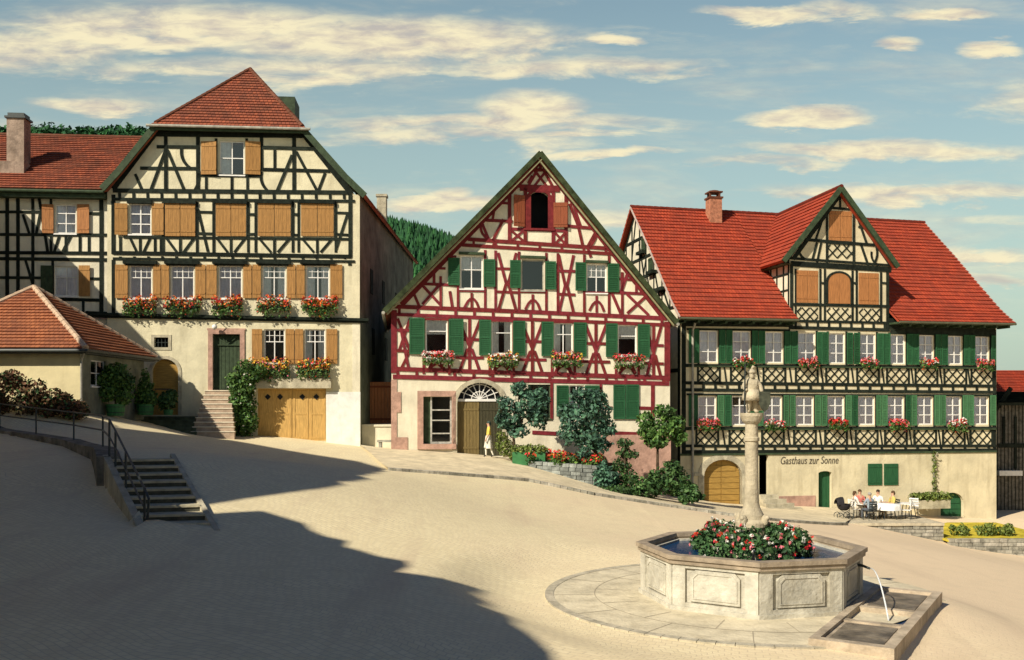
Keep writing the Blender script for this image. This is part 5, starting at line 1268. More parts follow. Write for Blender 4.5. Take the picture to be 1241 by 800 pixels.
# ---- far right: barn and red roof
def barn():
    Y = 56.0; root = thing('wooden_barn', P(1225, 620, Y), 'dark weathered wooden barn partly cut by the right edge of the view beyond the inn', 'barn')
    F = Face((0, Y, 0), (1, 0)); u = F.u
    b = MB(); F.box(b, u(1204), u(1300), -4, F.z(1225, 490), -6, 0); b.build('wall', mat('weathered_wood', (.17, .155, .13), .9, .4, 4, .6, 20, .1), root)
    b = MB(); n = 22
    for i in range(n): x = u(1204)+(u(1300)-u(1204))*i/n; F.box(b, x, x+.03, -4, F.z(1225, 490), 0, .03)
    F.bars(b, [(1204, 500, 1225, 470, 5), (1210, 540, 1300, 540, 5), (1216, 505, 1216, 540, 3), (1230, 505, 1230, 568, 3)], o1=.08); b.build('boards', darktim, root)
    b = MB(); F.box(b, u(1207), u(1235), F.z(1220, 576), F.z(1220, 570), 0, .4); b.build('white_beam', white, root)
    r = MB(); z = F.z(1225, 489); roof(r, [F.W(u(1203), z, .6), F.W(u(1203), F.z(1225, 474), -3)], [F.W(u(1300), z, .6), F.W(u(1300), F.z(1225, 474), -3)], [0, 1], 14); r.build('roof', darktim, root)
    root2 = thing('red_roofed_house', P(1226, 480, 66), 'small distant house with a red tiled roof peeping out right of the inn', 'house')
    F = Face((0, 66, 0), (1, 0)); u = F.u; b = MB(); F.box(b, u(1200), u(1300), -5, F.z(1225, 474), -6, 0); b.build('wall', creamw, root2)
    r = MB(); z = F.z(1225, 476); roof(r, [F.W(u(1196), z, .5), F.W(u(1190), F.z(1225, 447), -3)], [F.W(u(1300), z, .5), F.W(u(1300), F.z(1225, 447), -3)], [0, 1], 14); r.build('roof', tileR, root2, recalc=False)
barn()

# ---- gap between the left and middle houses
def gap():
    F = Face(P(440, 490, 50), Vector((1, .05, 0)))
    a, b_, z0, z1 = F.u(446), F.u(474), F.z(460, 516), F.z(460, 463); b = MB(); n = 7
    root = thing('board_gate', F.W((a+b_)/2, z0, 0), 'rusty brown board gate closing the alley between the cream house and the red timbered house', 'gate')
    for i in range(n): F.box(b, a+(b_-a)*i/n+.006, a+(b_-a)*(i+1)/n-.006, z0, z1, 0, .04)
    b.build('boards', boards_mat('reddish_gate_boards', (.50, .19, .08)), root)
    for z in (z0+.3, z1-.3): b = MB(); F.box(b, a, b_, z, z+.1, .04, .07); b.build('rail', rust, root)
    F2 = Face(P(434, 490, 47.6), Vector((1, .03, 0))); b = MB(); F2.box(b, F2.u(436), F2.u(475), 1.0, F2.z(455, 517), -2.2, 0); F2.box(b, F2.u(434.5), F2.u(476), F2.z(455, 517), F2.z(455, 514.5), -2.2, .06)
    tag(b.build('low_wall', creamw), 'low whitewashed wall in front of the brown board gate', 'wall')
    b = MB(); p = P(470, 543, 46.2)
    root = thing('stone_bench', p, 'small dark stone bench at the left corner of the red timbered house', 'bench')
    b.box((p.x, p.y, p.z+.34), (.5, .2, .05)); b.build('seat', stoneg, root)
    for s in (-1, 1): b = MB(); b.box((p.x+s*.36, p.y, p.z+.12), (.07, .16, .19)); b.build('leg', stoneg, root)
gap()

# ================================================================== trees and plants
def tree(name, base, lumps, trunk, n, size, leaf, label, cat='tree', group=None, seed=0, inner=.35, tr=.09):
    root = thing(name, base, label, cat, group)
    rj = random.Random(seed*31+2); ex = []
    for _ in range(7 if n > 600 else 3):
        c, q = lumps[rj.randrange(len(lumps))]; d = Vector((rj.gauss(0, 1), rj.gauss(0, .6), rj.gauss(.15, 1))).normalized(); k = rj.uniform(.2, .38)
        ex.append((Vector((c[0]+d.x*q[0]*1.0, c[1]+d.y*q[1], c[2]+d.z*q[2]*1.0)), (q[0]*k, q[1]*k, q[2]*k)))
    lumps = [(c, (q[0]*.92, q[1]*.92, q[2]*.92)) for c, q in lumps]+ex
    mb = MB(); leaf_cloud(mb, lumps, n, size, seed, inner=inner)
    if trunk:
        t = MB(); b = Vector(base); top = Vector(trunk)
        mid = b.lerp(top, .5)+Vector((.05, 0, 0)); t.tube([b-Vector((0, 0, .1)), mid, top], [tr, tr*.8, tr*.55], 8)
        r = random.Random(seed)
        for c, q in lumps[:7]: t.tube([top-Vector((0, 0, .1)), top.lerp(Vector(c), .5)+Vector((r.uniform(-.1, .1), 0, .05)), Vector(c)], [tr*.5, tr*.35, tr*.15], 6)
        t.build('trunk', bark, root)
        mb.build('crown', leaf, root, recalc=False)
    else: mb.build('foliage', leaf, root, recalc=False)
    return root
def lump(px, py, Y, rx, ry=None, rz=None, dy=0): p = P(px, py, Y+dy); return (p, (rx, ry or rx, rz or rx))
def gz(x, y, h=0): return Vector((x, y, G(x, y)+h))
def gpt(px, Y, h=0): x = (px-CX)/FP*Y; return gz(x, Y, h)
# three small trees in front of the red house
b1 = gpt(622, 43.2, .1)
tree('clipped_tree', b1, [lump(640, 490, 43.2, .75), lump(618, 505, 43.2, .7), lump(652, 505, 43.2, .55), lump(612, 488, 43, .4, None, .35), lump(630, 472, 43.4, .55, None, .4), lump(655, 484, 43.2, .5), lump(628, 522, 43.1, .6, None, .35), lump(610, 510, 43, .4)], P(622, 525, 43.2), 2600, .10, leafb, 'bluish green bushy tree beside the arched gate of the red timbered house', group='small trees before the red timbered house', seed=3)
b2 = gpt(722, 42.2, .1)
tree('clipped_tree', b2, [lump(700, 505, 42.2, .8), lump(722, 498, 42.2, .75), lump(692, 525, 42.1, .65), lump(715, 530, 42.2, .8, None, .6), lump(735, 515, 42.3, .45), lump(705, 480, 42.2, .6, None, .4), lump(725, 480, 42.4, .45, None, .35), lump(685, 500, 42.1, .45), lump(708, 550, 42.0, .45, None, .4), lump(728, 540, 42.1, .4), lump(738, 523, 42.1, .35, None, .2)], P(722, 545, 42.2), 3600, .10, leafb, 'widest bluish green tree standing behind the stone planting wall', group='small trees before the red timbered house', seed=4, tr=.13)
b3 = gpt(794, 42.8, .1)
tree('round_tree', b3, [lump(800, 520, 42.8, .8, None, .6), lump(782, 510, 42.8, .45), lump(818, 515, 42.8, .55, None, .5), lump(805, 500, 42.9, .55, None, .4), lump(795, 535, 42.7, .6, None, .35), lump(822, 530, 42.8, .45, None, .3), lump(785, 525, 42.7, .5, None, .35)], P(797, 540, 42.8), 2400, .10, leafm, 'bright green round headed tree on a thin trunk right of the red timbered house', group='small trees before the red timbered house', seed=5)
# topiary
p = gpt(758, 41.8, .05)
tree('clipped_conifer', p, [lump(757, 537, 41.8, .42, None, .25), lump(764, 551, 41.8, .42, None, .25), lump(756, 549, 41.8, .3), lump(753, 565, 41.8, .5, None, .3), lump(761, 577, 41.7, .5, None, .4), lump(750, 588, 41.6, .55, None, .4)], P(758, 540, 41.8), 1700, .07, leafd, 'dark clipped conifer with tiered top between the two trees', 'conifer', seed=6)
def bush(px, py, Y, rx, rz, leaf, label, seed, n=1200, group='shrubs in the planted bed', size=.09, extra=()):
    c = P(px, py, Y); base = gz(c.x, c.y)
    tree('shrub', base, [(c, (rx, rx*.8, rz))]+[(c+Vector(e[0]), (e[1],)*3) for e in extra], None, n, size, leaf, label, 'shrub', group, seed)
bush(815, 582, 41.2, .85, .75, leafd, 'largest dark green shrub before the left corner of the inn', 7, 1900, extra=[((-.7, 0, -.2), .5), ((.6, 0, -.45), .5), ((0, 0, .5), .4)])
bush(838, 600, 40.6, .45, .4, leafd, 'low dark shrub nearest to the cellar gate of the inn', 8, 700)
bush(782, 590, 41.0, .7, .5, leafd, 'low dark shrub right of the clipped conifer', 9, 900)
bush(733, 585, 41.2, .55, .55, leafb, 'bluish shrub at the right end of the stone planting wall', 10, 900, extra=[((-.1, 0, .5), .35)])
bush(745, 597, 40.6, .6, .35, leafd, 'low creeping shrub below the clipped conifer, at the kerb', 11, 700)
# planting bed with red flowers, retaining wall
def bed():
    # rough stone wall stepping down along the pavement
    xs = [(641, 563, 558), (660, 568, 559), (680, 575, 560.5), (700, 583, 562), (722, 591, 564)]
    root = thing('planting_wall', gpt(680, 41.8), 'rough blue grey stone retaining wall carrying the red flower bed', 'retaining wall')
    mb = MB(); r = random.Random(3); cap = MB()
    F = Face(P(640, 490, 42.6), P(724, 490, 41.2)-P(640, 490, 42.6)); u0, u1 = F.u(640), F.u(724)
    ztop = F.z(640, 559); z_ = ztop; row = 0
    while row < 9:
        h = .17; zt = ztop-.0-row*h; uu = u0-r.random()*.2
        while uu < u1:
            w = r.uniform(.22, .48); a, b = max(uu, u0), min(uu+w, u1)
            p = F.W((a+b)/2, 0, 0); tl = ztop-.035*(a-u0)
            if b-a > .05 and zt-.035*(a-u0) > G(p.x, p.y)-.3: F.box(mb, a+.012, b-.012, zt-h+.014-.035*(a-u0), zt-.035*(a-u0), -.3, r.uniform(-.03, .05))
            uu += w
        row += 1
    mb.build('stones', mat('bluish_stone', (.25, .27, .25), .9, .35, 3, .8, 12, .1, island=.35), root)
    b = MB(); b.add([F.W(u0, ztop-.02, -.1), F.W(u1, ztop-.14, -.1), F.W(u1, ztop-.14, -2.6), F.W(u0, ztop-.02, -2.6), F.W(u0, ztop-2.2, -.1), F.W(u1, ztop-2.2, -.1), F.W(u1, ztop-2.2, -2.6), F.W(u0, ztop-2.2, -2.6)], [(0, 1, 2, 3), (0, 4, 5, 1), (1, 5, 6, 2), (0, 3, 7, 4)]); b.build('soil', mat('soil', (.09, .065, .04), .95, .4, 5, .8, 20, .05), root)
    fb = thing('flower_bed', F.W((u0+u1)/2, ztop, -.5), 'bed of red geraniums and low greenery on top of the blue grey stone wall', 'flower bed')
    lm = []; r = random.Random(8)
    for i in range(26): uu = u0-.3+(u1-u0+.2)*r.random(); lm.append((F.W(uu, ztop-.035*(uu-u0)+r.uniform(.05, .28), r.uniform(-1.2, 0)), (.32, .3, .25)))
    mb = MB(); leaf_cloud(mb, lm, 2000, .08, 12); mb.build('foliage', leafm, fb, recalc=False)
    mb = MB(); lm2 = [(c+Vector((0, 0, .15)), (.3, .3, .16)) for c, q in lm]; leaf_cloud(mb, lm2, 420, .075, 13, mi=0, inner=.5); leaf_cloud(mb, lm2, 90, .06, 14, mi=1, inner=.5); mb.build('blossoms', [fred, fyel], fb, recalc=False)
    # green planter box
    q = gpt(641, 42.9, .12); root = thing('planter_box', q, 'green planter box with hanging plants below the first tree, left of the red flower bed', 'planter')
    mb = MB(); w, d, h, t = .72, .22, .3, .03
    for c_, hh in (((q.x, q.y, q.z+t), (w, d, t)), ((q.x, q.y-d, q.z+h), (w, t, h)), ((q.x, q.y+d, q.z+h), (w, t, h)), ((q.x-w, q.y, q.z+h), (t, d, h)), ((q.x+w, q.y, q.z+h), (t, d, h)), ((q.x, q.y, q.z+h*1.6), (w-.02, d-.02, .03))): mb.box(c_, hh)
    mb.build('box', tub, root); mb = MB(); leaf_cloud(mb, [(q+Vector((x, -.1, .72)), (.35, .3, .22)) for x in (-.5, 0, .5)], 600, .07, 21); mb.build('foliage', leafy, root, recalc=False)
bed()
tree('flowering_bush', gpt(613, 43.6, .1), [lump(612, 540, 43.4, .4, None, .5), lump(622, 548, 43.4, .35), lump(606, 528, 43.4, .25)], None, 700, .07, leafy, 'yellowish flowering bush at the right jamb of the arched gate', 'shrub', seed=31)

# climber between the steps and the garage
def climber():
    F = FL; o = .7; pts = [(300, 450, .55), (292, 470, .6), (300, 490, .65), (290, 505, .55), (304, 512, .6), (296, 524, .5), (286, 460, .35), (310, 455, .4), (318, 450, .35), (303, 470, .5), (288, 488, .4)]
    lm = [(F.pt(x, y, o-.1*(i % 3)), (r_*.85, .55, r_)) for i, (x, y, r_) in enumerate(pts)]
    root = thing('climbing_shrub', F.pt(297, 530, .6), 'tall climbing shrub growing between the entrance steps and the tan garage door', 'shrub')
    mb = MB(); leaf_cloud(mb, lm, 3600, .09, 41); mb.build('foliage', leafm, root, recalc=False)
    mb = MB(); leaf_cloud(mb, lm, 120, .06, 42, inner=.9); mb.build('blossoms', fwhite, root, recalc=False)
    t = MB()
    for x in (293, 300, 305): t.tube([F.pt(x, 531, .5), F.pt(x-2, 500, .5), F.pt(x, 460, .4)], [.05, .04, .02], 6)
    t.build('stem', bark, root)
climber()
def potted(px, yb_, Y, w, h, lm, label, seed, n=1300, leaf=leafm, nm='potted_shrub'):
    b = P(px, yb_, Y); root = thing(nm, b, label, 'potted plant', 'potted shrubs beside the entrance steps')
    t = MB(); t.lathe(b, [(w*.8, 0), (w*.86, h*.1), (w*.92, h*.5), (w, h*.98), (w*1.05, h), (w*.9, h), (w*.88, h*.9)], 16); tb = t.build('tub', tub, root, smooth=False)
    t = MB(); t.lathe(b, [(w*.9, h*.25), (w*.93, h*.31)], 16); t.lathe(b, [(w*.985, h*.72), (w*1.0, h*.78)], 16); t.build('hoop', iron, tb)
    s = MB(); s.tube([b+Vector((0, 0, h*.8)), b+Vector((.03, 0, h+.6))], [.05, .03], 6); s.build('stem', bark, root)
    mb = MB(); leaf_cloud(mb, lm, n, .085, seed); mb.build('foliage', leaf, root, recalc=False)
potted(140, 504, 40.3, .40, .50, [lump(139, 458, 40.3, .65, None, .5), lump(124, 463, 40.0, .4), lump(153, 463, 40.3, .4), lump(132, 475, 40.1, .55, None, .4), lump(150, 480, 40.2, .4), lump(141, 448, 40.3, .5, None, .3)], 'largest round shrub in a green tub beside the outbuilding wall', 51, 2200)
potted(176, 503, 43.6, .40, .5, [lump(176, 470, 43.6, .35, None, .5), lump(172, 482, 43.6, .4, None, .4), lump(182, 484, 43.6, .35, None, .4), lump(176, 455, 43.6, .2, None, .3)], 'narrow shrub in a green tub left of the arched wooden door', 52, 1100)
potted(204, 503, 43.9, .22, .25, [lump(203, 485, 43.9, .4, None, .45), lump(209, 478, 43.9, .25), lump(198, 490, 43.9, .25)], 'small leafy plant in a low pot before the arched wooden door', 53, 800, leafd)
# copper hedge
def hedge():
    lm = []; r = random.Random(4)
    top = [(-60, 440), (5, 448), (30, 452), (60, 468), (85, 484), (98, 492)]
    for i in range(70):
        px = r.uniform(-60, 97); k = 0
        while k < len(top)-2 and px > top[k+1][0]: k += 1
        t = (px-top[k][0])/(top[k+1][0]-top[k][0]); yt = top[k][1]+(top[k+1][1]-top[k][1])*t
        py = r.uniform(yt+6, 497); lm.append(lump(px, py, 36.8+r.uniform(-.5, .3), .38))
    root = thing('copper_hedge', gpt(50, 36.8), 'copper brown hedge sloping down in front of the low cream outbuilding', 'hedge')
    mb = MB(); leaf_cloud(mb, lm, 7000, .075, 61, inner=.5); mb.build('foliage', leafr, root, recalc=False)
    mb = MB(); leaf_cloud(mb, lm, 1800, .07, 62, inner=.7); mb.build('green_leaves', leafd, root, recalc=False)
hedge()

# ================================================================== stairs, retaining wall and railing of the upper road
def stairs():
    root = thing('stone_staircase', ((SBL+STR)/2).to_tuple()[:2]+(SZ0,), 'narrow stone staircase with nine steps climbing to the upper road', 'staircase')
    n = 9; tr = MB(); rs = MB()
    for i in range(n):
        t0, t1 = i/n, (i+1)/n
        a, b = SBL.lerp(STL, t0), SBR.lerp(STR, t0); c, d = SBR.lerp(STR, t1), SBL.lerp(STL, t1)
        z1 = SZ0+(SZ1-SZ0)*(i+1)/n; zb = SZ0-.5
        f = (a-d).normalized()*.03
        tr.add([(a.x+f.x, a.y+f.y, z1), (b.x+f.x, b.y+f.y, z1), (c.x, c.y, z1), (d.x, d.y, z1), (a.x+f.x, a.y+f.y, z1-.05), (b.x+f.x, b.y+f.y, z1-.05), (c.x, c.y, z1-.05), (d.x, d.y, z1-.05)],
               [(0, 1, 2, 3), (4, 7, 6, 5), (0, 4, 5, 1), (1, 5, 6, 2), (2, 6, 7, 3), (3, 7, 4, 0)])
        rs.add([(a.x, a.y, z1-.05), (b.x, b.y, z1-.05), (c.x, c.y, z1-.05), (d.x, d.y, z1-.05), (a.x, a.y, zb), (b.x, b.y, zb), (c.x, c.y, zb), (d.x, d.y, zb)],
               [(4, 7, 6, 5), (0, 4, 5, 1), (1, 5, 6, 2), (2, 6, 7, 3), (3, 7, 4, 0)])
    tr.build('treads', mat('pale_stair_tread', (.52, .47, .33), .85, .2, 5, .4, 20, .2), root); rs.build('risers', mat('dark_riser', (.11, .11, .085), .95, .3, 4, .5, 20, .1), root)  # treads pale, risers much darker
    for nm, a, b, w in (('side_wall', SBL, STL, -.16), ('side_wall', SBR, STR, .12)):
        mb = MB(); d = (b-a).normalized(); q = Vector((-d.y, d.x, 0)); q = q if q.x*w > 0 else -q; q = q*abs(w)
        a2 = a-d*.4; b2 = b+d*.1
        za, zb_ = SZ0+.02, SZ1+.10
        V = []
        for p, z in ((a2, za), (b2, zb_)): V += [(p.x, p.y, z-1.4), (p.x+q.x, p.y+q.y, z-1.4), (p.x+q.x, p.y+q.y, z), (p.x, p.y, z)]
        mb.add(V, [(0, 1, 2, 3), (7, 6, 5, 4), (0, 4, 5, 1), (1, 5, 6, 2), (2, 6, 7, 3), (3, 7, 4, 0)]); mb.build(nm, stone, root)
    # retaining wall
    w = MB(); pl = [Vector(p+(0,)) for p in WL]; pl[0] = Vector((-9.92, 23.4, 0))
    for a, b in zip(pl, pl[1:]):
        n = max(2, int((b-a).length/.7)); d = (b-a).normalized(); q = Vector((-d.y, d.x, 0)); q = q if q.y < 0 else -q
        for i in range(n):
            p0, p1 = a.lerp(b, i/n), a.lerp(b, (i+1)/n-.004); V = []
            for p in (p0, p1):
                zz = Gm(p.x, p.y)
                for o_, h in ((-.25, -.02), (-.25, .07), (.30, .07), (.30, -1.8)): V.append((p.x+q.x*o_, p.y+q.y*o_, zz+h))
            w.add(V, [(0, 1, 5, 4), (1, 2, 6, 5), (2, 3, 7, 6), (0, 3, 2, 1), (4, 5, 6, 7)])
    # wall flank beside the stairs
    tag(w.build('retaining_wall', mat('dark_wall', (.26, .24, .20), .95, .4, 2, .7, 10, .05, stain=.5)), 'low dark retaining wall holding up the road left of the staircase', 'retaining wall')
    # railing
    rail = thing('iron_railing', (pl[0].x, pl[0].y, Gm(*pl[0].xy)), 'thin dark iron railing along the road edge that turns down beside the staircase', 'railing')
    tops = []
    def post(x, y, z, h): b = MB(); b.tube([(x, y, z-.1), (x, y, z+h)], .028, 8); b.build('post', iron, rail)
    line = []
    for k, (x, y) in enumerate([(-9.95, 23.45), (-11.9, 27.6), (-14.5, 31.4), (-16.6, 33.1), (-18.9, 35.0), (-24, 38.2), (-32, 41)]):
        z = Gm(x, y)+.05; post(x, y, z, .92); line.append(Vector((x, y, z)))
    for h in (.92, .5): b = MB(); b.tube([p+Vector((0, 0, h)) for p in line], .026, 8); b.build('rail', iron, rail)
    d = (SBL-STL); st = [STL+Vector((-.05, -.05, SZ1+.08)), STL+d*.18+Vector((0, 0, SZ1+.08-(SZ1-SZ0)*.18)), STL+d*.5+Vector((0, 0, SZ1+.05-(SZ1-SZ0)*.5)), SBL+Vector((0, 0, SZ0+.02))]
    for k, p in enumerate(st[1:]): post(p.x, p.y, p.z, .86)
    b = MB(); e = st[-1]+Vector((.12, -.16, .62)); b.tube([line[0]+Vector((0, 0, .92))]+[p+Vector((0, 0, .86)) for p in st[1:]]+[e+Vector((.06, -.08, .05)), e-Vector((0, 0, .35)), st[-1]+Vector((0, 0, .25))], .026, 8); b.build('handrail', iron, rail)
    b = MB(); b.tube([line[0]+Vector((0, 0, .5))]+[p+Vector((0, 0, .45)) for p in st[1:]], .022, 8); b.build('rail', iron, rail)
stairs()

# ================================================================== fountain
def fountain():
    C = Vector((FC.x, FC.y, 0)); root = thing('octagonal_fountain', (FC.x, FC.y, .02), 'octagonal stone fountain with panelled basin and a tall column carrying a statue', 'fountain')
    ph = R(-99.6); RR = 2.12
    vt = [Vector((C.x+RR*math.cos(ph+R(45)*i), C.y+RR*math.sin(ph+R(45)*i), 0)) for i in range(8)]
    fs = mat('fountain_stone', (.56, .53, .44), .8, .28, 1.6, .8, 12, .25, stain=.7)
    b = MB(); bb = MB(); pn = MB()
    # core ring
    def ring(mb, ro, ri, z0, z1):
        V = []
        for r_, z in ((ro, z0), (ro, z1), (ri, z1), (ri, z0)):
            for i in range(8): V.append((C.x+r_*math.cos(ph+R(45)*i), C.y+r_*math.sin(ph+R(45)*i), z))
        mb.add(V, [(k*8+i, k*8+(i+1) % 8, ((k+1) % 4)*8+(i+1) % 8, ((k+1) % 4)*8+i) for k in range(4) for i in range(8)])
    ring(b, RR-.07, RR-.22, -.3, .9); ring(b, RR+.03, RR-.1, -.3, .10)
    bas = b.build('basin', fs, root)
    for i in range(8):
        a, c = vt[i], vt[(i+1) % 8]; d = (c-a); ln = d.length
        F = Face((a.x, a.y), (d.x, d.y))
        if F.n.dot((a+c)/2-C) < 0: F = Face((c.x, c.y), (-d.x, -d.y))
        o = -.065; w = .26
        m = MB(); ap_ = RR*math.cos(R(22.5)); F.o = F.o-F.n*.0
        F.box(m, .02, w, .10, .86, o-.03, -.005); F.box(m, ln-w, ln-.02, .10, .86, o-.03, -.005)
        F.box(m, w, ln-w, .79, .86, o-.03, -.008); F.box(m, w, ln-w, .10, .17, o-.03, -.008)
        u0, u1, z0, z1, cc = w+.09, ln-w-.09, .2, .77, .10
        F.prism(m, [(u0, z0), (u1, z0), (u1, z1-cc), (u1-cc*.6, z1-cc*.35), (u1-cc, z1), (u0+cc, z1), (u0+cc*.6, z1-cc*.35), (u0, z1-cc)], o-.03, -.022)
        i0, i1, j0, j1 = u0+.05, u1-.05, z0+.05, z1-.05
        m.build('side_panel', fs, bas)
        m = MB()
        for q in ((i0, i1, j0, j0+.02), (i0+cc, i1-cc, j1-.02, j1), (i0, i0+.02, j0+.02, j1-cc), (i1-.02, i1, j0+.02, j1-cc)): F.box(m, q[0], q[1], q[2], q[3], -.03, -.008)
        F.barm(m, (i0, j1-cc), (i0+cc, j1), .025, -.03, -.008, False); F.barm(m, (i1, j1-cc), (i1-cc, j1), .025, -.03, -.008, False)
        m.build('panel_moulding', fs, bas)
    m = MB(); ring(m, RR+.08, RR-.14, .94, 1.02); ring(m, RR+.04, RR-.12, .86, .945)
    # whole rim in one even darker brown
    m.build('rim', mat('rim_stone', (.36, .29, .21), .7, .25, 3, .4, 18, .35, stain=.5), root)
    m = MB(); V = [(C.x+(RR-.15)*math.cos(ph+R(45)*i), C.y+(RR-.15)*math.sin(ph+R(45)*i), .86) for i in range(8)]; m.add(V, [tuple(range(8))]); m.build('water', water, root, recalc=False)
    # column
    cx, cy = 4.67, 18.5
    m = MB(); c0 = Vector((cx, cy, 0))
    m.lathe(c0, [(.28, .3), (.28, 1.34), (.31, 1.38), (.31, 1.46), (.25, 1.52), (.235, 1.6), (.165, 1.74), (.142, 1.84), (.132, 2.2), (.124, 3.02), (.15, 3.04), (.15, 3.10), (.124, 3.12), (.12, 3.36), (.18, 3.42), (.20, 3.47), (.22, 3.52), (.22, 3.58)], 24)
    cs = mat('column_stone', (.52, .45, .32), .85, .25, 3, .6, 20, .2, stain=.6)
    m.build('column', cs, root, smooth=False)
    for k in range(4):
        a = R(45+90*k); q = MB(); p = c0+Vector((.29*math.cos(a), .29*math.sin(a), 1.50)); q.ell(p, (.075, .075, .12), 10, 6); q.ell(p+Vector((.05*math.cos(a), .05*math.sin(a), .06)), (.045, .045, .05), 8, 6); q.build('carved_mask', cs, root, smooth=True)
    # statue: bearded knight with a shield at his side and a banner staff
    st = bpy.data.objects.new('statue', None); COL.objects.link(st); st.parent = root; st.location = (cx-FC.x, cy-FC.y, 3.58-.02); st.scale = (1.05, 1.05, .86)
    z = 3.58
    def v(x, y, h): return Vector((cx+x, cy+y, z+h))
    V = [v(0, 0, .46), v(0, 0, .56), v(0, 0, .68), v(0, 0, .76), v(0, -.01, .80), v(0, -.015, .87), v(0, -.01, .93),
         v(-.10, 0, .72), v(-.15, -.02, .60), v(-.13, -.10, .52), v(-.12, -.13, .50), v(.10, 0, .72), v(.16, -.02, .60), v(.17, -.07, .50), v(.17, -.09, .47),
         v(-.05, 0, .42), v(-.06, -.03, .23), v(-.06, 0, .05), v(-.07, -.08, .02), v(.05, 0, .42), v(.07, -.01, .23), v(.08, .02, .05), v(.10, -.06, .02)]
    E = [(0, 1), (1, 2), (2, 3), (3, 4), (4, 5), (5, 6), (2, 7), (7, 8), (8, 9), (9, 10), (2, 11), (11, 12), (12, 13), (13, 14), (0, 15), (15, 16), (16, 17), (17, 18), (0, 19), (19, 20), (20, 21), (21, 22)]
    rad = [x*1.28 for x in [.09, .085, .10, .05, .04, .058, .048, .05, .038, .03, .025, .05, .038, .03, .025, .062, .046, .032, .03, .062, .046, .032, .03]]
    vs, fs_ = skin_mesh(V, E, rad); m = MB(); m.add(vs, fs_)
    m.lathe((cx, cy, z+.28), [(.19, 0), (.17, .12), (.13, .25)], 14)             # tunic skirt
    m.ell((cx, cy-.06, z+.83), (.035, .03, .06), 8, 6); m.ell((cx, cy-.075, z+.875), (.012, .02, .018), 6, 4)
    m.build('figure', cs, st, smooth=True)
    m = MB(); m.lathe((cx, cy-.01, z+.9), [(.075, 0), (.072, .03), (.055, .07), (.02, .1)], 12); m.tube([(cx, cy, z+.99), (cx+.03, cy, z+1.05), (cx+.09, cy+.02, z+1.03)], [.02, .035, .015], 6); m.build('helmet', cs, st, smooth=True)
    m = MB(); m.tube([(cx-.16, cy-.12, z+.0), (cx-.15, cy-.13, z+1.12)], .014, 6); m.build('staff', iron, st)
    m = MB(); Fs = Face((cx+.10, cy-.12), (1, .25)); Fs.prism(m, [(0, z+.48), (.0, z+.22), (.05, z+.1), (.11, z+.03), (.17, z+.1), (.22, z+.22), (.22, z+.48)], 0, .04); m.build('shield', mat('dark_bronze', (.09, .10, .07), .6, .4, 8), st)
    m = MB(); m.tube([(cx+.05, cy+.1, z+.7), (cx+.1, cy+.12, z+.4), (cx+.12, cy+.1, z+.05)], [.07, .10, .12], 8); m.build('cloak', cs, st, smooth=True)
    # spouts and jets
    def spout(a0, rr0, drop):
        pass
    F = None
    sp0 = P(1036, 684, 18.0); sp0 = Vector((6.55, 18.05, .78)); sp1 = Vector((7.05, 17.72, .86)); sp1 = P(1050, 688, 17.6)
    m = MB(); m.tube([P(1024, 684, 18.0), P(1036, 684.3, 17.9), P(1045, 685.5, 17.8), P(1054, 689, 17.65)], [.032, .03, .026, .022], 8); m.build('spout', iron, root, smooth=True)
    a = P(1054, 689, 17.65); e = Vector((6.47, 16.3, .03)); pts = []
    for i in range(13): t = i/12; pts.append(Vector((a.x+(e.x-a.x)*t, a.y+(e.y-a.y)*t, a.z+.35*t+(e.z-a.z-.35)*t*t)))
    jm = bpy.data.materials.new('water_jet'); jm.use_nodes = True; bs = jm.node_tree.nodes['Principled BSDF']; bs.inputs['Base Color'].default_value = (.85, .88, .9, 1); bs.inputs['Roughness'].default_value = .15; bs.inputs['Transmission Weight'].default_value = .35
    m = MB(); m.tube(pts, [.010+.006*(i/12) for i in range(13)], 8); m.build('water_jet', jm, root, smooth=True)
    # trough: raised slab with a sunk basin and darker floor slabs
    b = TR0; L_ = (TR1-TR0).length; nrm = -TN                    # towards the basin
    T = lambda s, w, z: Vector((b.x+TD.x*s+nrm.x*w, b.y+TD.y*s+nrm.y*w, z))
    def tb(mb, s0, s1, w0, w1, z0, z1):
        V = [T(s, w, z) for z in (z0, z1) for s, w in ((s0, w0), (s1, w0), (s1, w1), (s0, w1))]; mb.add(V, [(3, 2, 1, 0), (4, 5, 6, 7), (0, 1, 5, 4), (1, 2, 6, 5), (2, 3, 7, 6), (3, 0, 4, 7)])
    tr_ = MB(); zt = .14; W2 = 1.25
    tb(tr_, 0, L_, 0, .16, -.85, zt); tb(tr_, 0, .18, .16, W2, -.5, zt-.002); tb(tr_, L_-.18, L_, .16, W2, -.5, zt-.002); tb(tr_, .18, L_-.18, W2-.14, W2, -.3, zt-.003)
    tb(tr_, .18, 1.7, .16, W2-.14, -.3, zt-.06); tb(tr_, 3.1, L_-.18, .16, W2-.14, -.3, zt-.06)
    tb(tr_, 1.7, 1.85, .16, W2-.14, -.3, zt-.03); tb(tr_, 2.95, 3.1, .16, W2-.14, -.3, zt-.03)
    tr_.build('trough', mat('trough_stone', (.50, .41, .30), .8, .3, 2.2, .6, 16, .25, stain=.7), root)
    m = MB(); m.add([T(1.85, .16, .0), T(2.95, .16, .0), T(2.95, W2-.14, .0), T(1.85, W2-.14, .0)], [(0, 1, 2, 3)]); m.build('trough_water', water, root, recalc=False)
    wm = mat('dark_floor_stone', (.20, .165, .12), .45, .5, 2.5, .6, 10, .4, stain=.6)  # floor slabs darker than the rest of the trough
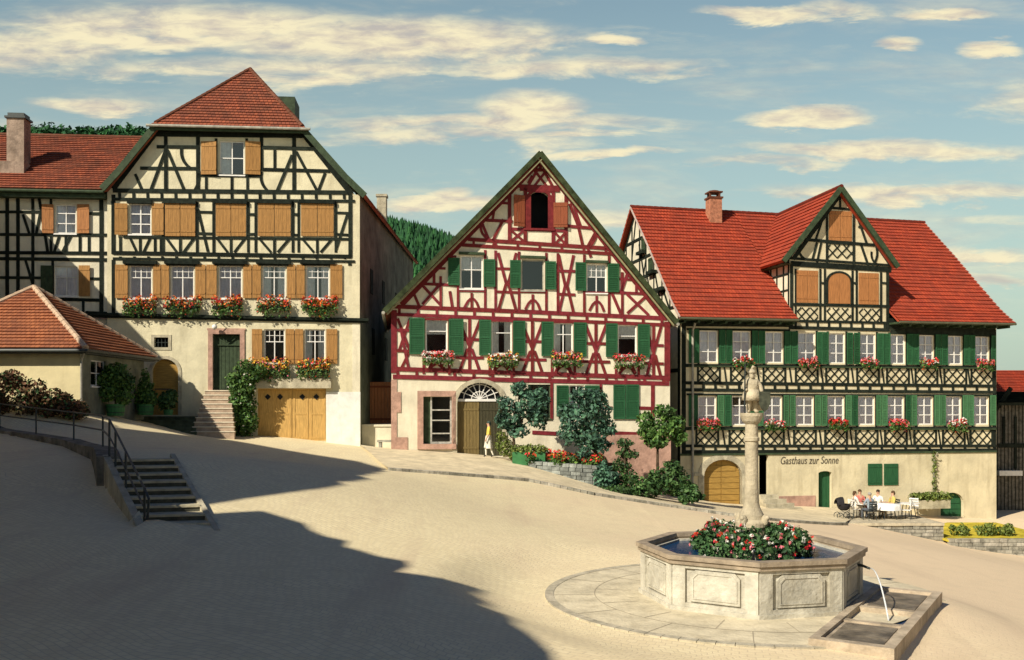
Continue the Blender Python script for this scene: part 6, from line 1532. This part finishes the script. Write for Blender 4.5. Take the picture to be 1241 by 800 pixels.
    for s0, s1 in ((.30, 1.60), (3.2, L_-.3)):
        g = MB(); n = 3
        for k in range(n): tb(g, s0+(s1-s0)*k/n+.012, s0+(s1-s0)*(k+1)/n-.012, .22, W2-.22, zt-.07, zt-.045)
        g.build('dark_floor_slabs', wm, root)
    # flowers round the column
    fb = thing('flower_mound', (cx, cy, .84), 'dense mound of red and white flowers around the foot of the fountain column', 'flower bed')
    pt = MB(); pt.lathe((cx, cy, .84), [(.85, -.2), (.85, .12), (.8, .12), (.8, .06)], 20); pt.build('planter_ring', stone, fb)
    lm = []; r = random.Random(2)
    for i in range(34):
        a = r.random()*6.283; d = r.uniform(.35, .92); lm.append(((cx+d*math.cos(a), cy+d*math.sin(a), .98+.32*(1-d*.55)+r.uniform(-.12, .05)), (.25, .25, .24)))
    for i in range(16):
        a = i/16*6.283; lm.append(((cx+.98*math.cos(a), cy+.98*math.sin(a), 1.0+r.uniform(-.06, .12)), (.2, .2, .2)))
    mb = MB(); leaf_cloud(mb, lm, 9000, .048, 71, inner=.4); mb.build('foliage', mat('mound_leaves', (.05, .12, .04), .55, .4, 3, 0, 10, .3, island=.5), fb, recalc=False)
    mb = MB(); lm2 = [(Vector(c), (q[0]*1.08, q[1]*1.08, q[2]*1.08)) for c, q in lm]
    r = random.Random(9)
    for i in range(300):
        c, q = lm2[r.randrange(len(lm2))]; d = Vector((r.gauss(0, 1), r.gauss(0, 1)-.2, r.gauss(.4, 1))).normalized(); p = Vector((c[0]+d.x*q[0], c[1]+d.y*q[1], c[2]+d.z*q[2]))
        mi = 0 if r.random() < .38 else (1 if r.random() < .55 else 2); leaf_cloud(mb, [(p, (.03, .03, .03))], 7, .03, i, mi=mi, inner=.5)
    mb.build('blossoms', [fred, fwhite, fpink], fb, recalc=False)
fountain()
def apron():
    M = mat('apron_stone', (.68, .60, .43), .85, .2, 1.4, .5, 12, .2, stain=.5)
    mb = MB(); ro = 3.82; n = 96; V = []; rr = [1.9, 2.5, 3.0, 3.45, ro]
    for r_ in rr:
        for i in range(n):
            a = 2*math.pi*i/n; V.append((FC.x+r_*math.cos(a), FC.y+r_*math.sin(a), 0))
    def ok(x, y): return (Vector((x, y, 0))-TR0).dot(TN) < -.05
    V2 = [(x, y, max(G(x, y), -.02)+.022) for x, y, _ in V]
    fs = []
    for k in range(len(rr)-1):
        for i in range(n):
            f = (k*n+i, k*n+(i+1) % n, (k+1)*n+(i+1) % n, (k+1)*n+i)
            if all(ok(V[j][0], V[j][1]) for j in f): fs.append(f)
    mb.add(V2, fs); tag(mb.build('fountain_apron', M, recalc=False), kind='structure')
    # kerb ring: darker flat setts
    k = MB(); m = 84
    for i in range(m):
        a0, a1 = 2*math.pi*i/m+.0015, 2*math.pi*(i+1)/m-.0015; am = (a0+a1)/2
        if not ok(FC.x+(ro+.2)*math.cos(am), FC.y+(ro+.2)*math.sin(am)): continue
        V = []
        for z in (-.1, .03):
            for a, r_ in ((a0, ro), (a1, ro), (a1, ro+.17), (a0, ro+.17)): x, y = FC.x+r_*math.cos(a), FC.y+r_*math.sin(a); V.append((x, y, G(x, y)+z))
        k.add(V, [(3, 2, 1, 0), (4, 5, 6, 7), (0, 1, 5, 4), (1, 2, 6, 5), (2, 3, 7, 6), (3, 0, 4, 7)])
    tag(k.build('apron_kerb', mat('kerb_ring', (.50, .45, .34), .9, .25, 3, .5, 14, .1, island=.08)), kind='structure')
    # radial joints between the big slabs
    j = MB()
    for i in range(14):
        a = R(26)*i+.2; 
        for r0, r1 in ((2.3, 3.0), (3.02, ro)):
            a2 = a+(0 if r0 < 3 else .2); d = Vector((math.cos(a2), math.sin(a2), 0)); q = Vector((-d.y, d.x, 0))*.008; pts = [FC+d*r0-q, FC+d*r1-q, FC+d*r1+q, FC+d*r0+q]
            if all(ok(p.x, p.y) for p in pts): j.add([(p.x, p.y, max(G(p.x, p.y), -.02)+.0265) for p in pts], [(0, 1, 2, 3)])
    for i in range(n):
        a0, a1 = 2*math.pi*i/n, 2*math.pi*(i+1)/n
        pts = [(FC.x+r_*math.cos(a), FC.y+r_*math.sin(a)) for a, r_ in ((a0, 3.003), (a1, 3.003), (a1, 3.018), (a0, 3.018))]
        if all(ok(*p) for p in pts): j.add([(p[0], p[1], max(G(*p), -.02)+.0265) for p in pts], [(0, 1, 2, 3)])
    tag(j.build('apron_joints', mat('joint', (.42, .36, .26), .95), recalc=False), kind='structure')
apron()

# ================================================================== terrace of the inn
def terrace():
    root = thing('terrace_wall', P(1090, 640, 44), 'low rubble stone wall carrying the inn terrace with the seated guests', 'terrace wall')
    zt = P(1080, 634, 44).z; x0, x1 = P(1012, 600, 44).x, P(1144, 600, 44).x
    m = MB(); m.box(((x0+x1)/2+0, 47.2, zt-.06), ((x1-x0)/2, 3.25, .06)); tp = m.build('terrace_floor', mat('terrace_gravel', (.55, .48, .35), .95, .2, 3, .6, 30, .05), root)
    m = MB(); r = random.Random(2)
    for row in range(7):
        x = x0+.2-r.random()*.3
        while x < x1:
            w = r.uniform(.25, .55); a, b = max(x, x0+.15), min(x+w, x1); z1 = zt-.12-row*.17
            if b-a > .06 and z1 > G((a+b)/2, 44)-.25: m.box(((a+b)/2, 44.15+r.uniform(-.03, .03), z1-.085), ((b-a)/2-.012, .14, .075))
            x += w
        y = 44.2
        while y < 48:
            w = r.uniform(.3, .5); m.box((x1-.1, y+w/2, zt-.12-row*.17-.085), (.13, w/2-.012, .075)); y += w
    m.build('stones', stoneg, root)
    # lower bed with yellow flowers and gravel
    root = thing('garden_bed', P(1190, 650, 44), 'low garden bed with yellow ground and small bushes below the arched green door', 'garden bed')
    za = P(1190, 652, 44).z; a, b = P(1147, 650, 43.6).x, P(1290, 650, 43.6).x
    m = MB(); m.box(((a+b)/2, 46.6, za-.05), ((b-a)/2, 3.2, .05)); m.build('yellow_ground', mat('yellow_ground', (.62, .50, .06), .95, .35, 1.5, .6, 20, .05), root)
    m = MB(); r = random.Random(6)
    for row in range(5):
        x = a-r.random()*.3
        while x < b:
            w = r.uniform(.25, .5); c, d = max(x, a), min(x+w, b); m.box(((c+d)/2, 43.4+r.uniform(-.03, .03), za+.06-row*.17-.085), ((d-c)/2-.012, .14, .078)); x += w
    m.build('stones', stoneg, root)
    for i, (px, py, rx, lab) in enumerate(((1163, 641, .5, 'left low bush in the yellow garden bed'), (1196, 642, .6, 'wide low bush in the middle of the yellow garden bed'), (1218, 646, .35, 'small bush near the right edge of the yellow garden bed'))):
        c = P(px, py, 44.8); tree('garden_bush', (c.x, c.y, za), [(Vector((c.x, c.y, za+.2)), (rx, .4, .3)), (Vector((c.x+.2, c.y, za+.3)), (rx*.6, .3, .3))], None, 500, .07, leafy, lab, 'bush', 'bushes in the yellow bed', 80+i)
    return zt
TZ = terrace()
# planters along the house wall
pz = thing('planter_trough', FR.W(FR.u(1116), TZ, .9), 'long leafy planter trough against the inn wall, left of the arched green door', 'planter')
m = MB(); F = FR; F.box(m, F.u(1096), F.u(1136), TZ, TZ+.45, .7, 1.1); m.build('trough', stone, pz)
m = MB(); leaf_cloud(m, [(FR.W(FR.u(x), TZ+.62, .9), (.45, .28, .26)) for x in (1098, 1106, 1114, 1122, 1131)], 1100, .075, 88); m.build('foliage', leafy, pz, recalc=False)
vn = thing('wall_vine', FR.W(FR.u(1131), TZ+1.2, .1), 'thin vine climbing the downpipe on the plain inn wall', 'vine')
m = MB(); leaf_cloud(m, [(FR.pt(1131+(i % 3)-1, 600-i*5, .1), (.12, .1, .2)) for i in range(11)], 260, .06, 89); m.build('foliage', leafy, vn, recalc=False)

# ---- furniture
def table(x, y, z, r_, label, cloth=True):
    t = thing('garden_table', (x, y, z), label, 'table', 'tables on the inn terrace')
    m = MB(); m.lathe((x, y, z), [(r_, .70), (r_, .73)], 20); m.build('tabletop', white, t)
    for k in range(4): a = R(45+90*k); m = MB(); m.tube([(x+r_*.75*math.cos(a), y+r_*.75*math.sin(a), z), (x+r_*.5*math.cos(a), y+r_*.5*math.sin(a), z+.7)], .02, 6); m.build('leg', iron, t)
    if cloth:
        m = MB(); n = 28; V = [(x, y, z+.737)]; 
        for k, (rr_, zz) in enumerate(((r_+.01, .737), (r_+.04, .60), (r_+.06, .45))):
            for i in range(n): a = 2*math.pi*i/n; q = rr_+(.03*math.sin(a*7) if k else 0); V.append((x+q*math.cos(a), y+q*math.sin(a), z+zz))
        m.add(V, [(0, 1+i, 1+(i+1) % n) for i in range(n)]+[(1+k*n+i, 1+(k+1)*n+i, 1+(k+1)*n+(i+1) % n, 1+k*n+(i+1) % n) for k in range(2) for i in range(n)])
        tag(m.build('tablecloth', lacew, recalc=False, smooth=True), 'white cloth hanging over the '+label, 'tablecloth', 'cloths on the terrace tables')
def chair(x, y, z, th, label, mm=iron):
    c = thing('garden_chair', (x, y, z), label, 'chair', 'chairs on the inn terrace')
    M = Matrix.Rotation(th, 3, 'Z'); T = lambda a, b, h: Vector((x, y, z+h))+M@Vector((a, b, 0))
    m = MB(); 
    for k in range(5): p = T(0, -.16+.08*k, .45); m.box(p, (.21, .034, .012), th)
    m.build('seat', mm, c)
    m = MB()
    for k in range(4): p = T(0, -.22, .55+.11*k); m.box(p, (.2, .012, .035), th)
    for s in (-1, 1): m.tube([T(s*.2, -.2, .45), T(s*.2, -.25, .92)], .014, 6)
    m.build('backrest', mm, c)
    for sx in (-1, 1):
        for sy in (-1, 1): m = MB(); m.tube([T(sx*.19, sy*.17, .45), T(sx*.21, sy*.21, 0)], .014, 6); m.build('leg', iron, c)

# ================================================================== people
def person(x, y, z, th, pose, top, low, hairc, label, dress=False, headturn=0, apron_m=None, scale=1.0, hat=None):
    root = thing('person', (x, y, z), label, 'person')
    M = Matrix.Rotation(th, 3, 'Z'); S = scale
    def T(a, b, h): return Vector((x, y, z))+M@Vector((a*S, b*S, 0))+Vector((0, 0, h*S))      # b: forward
    V = []; E = []; rad = []; reg = []
    def add(p, r_, par, g):
        V.append(T(*p)); rad.append(r_*S); reg.append(g)
        if par is not None: E.append((par, len(V)-1))
        return len(V)-1
    sit = pose.startswith('sit'); hz = .52 if sit else .93; ln = .05 if pose == 'sit_lean' else 0
    pv = add((0, 0, hz), .125, None, 1); s1 = add((0, ln*.5, hz+.2), .115, pv, 0); s2 = add((0, ln, hz+.42), .13, s1, 0)
    nk = add((0, ln, hz+.54), .058, s2, 2); hd = add((0, ln+.01, hz+.66), .082, nk, 2); tp = add((0, ln+.01, hz+.76), .07, hd, 2)
    for s in (-1, 1):
        sh = add((s*.18, ln, hz+.44), .062, s2, 0)
        if sit: el = add((s*.25, .08+ln, hz+.2), .045, sh, 0); wr = add((s*.17, .33, hz+.22), .03, el, 2)
        elif pose == 'walk': el = add((s*.24, -.04*s, hz+.17), .045, sh, 0); wr = add((s*.24, .10-.06*s, hz-.05), .03, el, 2)
        else: el = add((s*.25, .0, hz+.17), .045, sh, 0); wr = add((s*.25, .08, hz-.07), .03, el, 2)
        dv = Vector((0, 1, -.1)) if sit else Vector((0, .25, -1)); dv.normalize()
        P0 = Vector((s*.17, .33, hz+.22)) if sit else (Vector((s*.24, .10-.06*s, hz-.05)) if pose == 'walk' else Vector((s*.25, .08, hz-.07)))
        pm = P0+dv*.07; pa = add(tuple(pm), .034, wr, 2)
        for k, l in enumerate((.075, .085, .08, .06)):
            o_ = (k-1.5)*.019; q = pm+dv*(l*.6)+Vector((o_, 0, 0)); q2 = pm+dv*l+Vector((o_*1.1, 0, -.012)); a_ = add(tuple(q), .010, pa, 2); add(tuple(q2), .008, a_, 2)
        a_ = add(tuple(pm+dv*.0+Vector((-s*.04, .02, 0))), .012, pa, 2); add(tuple(pm+dv*.03+Vector((-s*.05, .03, 0))), .009, a_, 2)
        hp = add((s*.095, 0, hz-.04), .10, pv, 1)
        if sit: kn = add((s*.13, .42, hz-.02), .065, hp, 1); an = add((s*.13, .44, .10), .04, kn, 1); ft = add((s*.13, .58, .05), .036, an, 3)
        elif pose == 'walk': kn = add((s*.10, .09*s+.03, .50), .062, hp, 1); an = add((s*.10, .16*s-.05, .09), .04, kn, 1); ft = add((s*.10, .16*s+.08, .045), .036, an, 3)
        else: kn = add((s*.10, .02, .49), .062, hp, 1); an = add((s*.10, -.01, .09), .04, kn, 1); ft = add((s*.11, .13, .045), .036, an, 3)
    vs, fs = skin_mesh(V, E, rad)
    ms = [top, low, skin, mat('dark_shoes', (.03, .025, .02), .5)]
    m = MB(); segs = [(Vector(V[a]), Vector(V[b]), reg[b]) for a, b in E]
    def region(c):
        best = 9; g = 0
        for a, b, rg in segs:
            d = b-a; t = max(0, min(1, (c-a).dot(d)/max(d.length_squared, 1e-9))); q = (a+d*t-c).length
            if q < best: best = q; g = rg
        return g
    m.v = [tuple(v_) for v_ in vs]
    for f in fs:
        c = sum((vs[i] for i in f), Vector((0, 0, 0)))/len(f); m.f.append(f); m.uv.append(None); m.mi.append(region(c))
    hc = T(0, ln+.01, hz+.69)
    Mh = M@Matrix.Rotation(headturn, 3, 'Z')
    nv = hc+Mh@Vector((0, .092*S, -.01)); m.ell(nv, (.012*S, .018*S, .02*S), 6, 4, mi=2)
    for s in (-1, 1): m.ell(hc+Mh@Vector((s*.08*S, 0, -.01)), (.014*S, .02*S, .028*S), 6, 4, mi=2)
    m.build('body', ms, root, smooth=True)
    e = MB()
    for s in (-1, 1): e.ell(hc+Mh@Vector((s*.03*S, .078*S, .012)), (.012*S, .008*S, .008*S), 6, 4)
    e.build('eyes', iron, root); e = MB(); e.ell(hc+Mh@Vector((0, .08*S, -.055*S)), (.024*S, .008*S, .006*S), 6, 4); e.build('mouth', fred, root)
    h = MB(); h.ell(hc+Mh@Vector((0, -.022*S, .035*S)), (.093*S, .095*S, .085*S), 12, 8)
    if dress: h.ell(hc+Mh@Vector((0, -.05*S, -.03*S)), (.085*S, .06*S, .10*S), 10, 7)
    h.build('hair', mat('hair_%s' % hairc, {'dark': (.03, .02, .012), 'brown': (.10, .055, .025), 'grey': (.35, .33, .30), 'scarf': (.05, .08, .07)}[hairc], .8), root, smooth=True)
    if dress:
        d = MB(); 
        if sit: 
            n = 14; V = []
            for k in range(6):
                t = k/5
                for i in range(n):
                    a = 2*math.pi*i/n
                    if t <= .6: q = t/.6; p = T(.20*math.cos(a), -.02+q*.46, hz+.01+.13*math.sin(a)*(1-.2*q))
                    else: q = (t-.6)/.4; p = T(.22*math.cos(a), .46+.05*q+.10*math.sin(a)*q, hz-.02-.22*q+.13*math.sin(a)*(1-q))
                    V.append(p)
            d.add(V, [(k*n+i, k*n+(i+1) % n, (k+1)*n+(i+1) % n, (k+1)*n+i) for k in range(5) for i in range(n)])
        else:
            n = 20; V = []
            for r_, hh in ((.145, hz+.12), (.165, hz-.02), (.20, hz-.25), (.24, hz-.5)):
                for i in range(n): a = 2*math.pi*i/n; q = r_*(1+.05*math.sin(a*6)*(hz+.12-hh)*2); V.append(T(q*math.cos(a), q*.8*math.sin(a), hh))
            d.add(V, [(k*n+i, k*n+(i+1) % n, (k+1)*n+(i+1) % n, (k+1)*n+i) for k in range(3) for i in range(n)])
        d.build('skirt', low, root, recalc=False, smooth=True)
    if apron_m:
        a_ = MB(); V = []
        for r_, hh in ((.16, hz+.10), (.185, hz-.05), (.225, hz-.3), (.255, hz-.46)):
            for i in range(8): a = R(50+80*i/7); V.append(T(r_*math.cos(a), r_*.86*math.sin(a)+.01, hh))
        a_.add(V, [(k*8+i, k*8+i+1, (k+1)*8+i+1, (k+1)*8+i) for k in range(3) for i in range(7)]); a_.build('apron', apron_m, root, recalc=False)
    return root
def cloth(n, c): return mat('cloth_'+n, c, .9, .12, 8, .2, 30, .1)
gp = FM.W(FM.u(588.5), 0, 1.6); gzz = G(gp.x, gp.y)+.1
person(gp.x, gp.y, gzz, R(100), 'walk', cloth('yellow', (.72, .55, .12)), cloth('white', (.75, .72, .62)), 'scarf', 'person in a yellow blouse and white skirt walking past the arched gate', dress=True, apron_m=cloth('white', (.75, .72, .62)), scale=.97)
ty = 46.0
def tx(px, Y=ty): return (px-CX)/FP*Y
table(tx(1047), 45.7, TZ, .5, 'left round table on the inn terrace among the seated guests', False)
table(tx(1072), 45.6, TZ, .55, 'middle round table on the inn terrace', True)
table(tx(1100), 45.9, TZ, .5, 'right round table on the inn terrace beside the planter trough', False)
ppl = [(1036, 45.9, R(-80), 'sit', (.78, .74, .66), (.70, .62, .5), 'brown', True, 'seated person in white blouse, leftmost guest on the inn terrace'),
       (1042, 46.7, R(180), 'sit', (.62, .20, .16), (.3, .1, .08), 'brown', True, 'seated person in red top behind the left terrace table'),
       (1054.5, 45.1, R(15), 'sit_lean', (.28, .34, .40), (.10, .11, .13), 'grey', False, 'seated person in blue grey jacket with their back to the square'),
       (1064, 46.6, R(150), 'sit', (.80, .77, .70), (.75, .7, .6), 'dark', True, 'seated person in a pale dress behind the middle terrace table'),
       (1082, 46.0, R(95), 'sit', (.60, .48, .14), (.4, .32, .2), 'brown', True, 'seated person in ochre top, right of the middle terrace table')]
for k, (px, Y, th, ps, tc_, lc, hc_, dr, lab) in enumerate(ppl):
    x = tx(px, Y); person(x, Y, TZ, th, ps, cloth('t%d' % k, tc_), cloth('l%d' % k, lc), hc_, lab, dress=dr)
    chair(x, Y, TZ, th, ['white slatted chair of the leftmost guest', 'dark slatted chair under the guest in red', 'dark slatted chair of the guest in blue grey', 'white slatted chair of the guest in the pale dress', 'dark slatted chair of the guest in ochre'][k]+' on the inn terrace', white if k in (0, 3) else iron)
chair(tx(1092), 45.4, TZ, R(60), 'empty white slatted chair left of the right terrace table', white); chair(tx(1110), 46.3, TZ, R(150), 'empty white slatted chair right of the right terrace table', white)
chair(tx(1056), 46.9, TZ, R(190), 'empty dark slatted chair between the left and middle terrace tables', iron)
def pram():
    x, y, z = tx(1019), 45.6, TZ; root = thing('baby_pram', (x, y, z), 'dark pram with raised hood parked at the left end of the inn terrace', 'pram')
    dk = mat('black_canvas', (.02, .018, .02), .7); m = MB()
    m.lathe((x, y, z+.42), [(.16, 0), (.26, .08), (.32, .22), (.33, .3), (.29, .3), (.28, .22)], 14); m.build('body', dk, root)
    m = MB(); V = []; n = 10
    for j in range(6):
        a = R(90*j/5)
        for i in range(n+1): t = math.pi*i/n; V.append((x-.05-.33*math.sin(a), y+.27*math.cos(t), z+.7+.36*math.sin(t)*math.cos(a*.55)))
    m.add(V, [(j*(n+1)+i, j*(n+1)+i+1, (j+1)*(n+1)+i+1, (j+1)*(n+1)+i) for j in range(5) for i in range(n)]); m.build('hood', dk, root, recalc=False, smooth=True)
    for sx in (-1, 1):
        for sy in (-1, 1):
            w = MB(); c = Vector((x+sx*.24, y+sy*.24, z+.16)); pts = [c+Vector((.15*math.cos(R(30*i)), 0, .15*math.sin(R(30*i)))) for i in range(13)]; w.tube(pts, .016, 6, cap=False)
            for k in range(6): w.tube([c, pts[k*2]], .005, 4)
            w.build('wheel', iron, root)
    m = MB(); m.tube([(x+.3, y-.2, z+.6), (x+.52, y-.2, z+.95), (x+.52, y+.2, z+.95), (x+.3, y+.2, z+.6)], .014, 6); m.tube([(x-.24, y-.24, z+.16), (x+.2, y-.2, z+.45)], .012, 6); m.tube([(x+.24, y-.24, z+.16), (x-.2, y-.2, z+.45)], .012, 6); m.build('frame', iron, root)
pram()

# ================================================================== houses outside the frame that shadow the square or block sky light
def caster(name, label, pts, base_u, plane_o, plane_d, depth=7, mm=cream):
    F = Face(plane_o, plane_d); prof = []
    for (px, py) in pts:
        s = hit(px, py); nn = F.n; t = (F.o-Vector((s.x, s.y, 0))).dot(nn)/Vector((L.x, L.y, 0)).dot(nn)
        q = s+L*t; prof.append(((Vector((q.x, q.y, 0))-F.o).dot(F.d), q.z))
    return F, prof
PO, PD = (-8.2, 4.0), (-8, 13)
Fa, pa = caster('a', '', [(700, 830), (668, 790), (640, 766), (596, 733), (590, 716), (540, 702), (482, 693), (492, 680), (440, 668), (395, 650), (345, 627), (318, 619), (246, 623)], None, PO, PD)
Fb, pb = caster('b', '', [(250, 612), (300, 604), (360, 596), (405, 590), (412, 584), (440, 582), (446, 576), (470, 569), (434, 559), (350, 546), (276, 533), (205, 525.5), (138, 518), (95, 509), (45, 502), (4, 497)], None, PO, PD)
def ragged(pr, amp, sd):
    r = random.Random(sd); out = [pr[0]]
    for a, b in zip(pr, pr[1:]):
        n = max(1, int(math.hypot(b[0]-a[0], b[1]-a[1])/.45))
        for i in range(1, n): out.append((a[0]+(b[0]-a[0])*i/n, a[1]+(b[1]-a[1])*i/n+r.uniform(-amp, amp)))
        out.append(b)
    return out
pa = ragged(pa, .17, 3); pb = ragged(pb[:8], .16, 5)+pb[8:]
print('CASTER A', [(round(a, 1), round(b, 1)) for a, b in pa]); print('CASTER B', [(round(a, 1), round(b, 1)) for a, b in pb])
def mkcaster(F, prof, zb, nm, label, mm, depth=3.5):
    # outline fitted to the shadow it must cast; depth runs along the light
    root = thing(nm, F.W(prof[len(prof)//2][0], 1.0, -3), label, 'house')
    a, b = prof[0], prof[-1]; out = [(a[0], zb)]+prof+[(b[0], zb)]; n = len(out); m = MB()
    f = [F.W(q[0], q[1], 0) for q in out]; k = [p+L*(depth/math.hypot(L.x, L.y)) for p in f]
    m.add(f+k, [tuple(range(n)), tuple(range(2*n-1, n-1, -1))]+[(i, n+i, n+(i+1) % n, (i+1) % n) for i in range(n)])
    m.build('walls_and_roof', mm, root)
pa.append((11.7, 8.6)); mkcaster(Fa, pa, -2, 'neighbouring_house', 'house at the near left whose roofline shades the square', cream)
mkcaster(Fb, pb, 0, 'neighbouring_house', 'gabled house outside the frame at the far left that shades the upper road', creamw)
for i, (x, y, w, d, h, rz) in enumerate(((-2.5, -21, 6.5, 5, 9.5, 2), (-16, -7, 6, 5, 6.5, 40), (12, -20, 6, 5, 10.5, -3), (27, -14, 6, 6, 10, -25), (40, 2, 6, 7, 10, -60))):  # unseen rest of the square, added to hold back sky light
    c = Vector((x, y, -1)); rt = thing('neighbouring_house', c, ['plain gabled house behind the viewer', 'low gabled house behind the viewer on the left', 'wide gabled house behind the viewer on the right', 'gabled house closing the square behind the right edge', 'gabled house beyond the right edge of the view'][i], 'house')
    mb = MB(); mb.box((x, y, h/2-1.5), (w, d, h/2+.5), R(rz)); mb.build('walls', creamd, rt)
    M3 = Matrix.Rotation(R(rz), 3, 'Z'); T_ = lambda a, b, z: c+M3@Vector((a, b, 0))+Vector((0, 0, z)); mb = MB(); z0 = h
    roof(mb, [T_(-w-.4, d+.5, z0-.3), T_(-w-.4, 0, z0+4)], [T_(w+.4, d+.5, z0-.3), T_(w+.4, 0, z0+4)], [0, 1], 12); roof(mb, [T_(w+.4, -d-.5, z0-.3), T_(w+.4, 0, z0+4)], [T_(-w-.4, -d-.5, z0-.3), T_(-w-.4, 0, z0+4)], [0, 1], 12); mb.build('roof', tileL, rt, recalc=False)
r0 = thing('neighbouring_house', (-29.6, 43, 3), 'tall narrow house just outside the left edge that shades the timbered wing', 'house')
m = MB(); m.box((-29.9, 43.5, 8.0), (5.0, 6.2, 6.0)); m.build('walls', creamw, r0)
m = MB(); roof(m, [(-24.6, 37.1, 14.0), (-29.9, 37.1, 17.5)], [(-24.6, 50, 14.0), (-29.9, 50, 17.5)], [0, 1], 16); roof(m, [(-35.2, 50, 14.0), (-29.9, 50, 17.5)], [(-35.2, 37.1, 14), (-29.9, 37.1, 17.5)], [0, 1], 16); m.build('roof', tileL, r0, recalc=False)

for o in bpy.data.objects:
    if o.get('label') and len(o['label'].replace('-', ' ').split()) > 16: print('LONG', o.name, o['label'])
